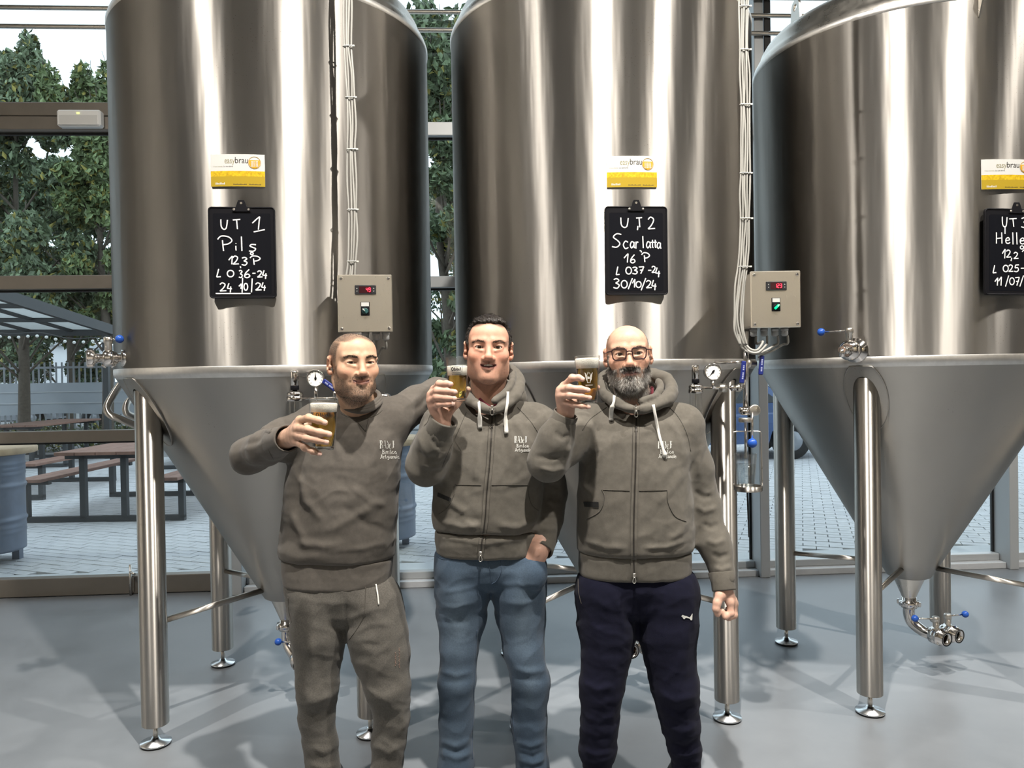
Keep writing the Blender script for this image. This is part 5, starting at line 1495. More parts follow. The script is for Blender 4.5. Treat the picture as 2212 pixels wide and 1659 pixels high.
# ------------------------------------------------------------------ head
class Head:
    def __init__(s, eye_px, eye_py, eye_d, yaw, pitch, roll, sc=1.0, top=0.0, mouth='smile', chin=0.0, wide=1.0, eyeh=.0052, fat=1.0):
        s.eyeh = eyeh; s.fat = fat
        s.R = rotm(yaw, pitch, roll); s.sc = sc; s.eye = uv(eye_px, eye_py, eye_d); s.o = s.eye + s.R @ (np.array([0, .074, 0]) * sc)
        s.mouth = mouth; s.top = top; s.chin = chin; s.wide = wide
    def P(s, *p): return s.o + s.R @ (np.array(p, float) * s.sc * np.array([s.wide, 1, 1]))
    def local(s, V): return ((V - s.o) @ s.R) / s.sc / np.array([s.wide, 1, 1])
    def sculpt(s, f):
        E = lambda c, r, k, op='u', M=None: f.el(s.P(*c), np.array(r) * s.sc * np.array([s.wide, 1, 1]), k, op, s.R if M is None else s.R @ M)
        C = lambda a, b, ra, rb, k, op='u': f.rc(s.P(*a), s.P(*b), ra * s.sc, rb * s.sc, k, op)
        t = s.top; ch = s.chin
        E((0, .018, .026 + t * .5), (.0735, .097, .081 + t * .5), .005)
        E((0, -.042, .036), (.060, .043, .050), .03)
        E((0, -.032, -.034), (.062 * s.fat, .056, .066), .03)
        for q in (-1, 1):
            C((q * .050 * s.fat, .010, -.052), (q * .043 * s.fat, -.02, -.084), .019, .018, .03)
            C((q * .043 * s.fat, -.02, -.084), (q * .016, -.064, -.106 + ch), .018, .018, .03)
            E((q * .042, -.054, -.027), (.026, .025, .022), .02)
        E((0, -.073, -.105 + ch), (.024, .019, .018), .02)
        E((0, -.0625, -.064), (.044, .0245, .034), .022)
        for q in (-1, 1):
            C((q * .014, -.0835, .021), (q * .048, -.066, .020), .0095, .009, .014)
            E((q * .0315, -.099, .000), (.020, .017, .0125), .012, 's')
            E((q * .0315, -.0705, .000), (.0190, .0155, .0152), .004)
            E((q * .0318, -.0885, -.0005), (.0165, .0165, s.eyeh), .0014, 's')
            # bag under the eye
            C((q * .022, -.0845, -.0125), (q * .043, -.077, -.0105), .0035, .003, .006)
        C((0, -.085, .012), (0, -.103, -.031), .0068, .0108, .012)
        E((0, -.1045, -.034), (.0130, .0115, .0105), .008)
        for q in (-1, 1):
            E((q * .0140, -.0935, -.0395), (.0092, .0125, .0085), .006)
            E((q * .0068, -.1015, -.0475), (.0042, .006, .0026), .002, 's')
            if s.mouth == 'open': E((q * .041, -.062, -.033), (.018, .017, .014), .012)
            if s.mouth == 'smile':
                C((q * .020, -.0975, -.043), (q * .037, -.0815, -.066), .0022, .0018, .008, 's')
                E((q * .041, -.063, -.034), (.018, .018, .014), .012)
        up = {'smile': .0055, 'open': .0045, 'calm': .001}[s.mouth]
        hw = .030 if s.mouth == 'smile' else .026
        z0 = -.064
        g0 = {'smile': .0030, 'open': .0070, 'calm': .0020}[s.mouth]
        for q in (-1, 1):
            C((q * .004, -.0885, z0 + .0045 + g0 * .4), (q * hw, -.0800, z0 + up), .0046, .0020, .006)
            C((0, -.0875, z0 - .0055 - g0 * .8), (q * hw * .90, -.0800, z0 - .001 + up), .0058, .0022, .006)
        for q in (-1, 1):
            C((0, -.0930, z0 - .0008), (q * hw * .55, -.0900, z0 - .0006 + up * .3), g0, g0 * .9, .0016, 's')
            C((q * hw * .55, -.0900, z0 - .0006 + up * .3), (q * hw * 1.0, -.0835, z0 + up), g0 * .9, .0011, .0016, 's')
        C((0, -.0890, -.0505), (0, -.0905, -.057), .0020, .0018, .004, 's')
        for q in (-1, 1):
            a = math.radians(28) * q
            Mr = np.array([[math.cos(a), -math.sin(a), 0], [math.sin(a), math.cos(a), 0], [0, 0, 1.0]])
            E((q * .0795, .014, -.008), (.0068, .0185, .0315), .006, 'u', Mr)
            E((q * .0855, .006, -.006), (.0062, .0095, .0185), .003, 's', Mr)
            E((q * .0785, -.002, -.014), (.005, .005, .007), .004)
            E((q * .0775, .004, -.034), (.0065, .008, .009), .006)
    def skin_cols(s, V, N, style):
        L = s.local(V); x, y, z = L[:, 0], L[:, 1], L[:, 2]; ax = np.abs(x)
        base = np.array(style['skin']); col = np.tile(base, (len(V), 1))
        inhead = (sstep(z, -.24, -.19)) * (np.abs(L) < np.array([.11, .14, .4])).all(1)
        n1 = wob(V, .03, 120, 5)
        col *= (1 + n1)[:, None]
        red = np.zeros(len(V))
        red += .55 * np.exp(-((ax - .045) / .022) ** 2 - ((z + .03) / .022) ** 2) * (y < -.03)
        red += .75 * np.exp(-(x / .016) ** 2 - ((z + .037) / .016) ** 2) * (y < -.085)
        red += .65 * (ax > .070) * (np.abs(z) < .05) * (y > -.02) * (y < .04)
        red += style.get('flush', .2) * (y < 0)
        col = col * (1 - inhead[:, None] * np.clip(red, 0, 1)[:, None] * np.array([.02, .22, .24]))
        lip = (y < -.072) * np.exp(-(((z + .0650 - 4.5 * x * x) / .0088) ** 4)) * np.exp(-((x / .0275) ** 6))
        col = col * (1 - (lip * inhead * .85)[:, None]) + np.array(style.get('lip', (.42, .15, .13))) * (lip * inhead * .85)[:, None]
        ins = inhead * (y > -.0875) * (y < -.06) * np.exp(-(((z + .0648 - 5 * x * x) / .0042) ** 4)) * (ax < .027)  # dark red inside the lips: shade of the shallow mouth gap painted in
        col = col * (1 - ins[:, None]) + np.array([.10, .03, .028]) * ins[:, None]
        # shaven beard shadow / beard ground
        bd = s.beard_mask(V) * style.get('stubble', 0)
        col = col * (1 - bd[:, None]) + np.array(style.get('stubcol', (.09, .07, .055))) * bd[:, None]
        hd = s.scalp_mask(V, style.get('hairline', .062)) * style.get('scalp', 0)
        col = col * (1 - hd[:, None]) + np.array(style.get('scalpcol', (.06, .05, .045))) * hd[:, None]
        return col
    def beard_mask(s, V):
        L = s.local(V); x, y, z = L[:, 0], L[:, 1], L[:, 2]; ax = np.abs(x)
        jaw = sstep(-z, .045 - .0 * ax, .062) * (1 - sstep(-z, .138, .165)) * (1 - sstep(y, .0, .030))
        side = sstep(ax, .050, .060) * sstep(-z, -.005, .02) * (1 - sstep(y, -.012, .012)) * sstep(y, -.055, -.035)
        mus = np.exp(-(((z + .0515) / .0075) ** 4)) * np.exp(-((x / .033) ** 6)) * (y < -.066)
        lips = np.exp(-(((z + .0650 - 4.5 * x * x) / .0098) ** 4)) * np.exp(-((x / .0290) ** 6)) * (y < -.070)
        cheek = np.exp(-((ax - .033) / .017) ** 4) * sstep(z, -.092, -.07) * (y < -.04) * (z > -.1)
        m = np.clip(np.maximum(np.maximum(jaw * (1 - .85 * cheek), side), mus), 0, 1) * (1 - lips)
        m *= (z < .01) * (z > -.17) * (ax < .070 + .0 * z)
        return m
    def scalp_mask(s, V, line=.062):
        L = s.local(V); x, y, z = L[:, 0], L[:, 1], L[:, 2]; ax = np.abs(x)
        front = line + .006 * np.cos(ax * 70)
        m = np.maximum(sstep(z, front, front + .010) * 1.0, sstep(y, -.052 + .35 * np.clip(.05 - z, -.02, .06), -.030 + .35 * np.clip(.05 - z, -.02, .06)) * sstep(ax, .052, .062) * sstep(z, -.012, .004))
        m = np.maximum(m, sstep(y, .03, .05) * sstep(z, -.075, -.05))
        ear = (ax > .0725) * (z < .026) * (y < .04)
        return np.clip(m, 0, 1) * (1 - ear) * (z > -.09)
    def bounds(s, m=.012):
        r = np.array([.100, .122, .125]) * s.sc
        ext = np.abs(s.R) @ r
        return s.o - ext - np.array([0, 0, .03]) , s.o + ext

def strands(V, Q, N, mask, n, L, w, seed, flow, cols, jit=.35, lift=.5):
    """short hairs on a skin mesh: tapered blades; flow(local points)->direction; returns V,F,C"""
    r = np.random.default_rng(seed)
    T = np.concatenate([Q[:, :3], Q[:, [0, 2, 3]]]); a, b, c = V[T[:, 0]], V[T[:, 1]], V[T[:, 2]]
    ar = np.linalg.norm(np.cross(b - a, c - a), axis=1) * mask[T].mean(1)
    if ar.sum() <= 0: return None
    pick = r.choice(len(T), n, p=ar / ar.sum()); u = r.random((n, 2)); fl = u.sum(1) > 1; u[fl] = 1 - u[fl]
    P = a[pick] + (b[pick] - a[pick]) * u[:, :1] + (c[pick] - a[pick]) * u[:, 1:]
    nn = N[T[pick, 0]]
    d = flow(P); d = d - nn * (d * nn).sum(1)[:, None]; d /= np.linalg.norm(d, axis=1)[:, None] + 1e-9
    d = d + r.normal(size=(n, 3)) * jit
    s_ = np.cross(nn, d); s_ /= np.linalg.norm(s_, axis=1)[:, None] + 1e-9
    ln = L * r.uniform(.6, 1.25, n)[:, None]
    p1 = P + nn * ln * lift * .6 + d * ln * .45; p2 = P + nn * ln * lift * .75 + d * ln
    v = np.stack([P - s_ * w - nn * .0006, P + s_ * w - nn * .0006, p1 + s_ * w * .8, p1 - s_ * w * .8, p2], 1).reshape(-1, 3)
    base = np.arange(n)[:, None] * 5
    f = np.concatenate([base + np.array([[0, 1, 2]]), base + np.array([[0, 2, 3]]), base + np.array([[3, 2, 4]])])
    cc = np.array(cols)[r.integers(0, len(cols), n)] * r.uniform(.75, 1.2, n)[:, None]
    return v, f, np.repeat(cc, 5, 0)
# ================================================================== the three men
M['skin'] = mat('skin', (.6, .4, .3), 0.46, attr=True, bump=.10, bscale=420, spec=.42, sss=.12)
M['hairs'] = mat('hair', (.05, .04, .03), 0.45, attr=True, spec=.35)
M['eyeball'] = mat('eyeball', (.8, .8, .8), 0.08, attr=True, spec=.6)
M['teeth'] = mat('teeth', (.70, .66, .58), 0.25)
def cloth(name, col, var=.10, vs=60, bump=.14, bs=700, sheen=.12, attr=False, rough=.92):
    return mat(name, col, rough, var=var, vscale=vs, bump=bump, bscale=bs, sheen=sheen, spec=.2, attr=attr)
M['sweat'] = cloth('taupe_sweatshirt', (.104, .093, .081))
M['hoodie'] = cloth('olive_grey_hoodie', (.116, .106, .090))
M['seam'] = cloth('cloth_seam', (.078, .071, .060))
M['melange'] = cloth('grey_melange_jersey', (.100, .093, .082), var=.28, vs=260)
M['denim'] = cloth('blue_denim', (.1, .15, .2), attr=True, var=.16, vs=220, sheen=.1)
M['navy'] = cloth('navy_jersey', (.0055, .006, .017), var=.12, sheen=.03)
M['cord'] = cloth('white_cotton_cord', (.74, .72, .67), bump=.2, bs=700)
M['thread'] = mat('white_thread', (.72, .72, .68), .8)
M['darkslot'] = mat('pocket_slot', (.012, .012, .012), .8)
M['maroon'] = cloth('maroon_tee', (.10, .012, .02))
M['shoe'] = mat('dark_shoe', (.03, .027, .025), .5)
M['sole'] = mat('pale_sole', (.45, .44, .42), .6)
M['acetate'] = mat('tortoise_frame', (.030, .010, .012), .15, coat=.5)
M['lens'] = glass_pane('lens', (.96, .96, .95), .06)

def cmesh(name, V, Q, m, parent, cols=None, smooth=True):
    return raw_mesh(name, cam2w(V), Q[:, ::-1] if FLIP else Q, m, parent, smooth, world_loc(parent) if parent else (0, 0, 0), cols)
FLIP = False
class CMB(MB):
    """MB in camera metres"""
    def build(s, name, m, parent, label=None):
        s.v = [tuple(p) for p in cam2w(np.array(s.v))]
        return MB.build(s, name, m, parent, label=label)

class Decal:
    def __init__(s, *meshes):
        vs = []; fs = []; n = 0
        for V, Q in meshes:
            vs.append(V); fs += [tuple(int(i) + n for i in q) for q in Q]; n += len(V)
        s.t = BVHTree.FromPolygons([Vector(v) for v in np.concatenate(vs).tolist()], fs)
    def hit(s, px, py, off=.002):
        d = Vector(uv(px, py, 1.0).tolist()).normalized()
        h = s.t.ray_cast(Vector((0, 0, 0)), d)
        if h[0] is None: return None
        return np.array(h[0]) - np.array(d) * off, h[2]
    def line(s, pts, off=.002, step=4.0):
        """densify a pixel polyline and drop it on the cloth"""
        out = []
        for i in range(len(pts) - 1):
            a, b = np.array(pts[i], float), np.array(pts[i + 1], float); n = max(int(np.linalg.norm(b - a) / step), 1)
            for k in range(n):
                h = s.hit(*(a + (b - a) * k / n), off)
                if h: out.append(h[0])
        h = s.hit(*pts[-1], off)
        if h: out.append(h[0])
        return out
NV = np.array([0, -1.0, 0])
def seam(dec, pts, name, m, parent, r=.0016, off=.0006, label=None):
    P = dec.line([(p[0], p[1]) for p in smooth_path([(a, b, 0) for a, b in pts], 4)] if len(pts) > 2 else pts, off)
    if len(P) > 1: return CMB().tube(P, r, 6).build(name, m, parent, label)
def strip(dec, pts, w, name, m, parent, off=.0025, th=.003):
    P = dec.line([(p[0], p[1]) for p in smooth_path([(a, b, 0) for a, b in pts], 4)] if len(pts) > 2 else pts, off)
    mb = CMB(); vs = []; fs = []; n = len(P)
    if n < 2: return None
    for i in range(n):
        t = P[min(i + 1, n - 1)] - P[max(i - 1, 0)]; s_ = np.cross(NV, t); s_ /= np.linalg.norm(s_) + 1e-9
        a, b = P[i] - s_ * w / 2, P[i] + s_ * w / 2
        vs += [a, b, a + NV * th, b + NV * th]
    for i in range(n - 1):
        q, r = 4 * i, 4 * i + 4
        fs += [(q + 2, q + 3, r + 3, r + 2), (q, q + 2, r + 2, r), (q + 1, r + 1, r + 3, q + 3), (q, r, r + 1, q + 1)]
    fs += [(0, 1, 3, 2), (4 * n - 4, 4 * n - 2, 4 * n - 1, 4 * n - 3)]
    mb.add(vs, fs); return mb.build(name, m, parent)
def embroidery(dec, parent, x, y, s, rot=0.0):
    """three lines: BAdeF / Birrificio / Artigianale; x,y = left end of the first baseline, s = cap height in px"""
    mb = CMB()
    def put(txt, x0, base, cap, adv, w, nib, sh):
        cx = x0
        for ch in txt:
            hh = cap if (ch.isupper() or ch in 'dfltb') else cap * .62
            ww = adv * (.30 if ch in 'il' else (.5 if ch in 'rtf' else (1.15 if ch.isupper() else .72)))
            for st in glyph_pts(ch):
                P = []
                for a, b in st:
                    qx, qy = cx + ww * a, base - hh * b; dx, dy = qx - x, qy - y
                    h = dec.hit(x + dx * math.cos(rot) - dy * math.sin(rot), y + dx * math.sin(rot) + dy * math.cos(rot), .0022)
                    if h: P.append(h[0])
                if len(P) > 1: ribbon(mb, P, NV, w, nib)
            cx += ww + adv * .16
    put('BAdeF', x, y, s, s * .35, .0016, (.6, 0, .8), 0)
    put('Birrificio', x + s * .32, y + s * .66, s * .50, s * .27, .0012, None, 0)
    put('Artigianale', x + s * .10, y + s * 1.28, s * .50, s * .29, .0012, None, 0)
    return mb.build('embroidered_logo', M['thread'], parent, 'white embroidered brewery logo')

def eye(head, q, parent, gaze, colr=(.035, .018, .010)):
    c = head.P(q * .0315, -.0700, 0); r = .0136 * head.sc
    g = head.R @ np.array([gaze[0], -1, gaze[1]]); g /= np.linalg.norm(g)
    n, m_ = 28, 20; V = []; C = []; F = []
    x_, y_, z_ = frame(g)
    for i in range(m_ + 1):
        t = math.pi * i / m_ * (.5 if False else 1)
        t = (i / m_) ** 1.6 * math.pi
        for k in range(n):
            a = 2 * math.pi * k / n
            V.append(c + r * (g * math.cos(t) + (x_ * math.cos(a) + y_ * math.sin(a)) * math.sin(t)))
            s_ = r * math.sin(t)
            C.append((.004, .004, .004) if s_ < .0026 and t < 1 else (colr if s_ < .0060 and t < 1 else ((.02, .012, .01) if s_ < .0066 and t < 1 else (.62, .56, .52))))
    for i in range(m_):
        for k in range(n):
            F.append((i * n + k, (i + 1) * n + k, (i + 1) * n + (k + 1) % n, i * n + (k + 1) % n))
    return raw_mesh('eye', cam2w(np.array(V)), np.array(F), M['eyeball'], parent, True, world_loc(parent), np.array(C))

def hand(f, wrist, fingers, thumb, r, rw, k=.007):
    W_ = np.array(wrist)
    for i, fg in enumerate(fingers):
        P = [np.array(p) for p in fg]
        sc = (1.0, 1.04, 1.0, .86)[i]
        f.rc(W_ + (P[0] - W_) * .12, P[0], rw * .62, r * 1.12 * sc, .016)
        f.chain(P, [r * 1.06 * sc, r * 1.02 * sc, r * .93 * sc, r * .80 * sc], k)
        f.el(P[0], np.array([1.12, 1.12, 1.12]) * r * sc, .006)      # knuckle
        f.el(P[1], np.array([1.06, 1.06, 1.06]) * r * sc, .004)
    for i in range(3):      # web of the palm
        f.rc((np.array(fingers[i][0]) * .8 + W_ * .2), (np.array(fingers[i + 1][0]) * .8 + W_ * .2), r * 1.0, r * 1.0, .012)
    T = [np.array(p) for p in thumb]
    f.rc(W_, T[0], rw * .7, r * 1.5, .015); f.chain(T, [r * 1.5, r * 1.22, r * 1.08, r * .92], .008)
def nails(parent, tips, r, facing):
    for (dip, tip) in tips:
        a, b = np.array(dip), np.array(tip); d = b - a; d /= np.linalg.norm(d)
        n = np.array(facing, float); n -= d * (n @ d); n /= np.linalg.norm(n); s_ = np.cross(d, n)
        mb = CMB(); vs = []; fs = []
        for i in range(6):
            for j in range(6):
                u = (i / 5 - .5) * 2; v = j / 5
                w = r * .62 * (1 - .25 * v ** 4); vs.append(b - d * r * .35 + d * (v * r * 1.05) + s_ * (u * w) + n * (r * .98 * math.sqrt(max(1 - (u * .58) ** 2, 0)) + .0006 - .12 * r * v * v))
        for i in range(5):
            for j in range(5): fs.append((i * 6 + j, i * 6 + j + 1, i * 6 + j + 7, i * 6 + j + 6))
        mb.add(vs, fs, True); mb.build('fingernail', M['nail'], parent)
M['zip'] = mat('dark_zip', (.05, .045, .04), .4, .6)
M['jseam'] = mat('denim_seam', (.045, .07, .11), .9)
M['nail'] = mat('fingernail', (.62, .40, .33), .28)

def sleeve_cuff(parent, a, b, r0, r1, m, name='cuff'):
    """ribbed cuff: open tube from a to b"""
    a, b = np.array(a), np.array(b); L = float(np.linalg.norm(b - a)); n = 48
    pr = [(r0, 0), (r0 * 1.03, L * .06), (r1 * 1.02, L * .55), (r1 * 1.04, L * .92), (r1 * 1.0, L), (r1 * .90, L * .97), (r1 * .86, L * .4)]
    x, y, z = frame(b - a); vs = []; fs = []
    for j, (r, h) in enumerate(pr):
        for i in range(n):
            q = 2 * math.pi * i / n; rr = r * (1 + .006 * (i % 2))
            vs.append(a + z * h + (x * math.cos(q) + y * math.sin(q)) * rr)
    for j in range(len(pr) - 1):
        for i in range(n):
            k = (i + 1) % n; fs.append((j * n + i, j * n + k, (j + 1) * n + k, (j + 1) * n + i))
    return CMB().add(vs, fs, True).build(name, m, parent)

def drawcord(dec, parent, pts, w=.0075, endlen=.28):
    P = []
    for (x, y) in [(p[0], p[1]) for p in smooth_path([(a, b, 0) for a, b in pts], 5)]:
        h = dec.hit(x, y, .006)
        if h: P.append(h[0])
    n = len(P); mb = CMB()
    dd = np.array([p[1] for p in P]); dm = np.array([dd[max(i - 3, 0):i + 1].min() for i in range(n)]); dm = np.convolve(np.pad(dm, 2, 'edge'), np.ones(5) / 5, 'valid')
    P = [p * (q / p[1]) for p, q in zip(P, np.minimum(dm, dd))]
    vs = []; fs = []
    for i in range(n):
        t = P[min(i + 1, n - 1)] - P[max(i - 1, 0)]; s_ = np.cross(NV, t); s_ /= np.linalg.norm(s_) + 1e-9
        ww = w * (.62 if i < n * (1 - endlen) else 1.0); th = .0035 if i < n * (1 - endlen) else .0045
        for k in range(8):
            a = 2 * math.pi * k / 8; vs.append(P[i] + s_ * math.cos(a) * ww + NV * math.sin(a) * th)
    for i in range(n - 1):
        for k in range(8): fs.append((i * 8 + k, i * 8 + (k + 1) % 8, i * 8 + 8 + (k + 1) % 8, i * 8 + 8 + k))
    fs += [tuple(range(7, -1, -1)), tuple(range(8 * n - 8, 8 * n))]
    mb.add(vs, fs, True); return mb.build('drawstring', M['cord'], parent)

def px_rows(rows, D):
    out = []
    for (py, x0, x1, hf, hb) in rows:
        out.append(((829.5 - py) * D / FPX, (x0 - 1106) * D / FPX, (x1 - 1106) * D / FPX, D - hf, D + hb))
    return out
def px_leg(f, pts, D, k=.014):
    P = [uv(x, y, D + dd) for x, y, h, dd in pts]; R = [h * D / FPX for x, y, h, dd in pts]
    f.chain(P, R, k)
def floor_v(u, d):
    """camera-frame height of the floor under (u,d)"""
    return (-CAM[2] - u * CR[2] - d * CF[2]) / CU[2]

def garment(name, fieldfn, box, h, m, parent, FL, seed, amp=.0012, fr=22, cols=None, sm=1):
    f = Field(rng_(box[0], box[1], h), rng_(box[2], box[3], h), rng_(box[4], box[5], h))
    fieldfn(f); V, Q = f.mesh(); V = relax(V, Q, sm, .5)
    N = vnormals(V, Q)
    V = folds(V, N, FL); N = vnormals(V, Q)
    V = V + N * (wob(V, amp, fr, seed) + wrinkle(V, amp * 2.6, seed))[:, None]
    o = cmesh(name, V, Q, m, parent, cols(V) if cols else None)
    return o, V, Q

def shoes(person, feet, D):
    for (x, dd, turn) in feet:
        u = (x - 1106) * D / FPX; d = D + dd
        v0 = floor_v(u, d - .1)
        f = Field(rng_(u - .12, u + .12, .006), rng_(d - .30, d + .12, .006), rng_(v0 - .02, v0 + .16, .006))
        ang = turn
        dr = np.array([math.sin(ang), -math.cos(ang), 0])
        a = np.array([u, d, v0])
        f.rc(a + dr * -.05 + [0, 0, .048], a + dr * .08 + [0, 0, .044], .042, .044, .02)
        f.rc(a + dr * .08 + [0, 0, .044], a + dr * .185 + [0, 0, .038], .044, .036, .02)
        f.rc(a + dr * -.03 + [0, 0, .06], a + dr * -.02 + [0, 0, .12], .042, .040, .02)
        z = v0 + .014
        def cut(X, Y, Z): return (Z - z) + 0 * X + 0 * Y
        f.apply(cut, [u - .2, d - .4, v0 - .1], [u + .2, d + .2, z], .004, 's')
        V, Q = f.mesh(); sh = cmesh('shoe', V, Q, M['shoe'], person)
        mb = CMB(); ol = []
        for t in np.linspace(0, 2 * math.pi, 28, endpoint=False):
            l = math.sin(t); w = math.cos(t); sd = np.array([dr[1], -dr[0], 0])
            ol.append(a + dr * (.062 + .158 * l) + sd * w * (.046 + .006 * l))
        n = len(ol); vs = [p + [0, 0, .001] for p in ol] + [p + [0, 0, .018] for p in ol]
        mb.add(vs, [tuple(reversed(range(n))), tuple(range(n, 2 * n))] + [(i, (i + 1) % n, n + (i + 1) % n, n + i) for i in range(n)])
        mb.build('sole', M['sole'], sh)

def body(person, head, neck, torso_rows, arms, legs, hands, D, style, box, extra_fine=()):
    """one continuous skin mesh: head, neck, trunk, arms, hands, legs"""
    lo, hi = head.bounds()
    fx = [(lo[0], hi[0], .0019)]; fy = [(lo[1], hi[1], .0020)]; fz = [(lo[2], hi[2], .0019)]
    for (l, h_, st) in extra_fine:
        fx.append((l[0], h_[0], st)); fy.append((l[1], h_[1], st)); fz.append((l[2], h_[2], st))
    C_ = .022
    f = Field(graded((box[0], box[1], C_), fx), graded((box[2], box[3], C_), fy), graded((box[4], box[5], C_), fz))
    f.loft(torso_rows, .03)
    for P, R in arms: f.chain(P, R, .03)
    for P, R in legs: f.chain(P, R, .03)
    for hd in hands: hand(f, *hd)
    f.rc(neck[0], neck[1], neck[2], neck[3], .03)
    # head
    head.sculpt(f)
    V, Q = f.mesh(); V = relax(V, Q, 1, .35)
    N = vnormals(V, Q)
    cols = head.skin_cols(V, N, style)
    hm = (V[:, 2] < head.o[2] - .2) | (np.abs(V[:, 0] - head.o[0]) > .105)
    cols[hm] = np.array(style['handskin']) * (1 + wob(V[hm], .05, 90, 3))[:, None]
    o = cmesh('body', V, Q, M['skin'], person, cols)
    return o, V, Q, N

def brows(person, head, V, Q, N, col, seed, n=520, thick=.0042):
    L = head.local(V); x, y, z = np.abs(L[:, 0]), L[:, 1], L[:, 2]
    zc = .0165 + .0045 * np.clip((x - .012) / .022, 0, 1) - .007 * np.clip((x - .036) / .018, 0, 1)
    m = np.exp(-((z - zc) / thick) ** 4) * (x > .012) * (x < .053) * (y < -.05)
    flow = lambda P: np.sign(((P - head.o) @ head.R)[:, :1]) * head.R[:, 0][None] + .25 * head.R[:, 2][None]
    s_ = strands(V, Q, N, m, n, .0055, .00030, seed, flow, col, .25, .25)
    raw_mesh('eyebrows', cam2w(s_[0]), s_[1], M['hairs'], person, False, world_loc(person), s_[2])
def teeth(person, head, z=-.0635, h=.0035, half=.015):
    mb = CMB()
    n = 8
    for i in range(n):
        a0 = -1 + 2 * i / n; a1 = -1 + 2 * (i + 1) / n - .05
        P = []
        for a in (a0, a1):
            y = -.0890 + .007 * a * a
            P += [head.P(a * half, y, z + h), head.P(a * half, y, z - h), head.P(a * half, y + .005, z + h), head.P(a * half, y + .005, z - h)]
        mb.add(P, [(0, 1, 5, 4), (2, 6, 7, 3), (0, 4, 6, 2), (1, 3, 7, 5), (0, 2, 3, 1), (4, 5, 7, 6)])
    mb.build('teeth', M['teeth'], person)
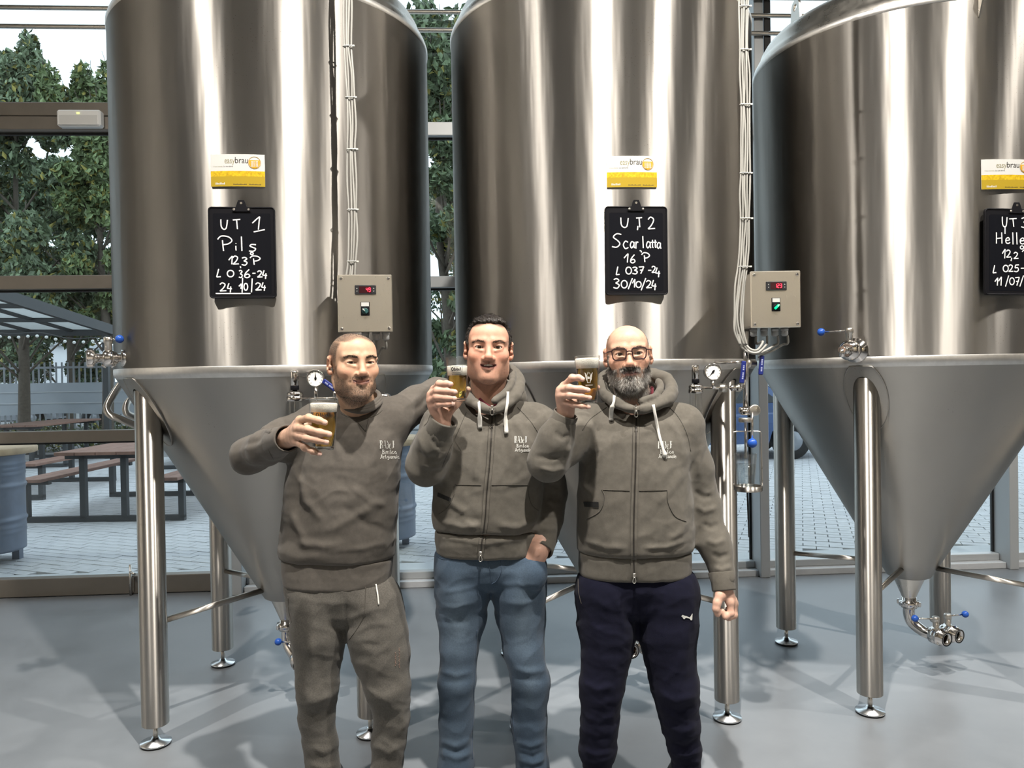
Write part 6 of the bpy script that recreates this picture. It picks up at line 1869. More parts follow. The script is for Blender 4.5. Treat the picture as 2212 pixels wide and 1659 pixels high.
# ------------------------------------------------------------------ beer glasses
M['beer'] = None
def beer_mat():
    m, nt, b = new_mat('lager_beer')
    b.inputs['Base Color'].default_value = (0.98, 0.62, 0.10, 1); b.inputs['Roughness'].default_value = .03
    b.inputs['Transmission Weight'].default_value = 1.0; b.inputs['IOR'].default_value = 1.12
    return m
M['beer'] = beer_mat()
M['foam'] = mat('beer_foam', (.90, .87, .78), .8, bump=.3, bscale=300)
M['glassrim'] = glass_pane('beer_glass', (.985, .985, .98), .08)
M['print_dark'] = mat('glass_print_dark', (.03, .025, .02), .5)
M['print_white'] = mat('glass_print_white', (.80, .78, .70), .5)
def beer_glass(ct, cb, ty, by, rt, rb, D, foam_top, foam_bot, label, style):
    """centre px at top/bottom, py top/bottom, radii m"""
    top, bot = uv(ct, ty, D), uv(cb, by, D); ax = top - bot; H = float(np.linalg.norm(ax)); ax /= H
    t = empty('beer_glass', cam2w(bot[None])[0], label, 'glass', 'beer glasses')
    R = lambda h: rb + (rt - rb) * (h / H)
    base = .012
    CMB().lathe([(.001, 0), (rb * .96, 0), (rb, .003), (R(H * .5), H * .5), (rt, H - .001), (rt - .0008, H), (rt - .0020, H - .001), (R(H * .5) - .0022, H * .5), (R(base) - .003, base), (.001, base - .001)], bot, ax, 48, caps=False).build('glass_body', M['glassrim'], t)
    CMB().lathe([(.001, .0015), (rb * .90, .002), (R(base) - .004, base - .002), (.001, base - .0025)], bot, ax, 40, caps=False).build('glass_base', M['heavyglass'], t)
    hf = lambda py: (by - py) / (by - ty) * H
    h1, h2 = hf(foam_bot), hf(foam_top)
    CMB().lathe([(.001, base + .0005), (R(base) - .0038, base + .0008), (R(h1) - .0028, h1), (.001, h1)], bot, ax, 44, caps=False).build('beer', M['beer'], t)
    n = 44; pr = [(R(h1) - .0027, h1 + .0002), (R((h1 + h2) / 2) - .0026, (h1 + h2) / 2), (R(h2) - .0026, h2 - .002), (R(h2) - .006, h2), (R(h2) * .5, h2 + .001), (.001, h2 + .0005)]
    CMB().lathe([(.001, h1 + .0002)] + pr, bot, ax, n, caps=False).build('foam', M['foam'], t)
    # print on the wall of the glass facing the camera
    x_ = np.array([1.0, 0, 0]); x_ -= ax * (x_ @ ax); x_ /= np.linalg.norm(x_); y_ = np.cross(ax, x_); y_ = -y_ if y_[1] > 0 else y_
    def S(a, h): return bot + ax * h + (x_ * math.sin(a) + y_ * math.cos(a)) * (R(h) + .0006)
    mb = CMB()
    def word(txt, a0, h0, cap, da, w):
        a = a0
        for ch in txt:
            hh = cap if (ch.isupper() or ch in 'dfltb') else cap * .62
            for st in glyph_pts(ch): ribbon(mb, [S(a + da * u, h0 + hh * v) for u, v in st], NV, w)
            a += da * 1.2
    def ringpoly(pts, w): ribbon(mb, [S(a, h) for a, h in pts], NV, w)
    if style == 'label':
        hb = h1 + .012
        ringpoly([(-.52, hb), (-.30, hb - .003), (0, hb - .004), (.30, hb - .003), (.52, hb), (.55, hb + .020), (.3, hb + .017), (0, hb + .016), (-.3, hb + .017), (-.55, hb + .020), (-.52, hb)], .0009)
        ringpoly([(-.36 + .085 * math.cos(q), hb + .008 + .0055 * math.sin(q)) for q in np.linspace(0, 6.28, 14)], .0028)
        word('BAdeF', -.20, hb + .003, .0095, .105, .0016)
        word('birrificio', -.42, hb - .0105, .003, .034, .0006); word('artigianale', .02, hb - .0105, .003, .034, .0006)
        m = M['print_dark']
    elif style == 'shield':
        hb = h1 - .045
        ringpoly([(-.13, hb), (.13, hb), (.15, hb + .022), (.10, hb + .03), (-.10, hb + .03), (-.15, hb + .022), (-.13, hb)], .0011)
        for s_ in (-1, 1):
            for k in range(4): ringpoly([(s_ * .17, hb + .006 + .005 * k), (s_ * (.26 + .02 * k), hb + .013 + .006 * k)], .0013)
        word('BAdeF', -.09, hb + .012, .007, .036, .0007)
        ringpoly([(-.3, hb - .008), (.36, hb - .008)], .0016)
        m = M['print_white']
    else:
        hb = h1 - .012
        ringpoly([(-.22 + .10 * math.cos(q), hb + .004 + .006 * math.sin(q)) for q in np.linspace(0, 6.28, 14)], .0024)
        word('BAdeF', -.02, hb, .010, .11, .0016)
        m = M['print_dark']
    mb.build('glass_print', m, t)
    return t
M['heavyglass'] = mat('heavy_glass', (.92, .95, .95), .04, trans=1.0, ior=1.3)

def world_foot(x, D):
    u = (x - 1106) * D / FPX
    return cam2w(np.array([[u, D, floor_v(u, D)]]))[0]
def F_(pts, D): return [uv(x, y, D + dd) for x, y, dd in pts]
def bb(P, m=.03):
    P = np.array([q for g in P for q in g]); return P.min(0) - m, P.max(0) + m

# ================================================================== man 1: shaven head, grey sweatshirt
D = 2.74
P1 = empty('person', world_foot(760, D), 'man with shaved head in grey sweatshirt and sweatpants raising a beer glass at left', 'person', 'three men toasting')
H1 = Head(778, 783, 2.545, math.radians(29), math.radians(2), math.radians(-1), sc=1.0, top=-.008, mouth='smile', chin=.0, wide=1.02, eyeh=.0040, fat=1.0)
ST1 = dict(skin=(.56, .36, .245), handskin=(.56, .355, .26), flush=.12, stubble=.50, stubcol=(.085, .066, .05), scalp=.62, scalpcol=(.085, .068, .055), hairline=.070, lip=(.40, .17, .14))
G1 = 2.30
fing1 = [F_([(648, 908, .005), (667, 903, -.035), (688, 908, -.0475), (702, 913, -.0485)], G1), F_([(643, 925, .0), (665, 927, -.04), (692, 934, -.0485), (711, 938, -.0455)], G1),
         F_([(640, 940, .005), (662, 946, -.04), (688, 951, -.0455), (705, 955, -.0435)], G1), F_([(641, 955, .012), (658, 967, -.03), (676, 975, -.036), (690, 980, -.033)], G1)]
th1 = F_([(642, 928, .045), (672, 914, .064), (698, 905, .058), (713, 899, .048)], G1)
wr1 = uv(620, 948, G1 + .075)
arm1R = ([uv(692, 912, D - .02), uv(536, 985, 2.60), uv(592, 960, 2.47), wr1], [.052, .042, .040, .029])
arm1L = ([uv(842, 898, D), uv(935, 852, D + .14), uv(1010, 850, D + .24), uv(1050, 865, D + .25)], [.052, .044, .034, .03])
rows1 = [(892, 700, 848, .075, .085), (915, 672, 862, .105, .105), (950, 648, 870, .125, .115), (1000, 626, 867, .135, .12), (1060, 617, 862, .14, .125), (1130, 612, 858, .14, .125), (1185, 606, 853, .138, .125), (1205, 608, 851, .13, .12)]
band1 = [(1200, 612, 849, .125, .118), (1236, 612, 846, .124, .117), (1262, 615, 842, .122, .115)]
inner = lambda R, s: [(py, x0 + s, x1 - s, a - s / 600, b - s / 600) for py, x0, x1, a, b in R]
leg1a = [(688, 1300, 62, -.018), (689, 1368, 60, -.015), (688, 1405, 53, -.01), (686, 1480, 45, -.02), (684, 1550, 38, 0), (691, 1600, 36, .01), (697, 1665, 36, .02), (700, 1700, 34, .02)]
leg1b = [(803, 1300, 64, -.018), (814, 1368, 64, -.02), (823, 1412, 61, -.02), (838, 1480, 48, -.03), (846, 1550, 39, -.01), (840, 1600, 37, 0), (835, 1665, 34, .01), (833, 1700, 33, .01)]
def lchain(L, D, s=.014): return ([uv(x, y, D + dd) for x, y, h, dd in L], [max(h * D / FPX - s, .03) for x, y, h, dd in L])
box1 = (uv(480, 0, 2.6)[0], uv(1075, 0, D)[0], G1 - .09, D + .31, floor_v(-.5, D), uv(0, 700, D)[2])
b1o, BV, BQ, BN = body(P1, H1, (H1.P(0, .022, -.075), uv(782, 900, D + .025), .060, .062), px_rows(inner(rows1 + band1, 12), D), [arm1R, arm1L], [lchain(leg1a, D), lchain(leg1b, D)],
    [(wr1, fing1, th1, .0112, .030)], D, ST1, box1, [(*bb(fing1 + [th1, [wr1]], .02), .0024)])
for q in (-1, 1): eye(H1, q, P1, (-.10, -.02))
brows(P1, H1, BV, BQ, BN, [(.05, .037, .028)], 21, 800, .0034)
teeth(P1, H1, -.0645, .0028, .015)
nails(P1, [(f[2], f[3]) for f in fing1], .0105, (0.15, -1, .1))
flow1 = lambda P: np.tile(-H1.R[:, 2] + .3 * H1.R[:, 1], (len(P), 1))
s_ = strands(BV, BQ, BN, H1.beard_mask(BV), 13000, .0024, .00022, 31, flow1, [(.03, .024, .02), (.05, .04, .032)], .4, .5)
raw_mesh('stubble_beard', cam2w(s_[0]), s_[1], M['hairs'], P1, False, world_loc(P1), s_[2])
s_ = strands(BV, BQ, BN, H1.scalp_mask(BV, .070), 17000, .0026, .00024, 32, flow1, [(.022, .018, .015), (.035, .028, .023)], .4, .8)
raw_mesh('cropped_hair', cam2w(s_[0]), s_[1], M['hairs'], P1, False, world_loc(P1), s_[2])

def sweat1(f):
    f.loft(px_rows(rows1, D), .01, n=2.5)
    for a, b, r0, r1 in (((745, 897, .02), (690, 912, -.02), .058, .070), ((815, 893, .02), (846, 903, .01), .058, .070)):
        f.rc(uv(a[0], a[1], D + a[2]), uv(b[0], b[1], D + b[2]), r0, r1, .04)
    f.chain([uv(692, 914, D - .02), uv(612, 948, 2.66), uv(537, 985, 2.60)], [.070, .063, .058], .035)
    f.chain([uv(537, 985, 2.60), uv(575, 968, 2.50), uv(606, 953, 2.41)], [.058, .055, .046], .03)
    f.chain([uv(846, 905, D + .01), uv(900, 872, D + .08), uv(945, 848, D + .16), uv(1010, 850, D + .24)], [.072, .058, .052, .046], .04)
    f.rc(H1.P(0, .03, -.10), uv(780, 858, D - .02), .066, .067, .012, 's')
FL1 = [([(640, 1010), (660, 1080), (700, 1130)], 7, 9), ([(700, 1150), (760, 1120), (830, 1080)], 6, 10), ([(760, 1050), (800, 1085), (840, 1090)], 5, 8), ([(640, 1170), (700, 1180), (760, 1172)], 6, 9),
       ([(700, 1190), (780, 1185), (845, 1170)], 5, 8), ([(655, 1000), (645, 1060), (640, 1120)], -6, 7), ([(690, 905), (720, 950), (735, 1000)], 5, 10), ([(850, 930), (820, 960), (800, 1010)], 5, 9),
       ([(560, 925), (590, 935), (605, 950)], 6, 7), ([(520, 965), (560, 950), (590, 935)], -5, 6), ([(505, 1005), (550, 1015), (590, 1005)], -6, 7), ([(590, 1010), (620, 1000), (640, 990)], 5, 6),
       ([(870, 880), (890, 870), (905, 850)], 6, 6), ([(890, 890), (910, 875), (925, 855)], -5, 5), ([(915, 880), (930, 862), (940, 845)], 6, 6), ([(735, 1090), (790, 1130), (845, 1150)], -4, 9), ([(625, 1100), (650, 1150), (660, 1190)], 5, 8)]
so, SV, SQ = garment('sweatshirt', sweat1, (box1[0], box1[1], 2.26, D + .31, uv(0, 1225, D)[2], uv(0, 780, D)[2]), .0062, M['sweat'], P1, FL1, 3, .0011, 18)
def band_1(f):
    f.loft(px_rows(band1, D), .006, n=2.5, cap=.01)
wo, WV, WQ = garment('waistband', band_1, (uv(600, 0, D)[0], uv(860, 0, D)[0], D - .16, D + .16, uv(0, 1275, D)[2], uv(0, 1192, D)[2]), .006, M['sweat'], so, [], 4, .0006, 25)
dec = Decal((SV, SQ))
# crew collar, V insert, cuffs, logo
ring = smooth_path([uv(779, 892, D - .104), uv(806, 885, D - .088), uv(824, 868, D - .03), uv(812, 856, D + .03), uv(778, 850, D + .055), uv(744, 856, D + .03), uv(732, 870, D - .03), uv(750, 886, D - .088)], 8, closed=True)
mb = CMB()
for k, dz in enumerate((0, .009, .018)): mb.tube([p + np.array([0, 0, .004 + dz * .9]) * (1, 1, 1) + (np.array([782 * 0 + uv(780, 0, D)[0], D, p[2]]) - p) * (.05 * k) for p in ring], .0078, 8, closed=True)
mb.build('crew_collar', M['sweat'], so)
seam(dec, [(768, 905), (790, 932)], 'collar_insert_seam', M['seam'], so, .0013); seam(dec, [(790, 932), (797, 902)], 'collar_insert_seam', M['seam'], so, .0013)
seam(dec, [(736, 893), (758, 903), (785, 905), (812, 897), (826, 886)], 'collar_seam', M['seam'], so, .0013)
sleeve_cuff(so, uv(597, 957, 2.435), uv(622, 947, 2.355), .0475, .042, M['sweat'])
seam(dec, [(588, 925), (578, 945), (580, 970), (590, 992)], 'sleeve_seam', M['seam'], so, .0014)
embroidery(dec, so, 820, 969, 17)
def pants1(f):
    f.loft(px_rows([(1240, 616, 846, .118, .115), (1280, 618, 860, .122, .125), (1315, 622, 868, .108, .122), (1345, 632, 868, .085, .115)], D), .03, cap=.03)
    px_leg(f, leg1a, D); px_leg(f, leg1b, D)
FLp1 = [([(650, 1330), (670, 1400), (680, 1480)], 4.2, 8), ([(700, 1310), (705, 1400), (700, 1490)], 3.5, 9), ([(660, 1520), (690, 1515), (715, 1495)], 6.3, 8), ([(660, 1540), (690, 1545), (720, 1530)], -4.2, 7), ([(755, 1340), (790, 1320), (840, 1310)], 3.5, 7), ([(760, 1370), (800, 1350), (850, 1345)], 3.5, 7),
        ([(770, 1390), (810, 1395), (860, 1380)], -2.8, 8), ([(860, 1540), (875, 1560), (868, 1580)], 4.2, 7), ([(820, 1500), (850, 1530), (880, 1540)], 4.2, 8), ([(745, 1290), (748, 1340), (745, 1385)], -3.5, 5), ([(670, 1610), (700, 1625), (725, 1610)], 4.2, 7), ([(810, 1610), (840, 1625), (865, 1610)], 3.5, 7), ([(668, 1650), (700, 1660), (730, 1650)], 4.2, 6)]
po, PV, PQ = garment('sweatpants', pants1, (uv(600, 0, D)[0], uv(905, 0, D)[0], D - .19, D + .19, floor_v(-.5, D) + .05, uv(0, 1225, D)[2]), .0065, M['melange'], P1, FLp1, 5, .0014, 16)
dp = Decal((PV, PQ), (WV, WQ))
seam(dp, [(790, 1268), (789, 1300), (786, 1330), (770, 1360), (752, 1384)], 'fly_seam', M['seam'], po, .0012)
seam(dp, [(622, 1290), (624, 1320), (630, 1345)], 'pocket_seam', M['seam'], po, .0014)
P_ = dp.line([(812, 1262), (816, 1285), (818, 1306)], .004)
if len(P_) > 1: CMB().tube(P_, .0028, 8).build('drawstring', M['cord'], po)
mbp = CMB()
for (xa, ya, yb) in ((862, 1400, 1445), (854, 1410, 1440)):
    for k in range(int((yb - ya) / 3)):
        h = dp.hit(xa + .6 * (k % 3), ya + 3 * k, .0016)
        if h: mbp.obox(h[0], (.0016, .0004, .0010), (1, 0, 0), (0, 1, 0), (0, 0, 1))
if mbp.v: mbp.build('leg_print', mat('leg_print', (.30, .20, .16), .8), po)
shoes(P1, [(700, .02, -.25), (832, .01, .3)], D)
beer_glass(699.5, 699, 858, 972, .0440, .0330, G1, 871, 890, 'full beer glass held by the man with the shaved head', 'plain')
# ================================================================== man 2: dark hair, zip hoodie, jeans
def hooded(f, rows, D, sh, arms, neckcut, k=.01):
    f.loft(px_rows(rows, D), k, n=2.5)
    for a, b, r0, r1 in sh: f.rc(uv(a[0], a[1], D + a[2]), uv(b[0], b[1], D + b[2]), r0, r1, .04)
    for P, R in arms: f.chain([uv(x, y, d) for x, y, d in P], R, .035)
    f.rc(neckcut[0], neckcut[1], neckcut[2], neckcut[3], .012, 's')
D = 2.72
P2 = empty('person', world_foot(1062, D), 'dark-haired man in zip hoodie and blue jeans raising a beer glass in the middle', 'person', 'three men toasting')
H2 = Head(1055.5, 750, 2.60, math.radians(2), math.radians(1), math.radians(1), sc=1.0, top=-.004, mouth='open', chin=.003, wide=1.01, eyeh=.0056, fat=1.0)
ST2 = dict(skin=(.57, .345, .245), handskin=(.55, .33, .25), flush=.45, stubble=.20, stubcol=(.16, .11, .085), scalp=.8, scalpcol=(.05, .042, .036), hairline=.070, lip=(.42, .17, .15))
G2 = 2.48
fing2 = [F_([(938, 841, .01), (949, 829, -.03), (965, 829, -.038), (974, 830, -.0425)], G2), F_([(931, 853, .0), (944, 844, -.032), (967, 845, -.040), (983, 847, -.041)], G2),
         F_([(930, 866, 0), (943, 858, -.032), (966, 860, -.039), (982, 861, -.040)], G2), F_([(935, 879, .005), (947, 873, -.028), (966, 873, -.036), (979, 872, -.037)], G2)]
th2 = F_([(966, 893, .02), (986, 872, .050), (1003, 852, .050), (1011, 841, .036)], G2)
wr2 = uv(955, 916, G2 + .02)
arm2R = ([uv(955, 922, D), uv(918, 1010, 2.58), wr2], [.050, .040, .027])
arm2L = ([uv(1160, 920, D), uv(1192, 1060, D + .06), uv(1172, 1168, D - .06), uv(1162, 1190, D - .082), uv(1150, 1222, D - .078)], [.048, .038, .029, .031, .034])
rows2 = [(893, 985, 1130, .075, .085), (912, 952, 1164, .105, .105), (950, 940, 1180, .125, .12), (1000, 937, 1178, .14, .125), (1060, 936, 1172, .15, .13), (1110, 934, 1170, .155, .13), (1140, 937, 1168, .15, .128)]
band2 = [(1140, 940, 1166, .143, .125), (1170, 942, 1164, .138, .122), (1194, 944, 1160, .132, .12)]
leg2a = [(1000, 1232, 60, -.018), (1001, 1275, 58, -.015), (996, 1330, 52, -.005), (991, 1400, 41, -.02), (986, 1470, 40, -.02), (986, 1560, 37, .01), (985, 1650, 38, .02), (985, 1680, 38, .02)]
leg2b = [(1120, 1232, 60, -.018), (1121, 1275, 59, -.015), (1126, 1330, 53, -.005), (1131, 1400, 43, -.02), (1144, 1470, 41, -.02), (1143, 1560, 39, .01), (1150, 1650, 35, .02), (1151, 1680, 36, .02)]
box2 = (uv(865, 0, D)[0], uv(1240, 0, D)[0], G2 - .09, D + .20, floor_v(0, D), uv(0, 655, D)[2])
b2o, BV, BQ, BN = body(P2, H2, (H2.P(0, .022, -.075), uv(1060, 900, D + .02), .064, .066), px_rows(inner(rows2 + band2, 12), D), [arm2R, arm2L], [lchain(leg2a, D), lchain(leg2b, D)],
    [(wr2, fing2, th2, .0106, .028)], D, ST2, box2, [(*bb(fing2 + [th2, [wr2]], .02), .0024)])
for q in (-1, 1): eye(H2, q, P2, (-.02 * q, .0))
brows(P2, H2, BV, BQ, BN, [(.07, .052, .04)], 22, 650, .0030)
teeth(P2, H2, -.0605, .0030, .017)
nails(P2, [(f[2], f[3]) for f in fing2], .0100, (0.1, -1, .1))
s_ = strands(BV, BQ, BN, H2.beard_mask(BV), 7000, .0015, .00018, 41, lambda P: np.tile(-H2.R[:, 2], (len(P), 1)), [(.06, .05, .042), (.12, .10, .09)], .4, .6)
raw_mesh('stubble_beard', cam2w(s_[0]), s_[1], M['hairs'], P2, False, world_loc(P2), s_[2])
# hair: combed cap plus locks
hf = Field(rng_(H2.o[0] - .10, H2.o[0] + .10, .003), rng_(H2.o[1] - .11, H2.o[1] + .14, .003), rng_(H2.o[2] - .08, H2.o[2] + .14, .003))
hf.el(H2.P(0, .022, .030), np.array([.0790, .0985, .0865]), .005, 'u', H2.R)
hf.el(H2.P(0, -.030, .078), np.array([.056, .046, .030]), .02, 'u', H2.R)
hf.el(H2.P(0, -.088, .012), np.array([.0640, .088, .0735]), .010, 's', H2.R)
for q in (-1, 1): hf.el(H2.P(q * .040, -.075, .062), np.array([.024, .042, .026]), .010, 's', H2.R)
hf.el(H2.P(0, -.02, -.095), np.array([.12, .10, .082]), .012, 's', H2.R)
for q in (-1, 1): hf.el(H2.P(q * .082, -.005, -.030), np.array([.022, .034, .045]), .008, 's', H2.R)
HV, HQ = hf.mesh(); HN = vnormals(HV, HQ)
hl = H2.local(HV)
HV = HV + HN * (wob(HV * np.array([1, .35, 1]), .0016, 260, 8) + wob(HV, .001, 90, 9))[:, None]
hc = np.tile(np.array([.022, .018, .016]), (len(HV), 1)); gy = sstep(np.abs(hl[:, 0]), .058, .074) * sstep(-hl[:, 2], -.05, .02); hc = hc * (1 - .7 * gy[:, None]) + np.array([.16, .15, .14]) * (.7 * gy[:, None])
ho = cmesh('hair', HV, HQ, M['hairs'], P2, hc)
def flow2(P):
    L = H2.local(P); d = np.stack([.55 * np.sign(L[:, 0]) * (np.abs(L[:, 0]) > .02) + .4, -.6 * (L[:, 2] > .06) + .5 * (L[:, 2] <= .06), -.25 - .9 * (L[:, 2] < .07)], 1); return d @ H2.R.T
s_ = strands(HV, HQ, HN, np.ones(len(HV)), 10000, .011, .0004, 42, flow2, [(.018, .015, .013), (.03, .025, .022), (.03, .026, .023), (.07, .065, .06)], .22, .14)
raw_mesh('hair_strands', cam2w(s_[0]), s_[1], M['hairs'], P2, False, world_loc(P2), s_[2])

nc2 = (H2.P(0, .03, -.10), uv(1060, 852, D - .04), .068, .064)
def hood2(f):
    hooded(f, rows2, D, [((1020, 900, .02), (958, 918, 0), .058, .070), ((1095, 897, .02), (1158, 915, 0), .058, .070)],
           [([(955, 925, D - .01), (930, 975, 2.64), (918, 1008, 2.585)], [.072, .064, .060]), ([(918, 1008, 2.585), (935, 962, 2.545), (948, 932, 2.515)], [.060, .056, .048]),
            ([(1160, 922, D), (1180, 990, D + .03), (1192, 1062, D + .055)], [.070, .060, .052]), ([(1192, 1062, D + .055), (1184, 1120, D + .01), (1174, 1168, D - .045)], [.052, .050, .046])], nc2)
FL2 = [([(945, 1060), (990, 1100), (1030, 1150)], 5, 9), ([(1170, 1000), (1120, 1040), (1070, 1060)], 5, 9), ([(1100, 880), (1130, 940), (1150, 1000)], 6, 8), ([(1085, 890), (1105, 950), (1110, 1010)], 4, 8), ([(990, 900), (975, 960), (965, 1020)], 5, 9),
       ([(945, 1125), (1000, 1138), (1040, 1135)], 6, 7), ([(1070, 1135), (1120, 1138), (1165, 1120)], 6, 7), ([(960, 1090), (1010, 1120), (1045, 1125)], -4, 6), ([(900, 975), (925, 990), (950, 990)], -6, 6), ([(905, 1000), (930, 1010), (955, 1005)], 6, 6), ([(940, 1000), (955, 985), (965, 965)], 6, 5),
       ([(905, 940), (915, 970), (925, 1000)], 5, 6), ([(930, 945), (945, 965), (965, 970)], -5, 5), ([(1175, 1040), (1195, 1050), (1212, 1050)], -5, 6), ([(1180, 1080), (1198, 1090), (1212, 1085)], 5, 6), ([(1165, 1110), (1185, 1120), (1205, 1115)], -5, 6), ([(1165, 1140), (1185, 1145), (1200, 1138)], 6, 6), ([(1040, 960), (1030, 1020), (1028, 1040)], 4, 7)]
so, SV, SQ = garment('hoodie', hood2, (box2[0], box2[1], G2 - .04, D + .22, uv(0, 1160, D)[2], uv(0, 850, D)[2]), .0060, M['hoodie'], P2, FL2, 13, .0011, 18)
def band_2(f):
    f.loft(px_rows(band2, D), .006, n=2.5, cap=.01)
wo, WV, WQ = garment('waistband', band_2, (uv(930, 0, D)[0], uv(1180, 0, D)[0], D - .18, D + .16, uv(0, 1208, D)[2], uv(0, 1130, D)[2]), .006, M['hoodie'], so, [([(945, 1160), (1050, 1175), (1160, 1160)], 3, 5)], 4, .0008, 25)
def hood_roll(D, pts, pts2, bx, parent, inner_lining, r=.022):
    f = Field(rng_(bx[0], bx[1], .005), rng_(bx[2], bx[3], .005), rng_(bx[4], bx[5], .005))
    P = smooth_path([uv(x, y, D + dd) for x, y, dd, rr in pts], 4, closed=True)
    RR = [q[3] for q in pts]; R = [(RR[i // 4] * (1 - (i % 4) / 4) + RR[(i // 4 + 1) % len(RR)] * (i % 4) / 4) * (1 + .06 * math.sin(i * .9)) for i in range(len(P))]
    for i in range(len(P)): f.rc(P[i], P[(i + 1) % len(P)], R[i], R[(i + 1) % len(P)], .012)
    P2_ = smooth_path([uv(x, y, D + dd) for x, y, dd in pts2], 4)
    for i in range(len(P2_) - 1): f.rc(P2_[i], P2_[i + 1], r * .5, r * .5, .006)
    # the bag of the hood lying on the back
    bk = uv(pts[0][0], pts[0][1] - 30, D + .13); f.el(bk, (.13, .05, .075), .03)
    V, Q = f.mesh(); N = vnormals(V, Q); V = V + N * wob(V, .0012, 40, 6)[:, None]
    return cmesh('hood', V, Q, M['hoodie'], parent), V, Q
ho, HV2, HQ2 = hood_roll(D, [(1063, 888, -.120, .008), (1088, 876, -.108, .013), (1112, 854, -.062, .019), (1119, 824, .0, .021), (1103, 803, .05, .022), (1060, 797, .085, .022), (1010, 806, .05, .022), (999, 830, 0, .020), (1008, 856, -.062, .018), (1036, 878, -.108, .013)],
          [(1068, 866, -.12), (1090, 850, -.09), (1106, 826, -.05), (1108, 805, .0)], (uv(960, 0, D)[0], uv(1160, 0, D)[0], D - .17, D + .21, uv(0, 905, D)[2], uv(0, 765, D)[2]), so, None)
# zip, pocket, seams, cords, logo
dec = Decal((SV, SQ), (WV, WQ), (HV2, HQ2))
strip(dec, [(1064, 872), (1062, 930), (1058, 1000), (1052, 1060), (1048, 1120), (1041, 1170), (1038, 1202)], .020, 'zip_placket', M['hoodie'], so, .001, .003)
strip(dec, [(1064, 872), (1062, 930), (1058, 1000), (1052, 1060), (1048, 1120), (1041, 1170), (1038, 1202)], .0045, 'zipper', M['zip'], so, .0035, .003)
for dx in (-7, 7): seam(dec, [(1064 + dx, 880), (1062 + dx, 930), (1058 + dx, 1000), (1052 + dx, 1060), (1048 + dx, 1120), (1041 + dx, 1170), (1038 + dx, 1195)], 'placket_seam', M['seam'], so, .0012)
def zip_pull(dec, x, y, parent, rot=0):
    h = dec.hit(x, y, .009)
    if h is None: return
    c = h[0]; mb = CMB()
    mb.obox(c, (.0042, .0025, .0065), (1, 0, 0), (0, 1, 0), (0, 0, 1), .001)
    mb.tube(smooth_path([c + [0, -.002, -.005], c + [.004, -.003, -.012], c + [.005, -.002, -.022], c + [0, -.002, -.026], c + [-.005, -.002, -.022], c + [-.004, -.003, -.012], c + [0, -.002, -.005]], 3), .0013, 6)
    mb.build('zip_pull', M['satin'], parent)
zip_pull(dec, 1063, 880, so); zip_pull(dec, 1038, 1196, so)
for L_ in ([(983, 1047), (1040, 1048)], [(1062, 1048), (1140, 1047)], [(983, 1047), (980, 1070), (965, 1098), (945, 1112)], [(1140, 1047), (1142, 1070), (1150, 1092), (1165, 1104)]):
    seam(dec, L_, 'pocket_seam', M['seam'], so, .0017)
for L_ in ([(1007, 890), (990, 930), (965, 985), (955, 1010)], [(1118, 880), (1150, 915), (1172, 955), (1180, 990)]): seam(dec, L_, 'raglan_seam', M['seam'], so, .0013)
strip(dec, [(945, 1068), (974, 1080)], .013, 'pocket_zip', M['darkslot'], so, .001, .002)
drawcord(dec, so, [(1029, 846), (1034, 868), (1036, 895), (1037, 925)], .0075, .32); drawcord(dec, so, [(1097, 846), (1096, 870), (1092, 900), (1094, 936)], .0075, .32)
embroidery(dec, so, 1111, 957, 14.5)
sleeve_cuff(so, uv(945, 940, 2.522), uv(960, 903, 2.495), .048, .046, M['hoodie'])
sleeve_cuff(so, uv(1177, 1158, D - .03), uv(1166, 1190, D - .075), .046, .044, M['hoodie'])
CMB().tube(smooth_path([uv(1036, 862, D - .075), uv(1050, 874, D - .095), uv(1064, 880, D - .10), uv(1078, 870, D - .085)], 5), .006, 8).build('red_undershirt', M['maroon'], P2)
def jeans(f):
    f.loft(px_rows([(1180, 940, 1172, .122, .118), (1220, 938, 1179, .122, .128), (1245, 940, 1180, .108, .128), (1270, 950, 1172, .085, .12)], D), .03, cap=.03)
    f.el(uv(1152, 1238, D - .085), (.050, .046, .066), .015); f.el(uv(1160, 1196, D - .078), (.036, .036, .024), .006, 's')
    px_leg(f, leg2a, D); px_leg(f, leg2b, D)
FLj = [([(955, 1280), (990, 1275), (1040, 1265)], 2.4, 5), ([(950, 1310), (985, 1312), (1030, 1300)], 3.0, 6), ([(955, 1340), (985, 1348), (1020, 1340)], -2.4, 6), ([(1080, 1265), (1120, 1260), (1170, 1268)], 2.4, 6), ([(1085, 1300), (1125, 1305), (1165, 1295)], 2.4, 6),
       ([(945, 1448), (985, 1460), (1022, 1450)], 4.2, 6), ([(950, 1470), (985, 1475), (1020, 1468)], -3.0, 6), ([(1105, 1440), (1145, 1452), (1184, 1448)], 4.2, 6), ([(1108, 1465), (1145, 1470), (1182, 1468)], -3.0, 6), ([(950, 1600), (985, 1610), (1018, 1595)], 3.6, 6), ([(948, 1625), (985, 1638), (1020, 1625)], 4.8, 6), ([(950, 1612), (985, 1624), (1018, 1612)], -3.6, 5),
       ([(1110, 1600), (1145, 1612), (1180, 1600)], 4.2, 6), ([(1115, 1622), (1150, 1634), (1180, 1622)], -3.6, 5), ([(1118, 1640), (1150, 1648), (1180, 1640)], 4.8, 5), ([(1060, 1230), (1062, 1260), (1060, 1290)], -2.4, 4)]
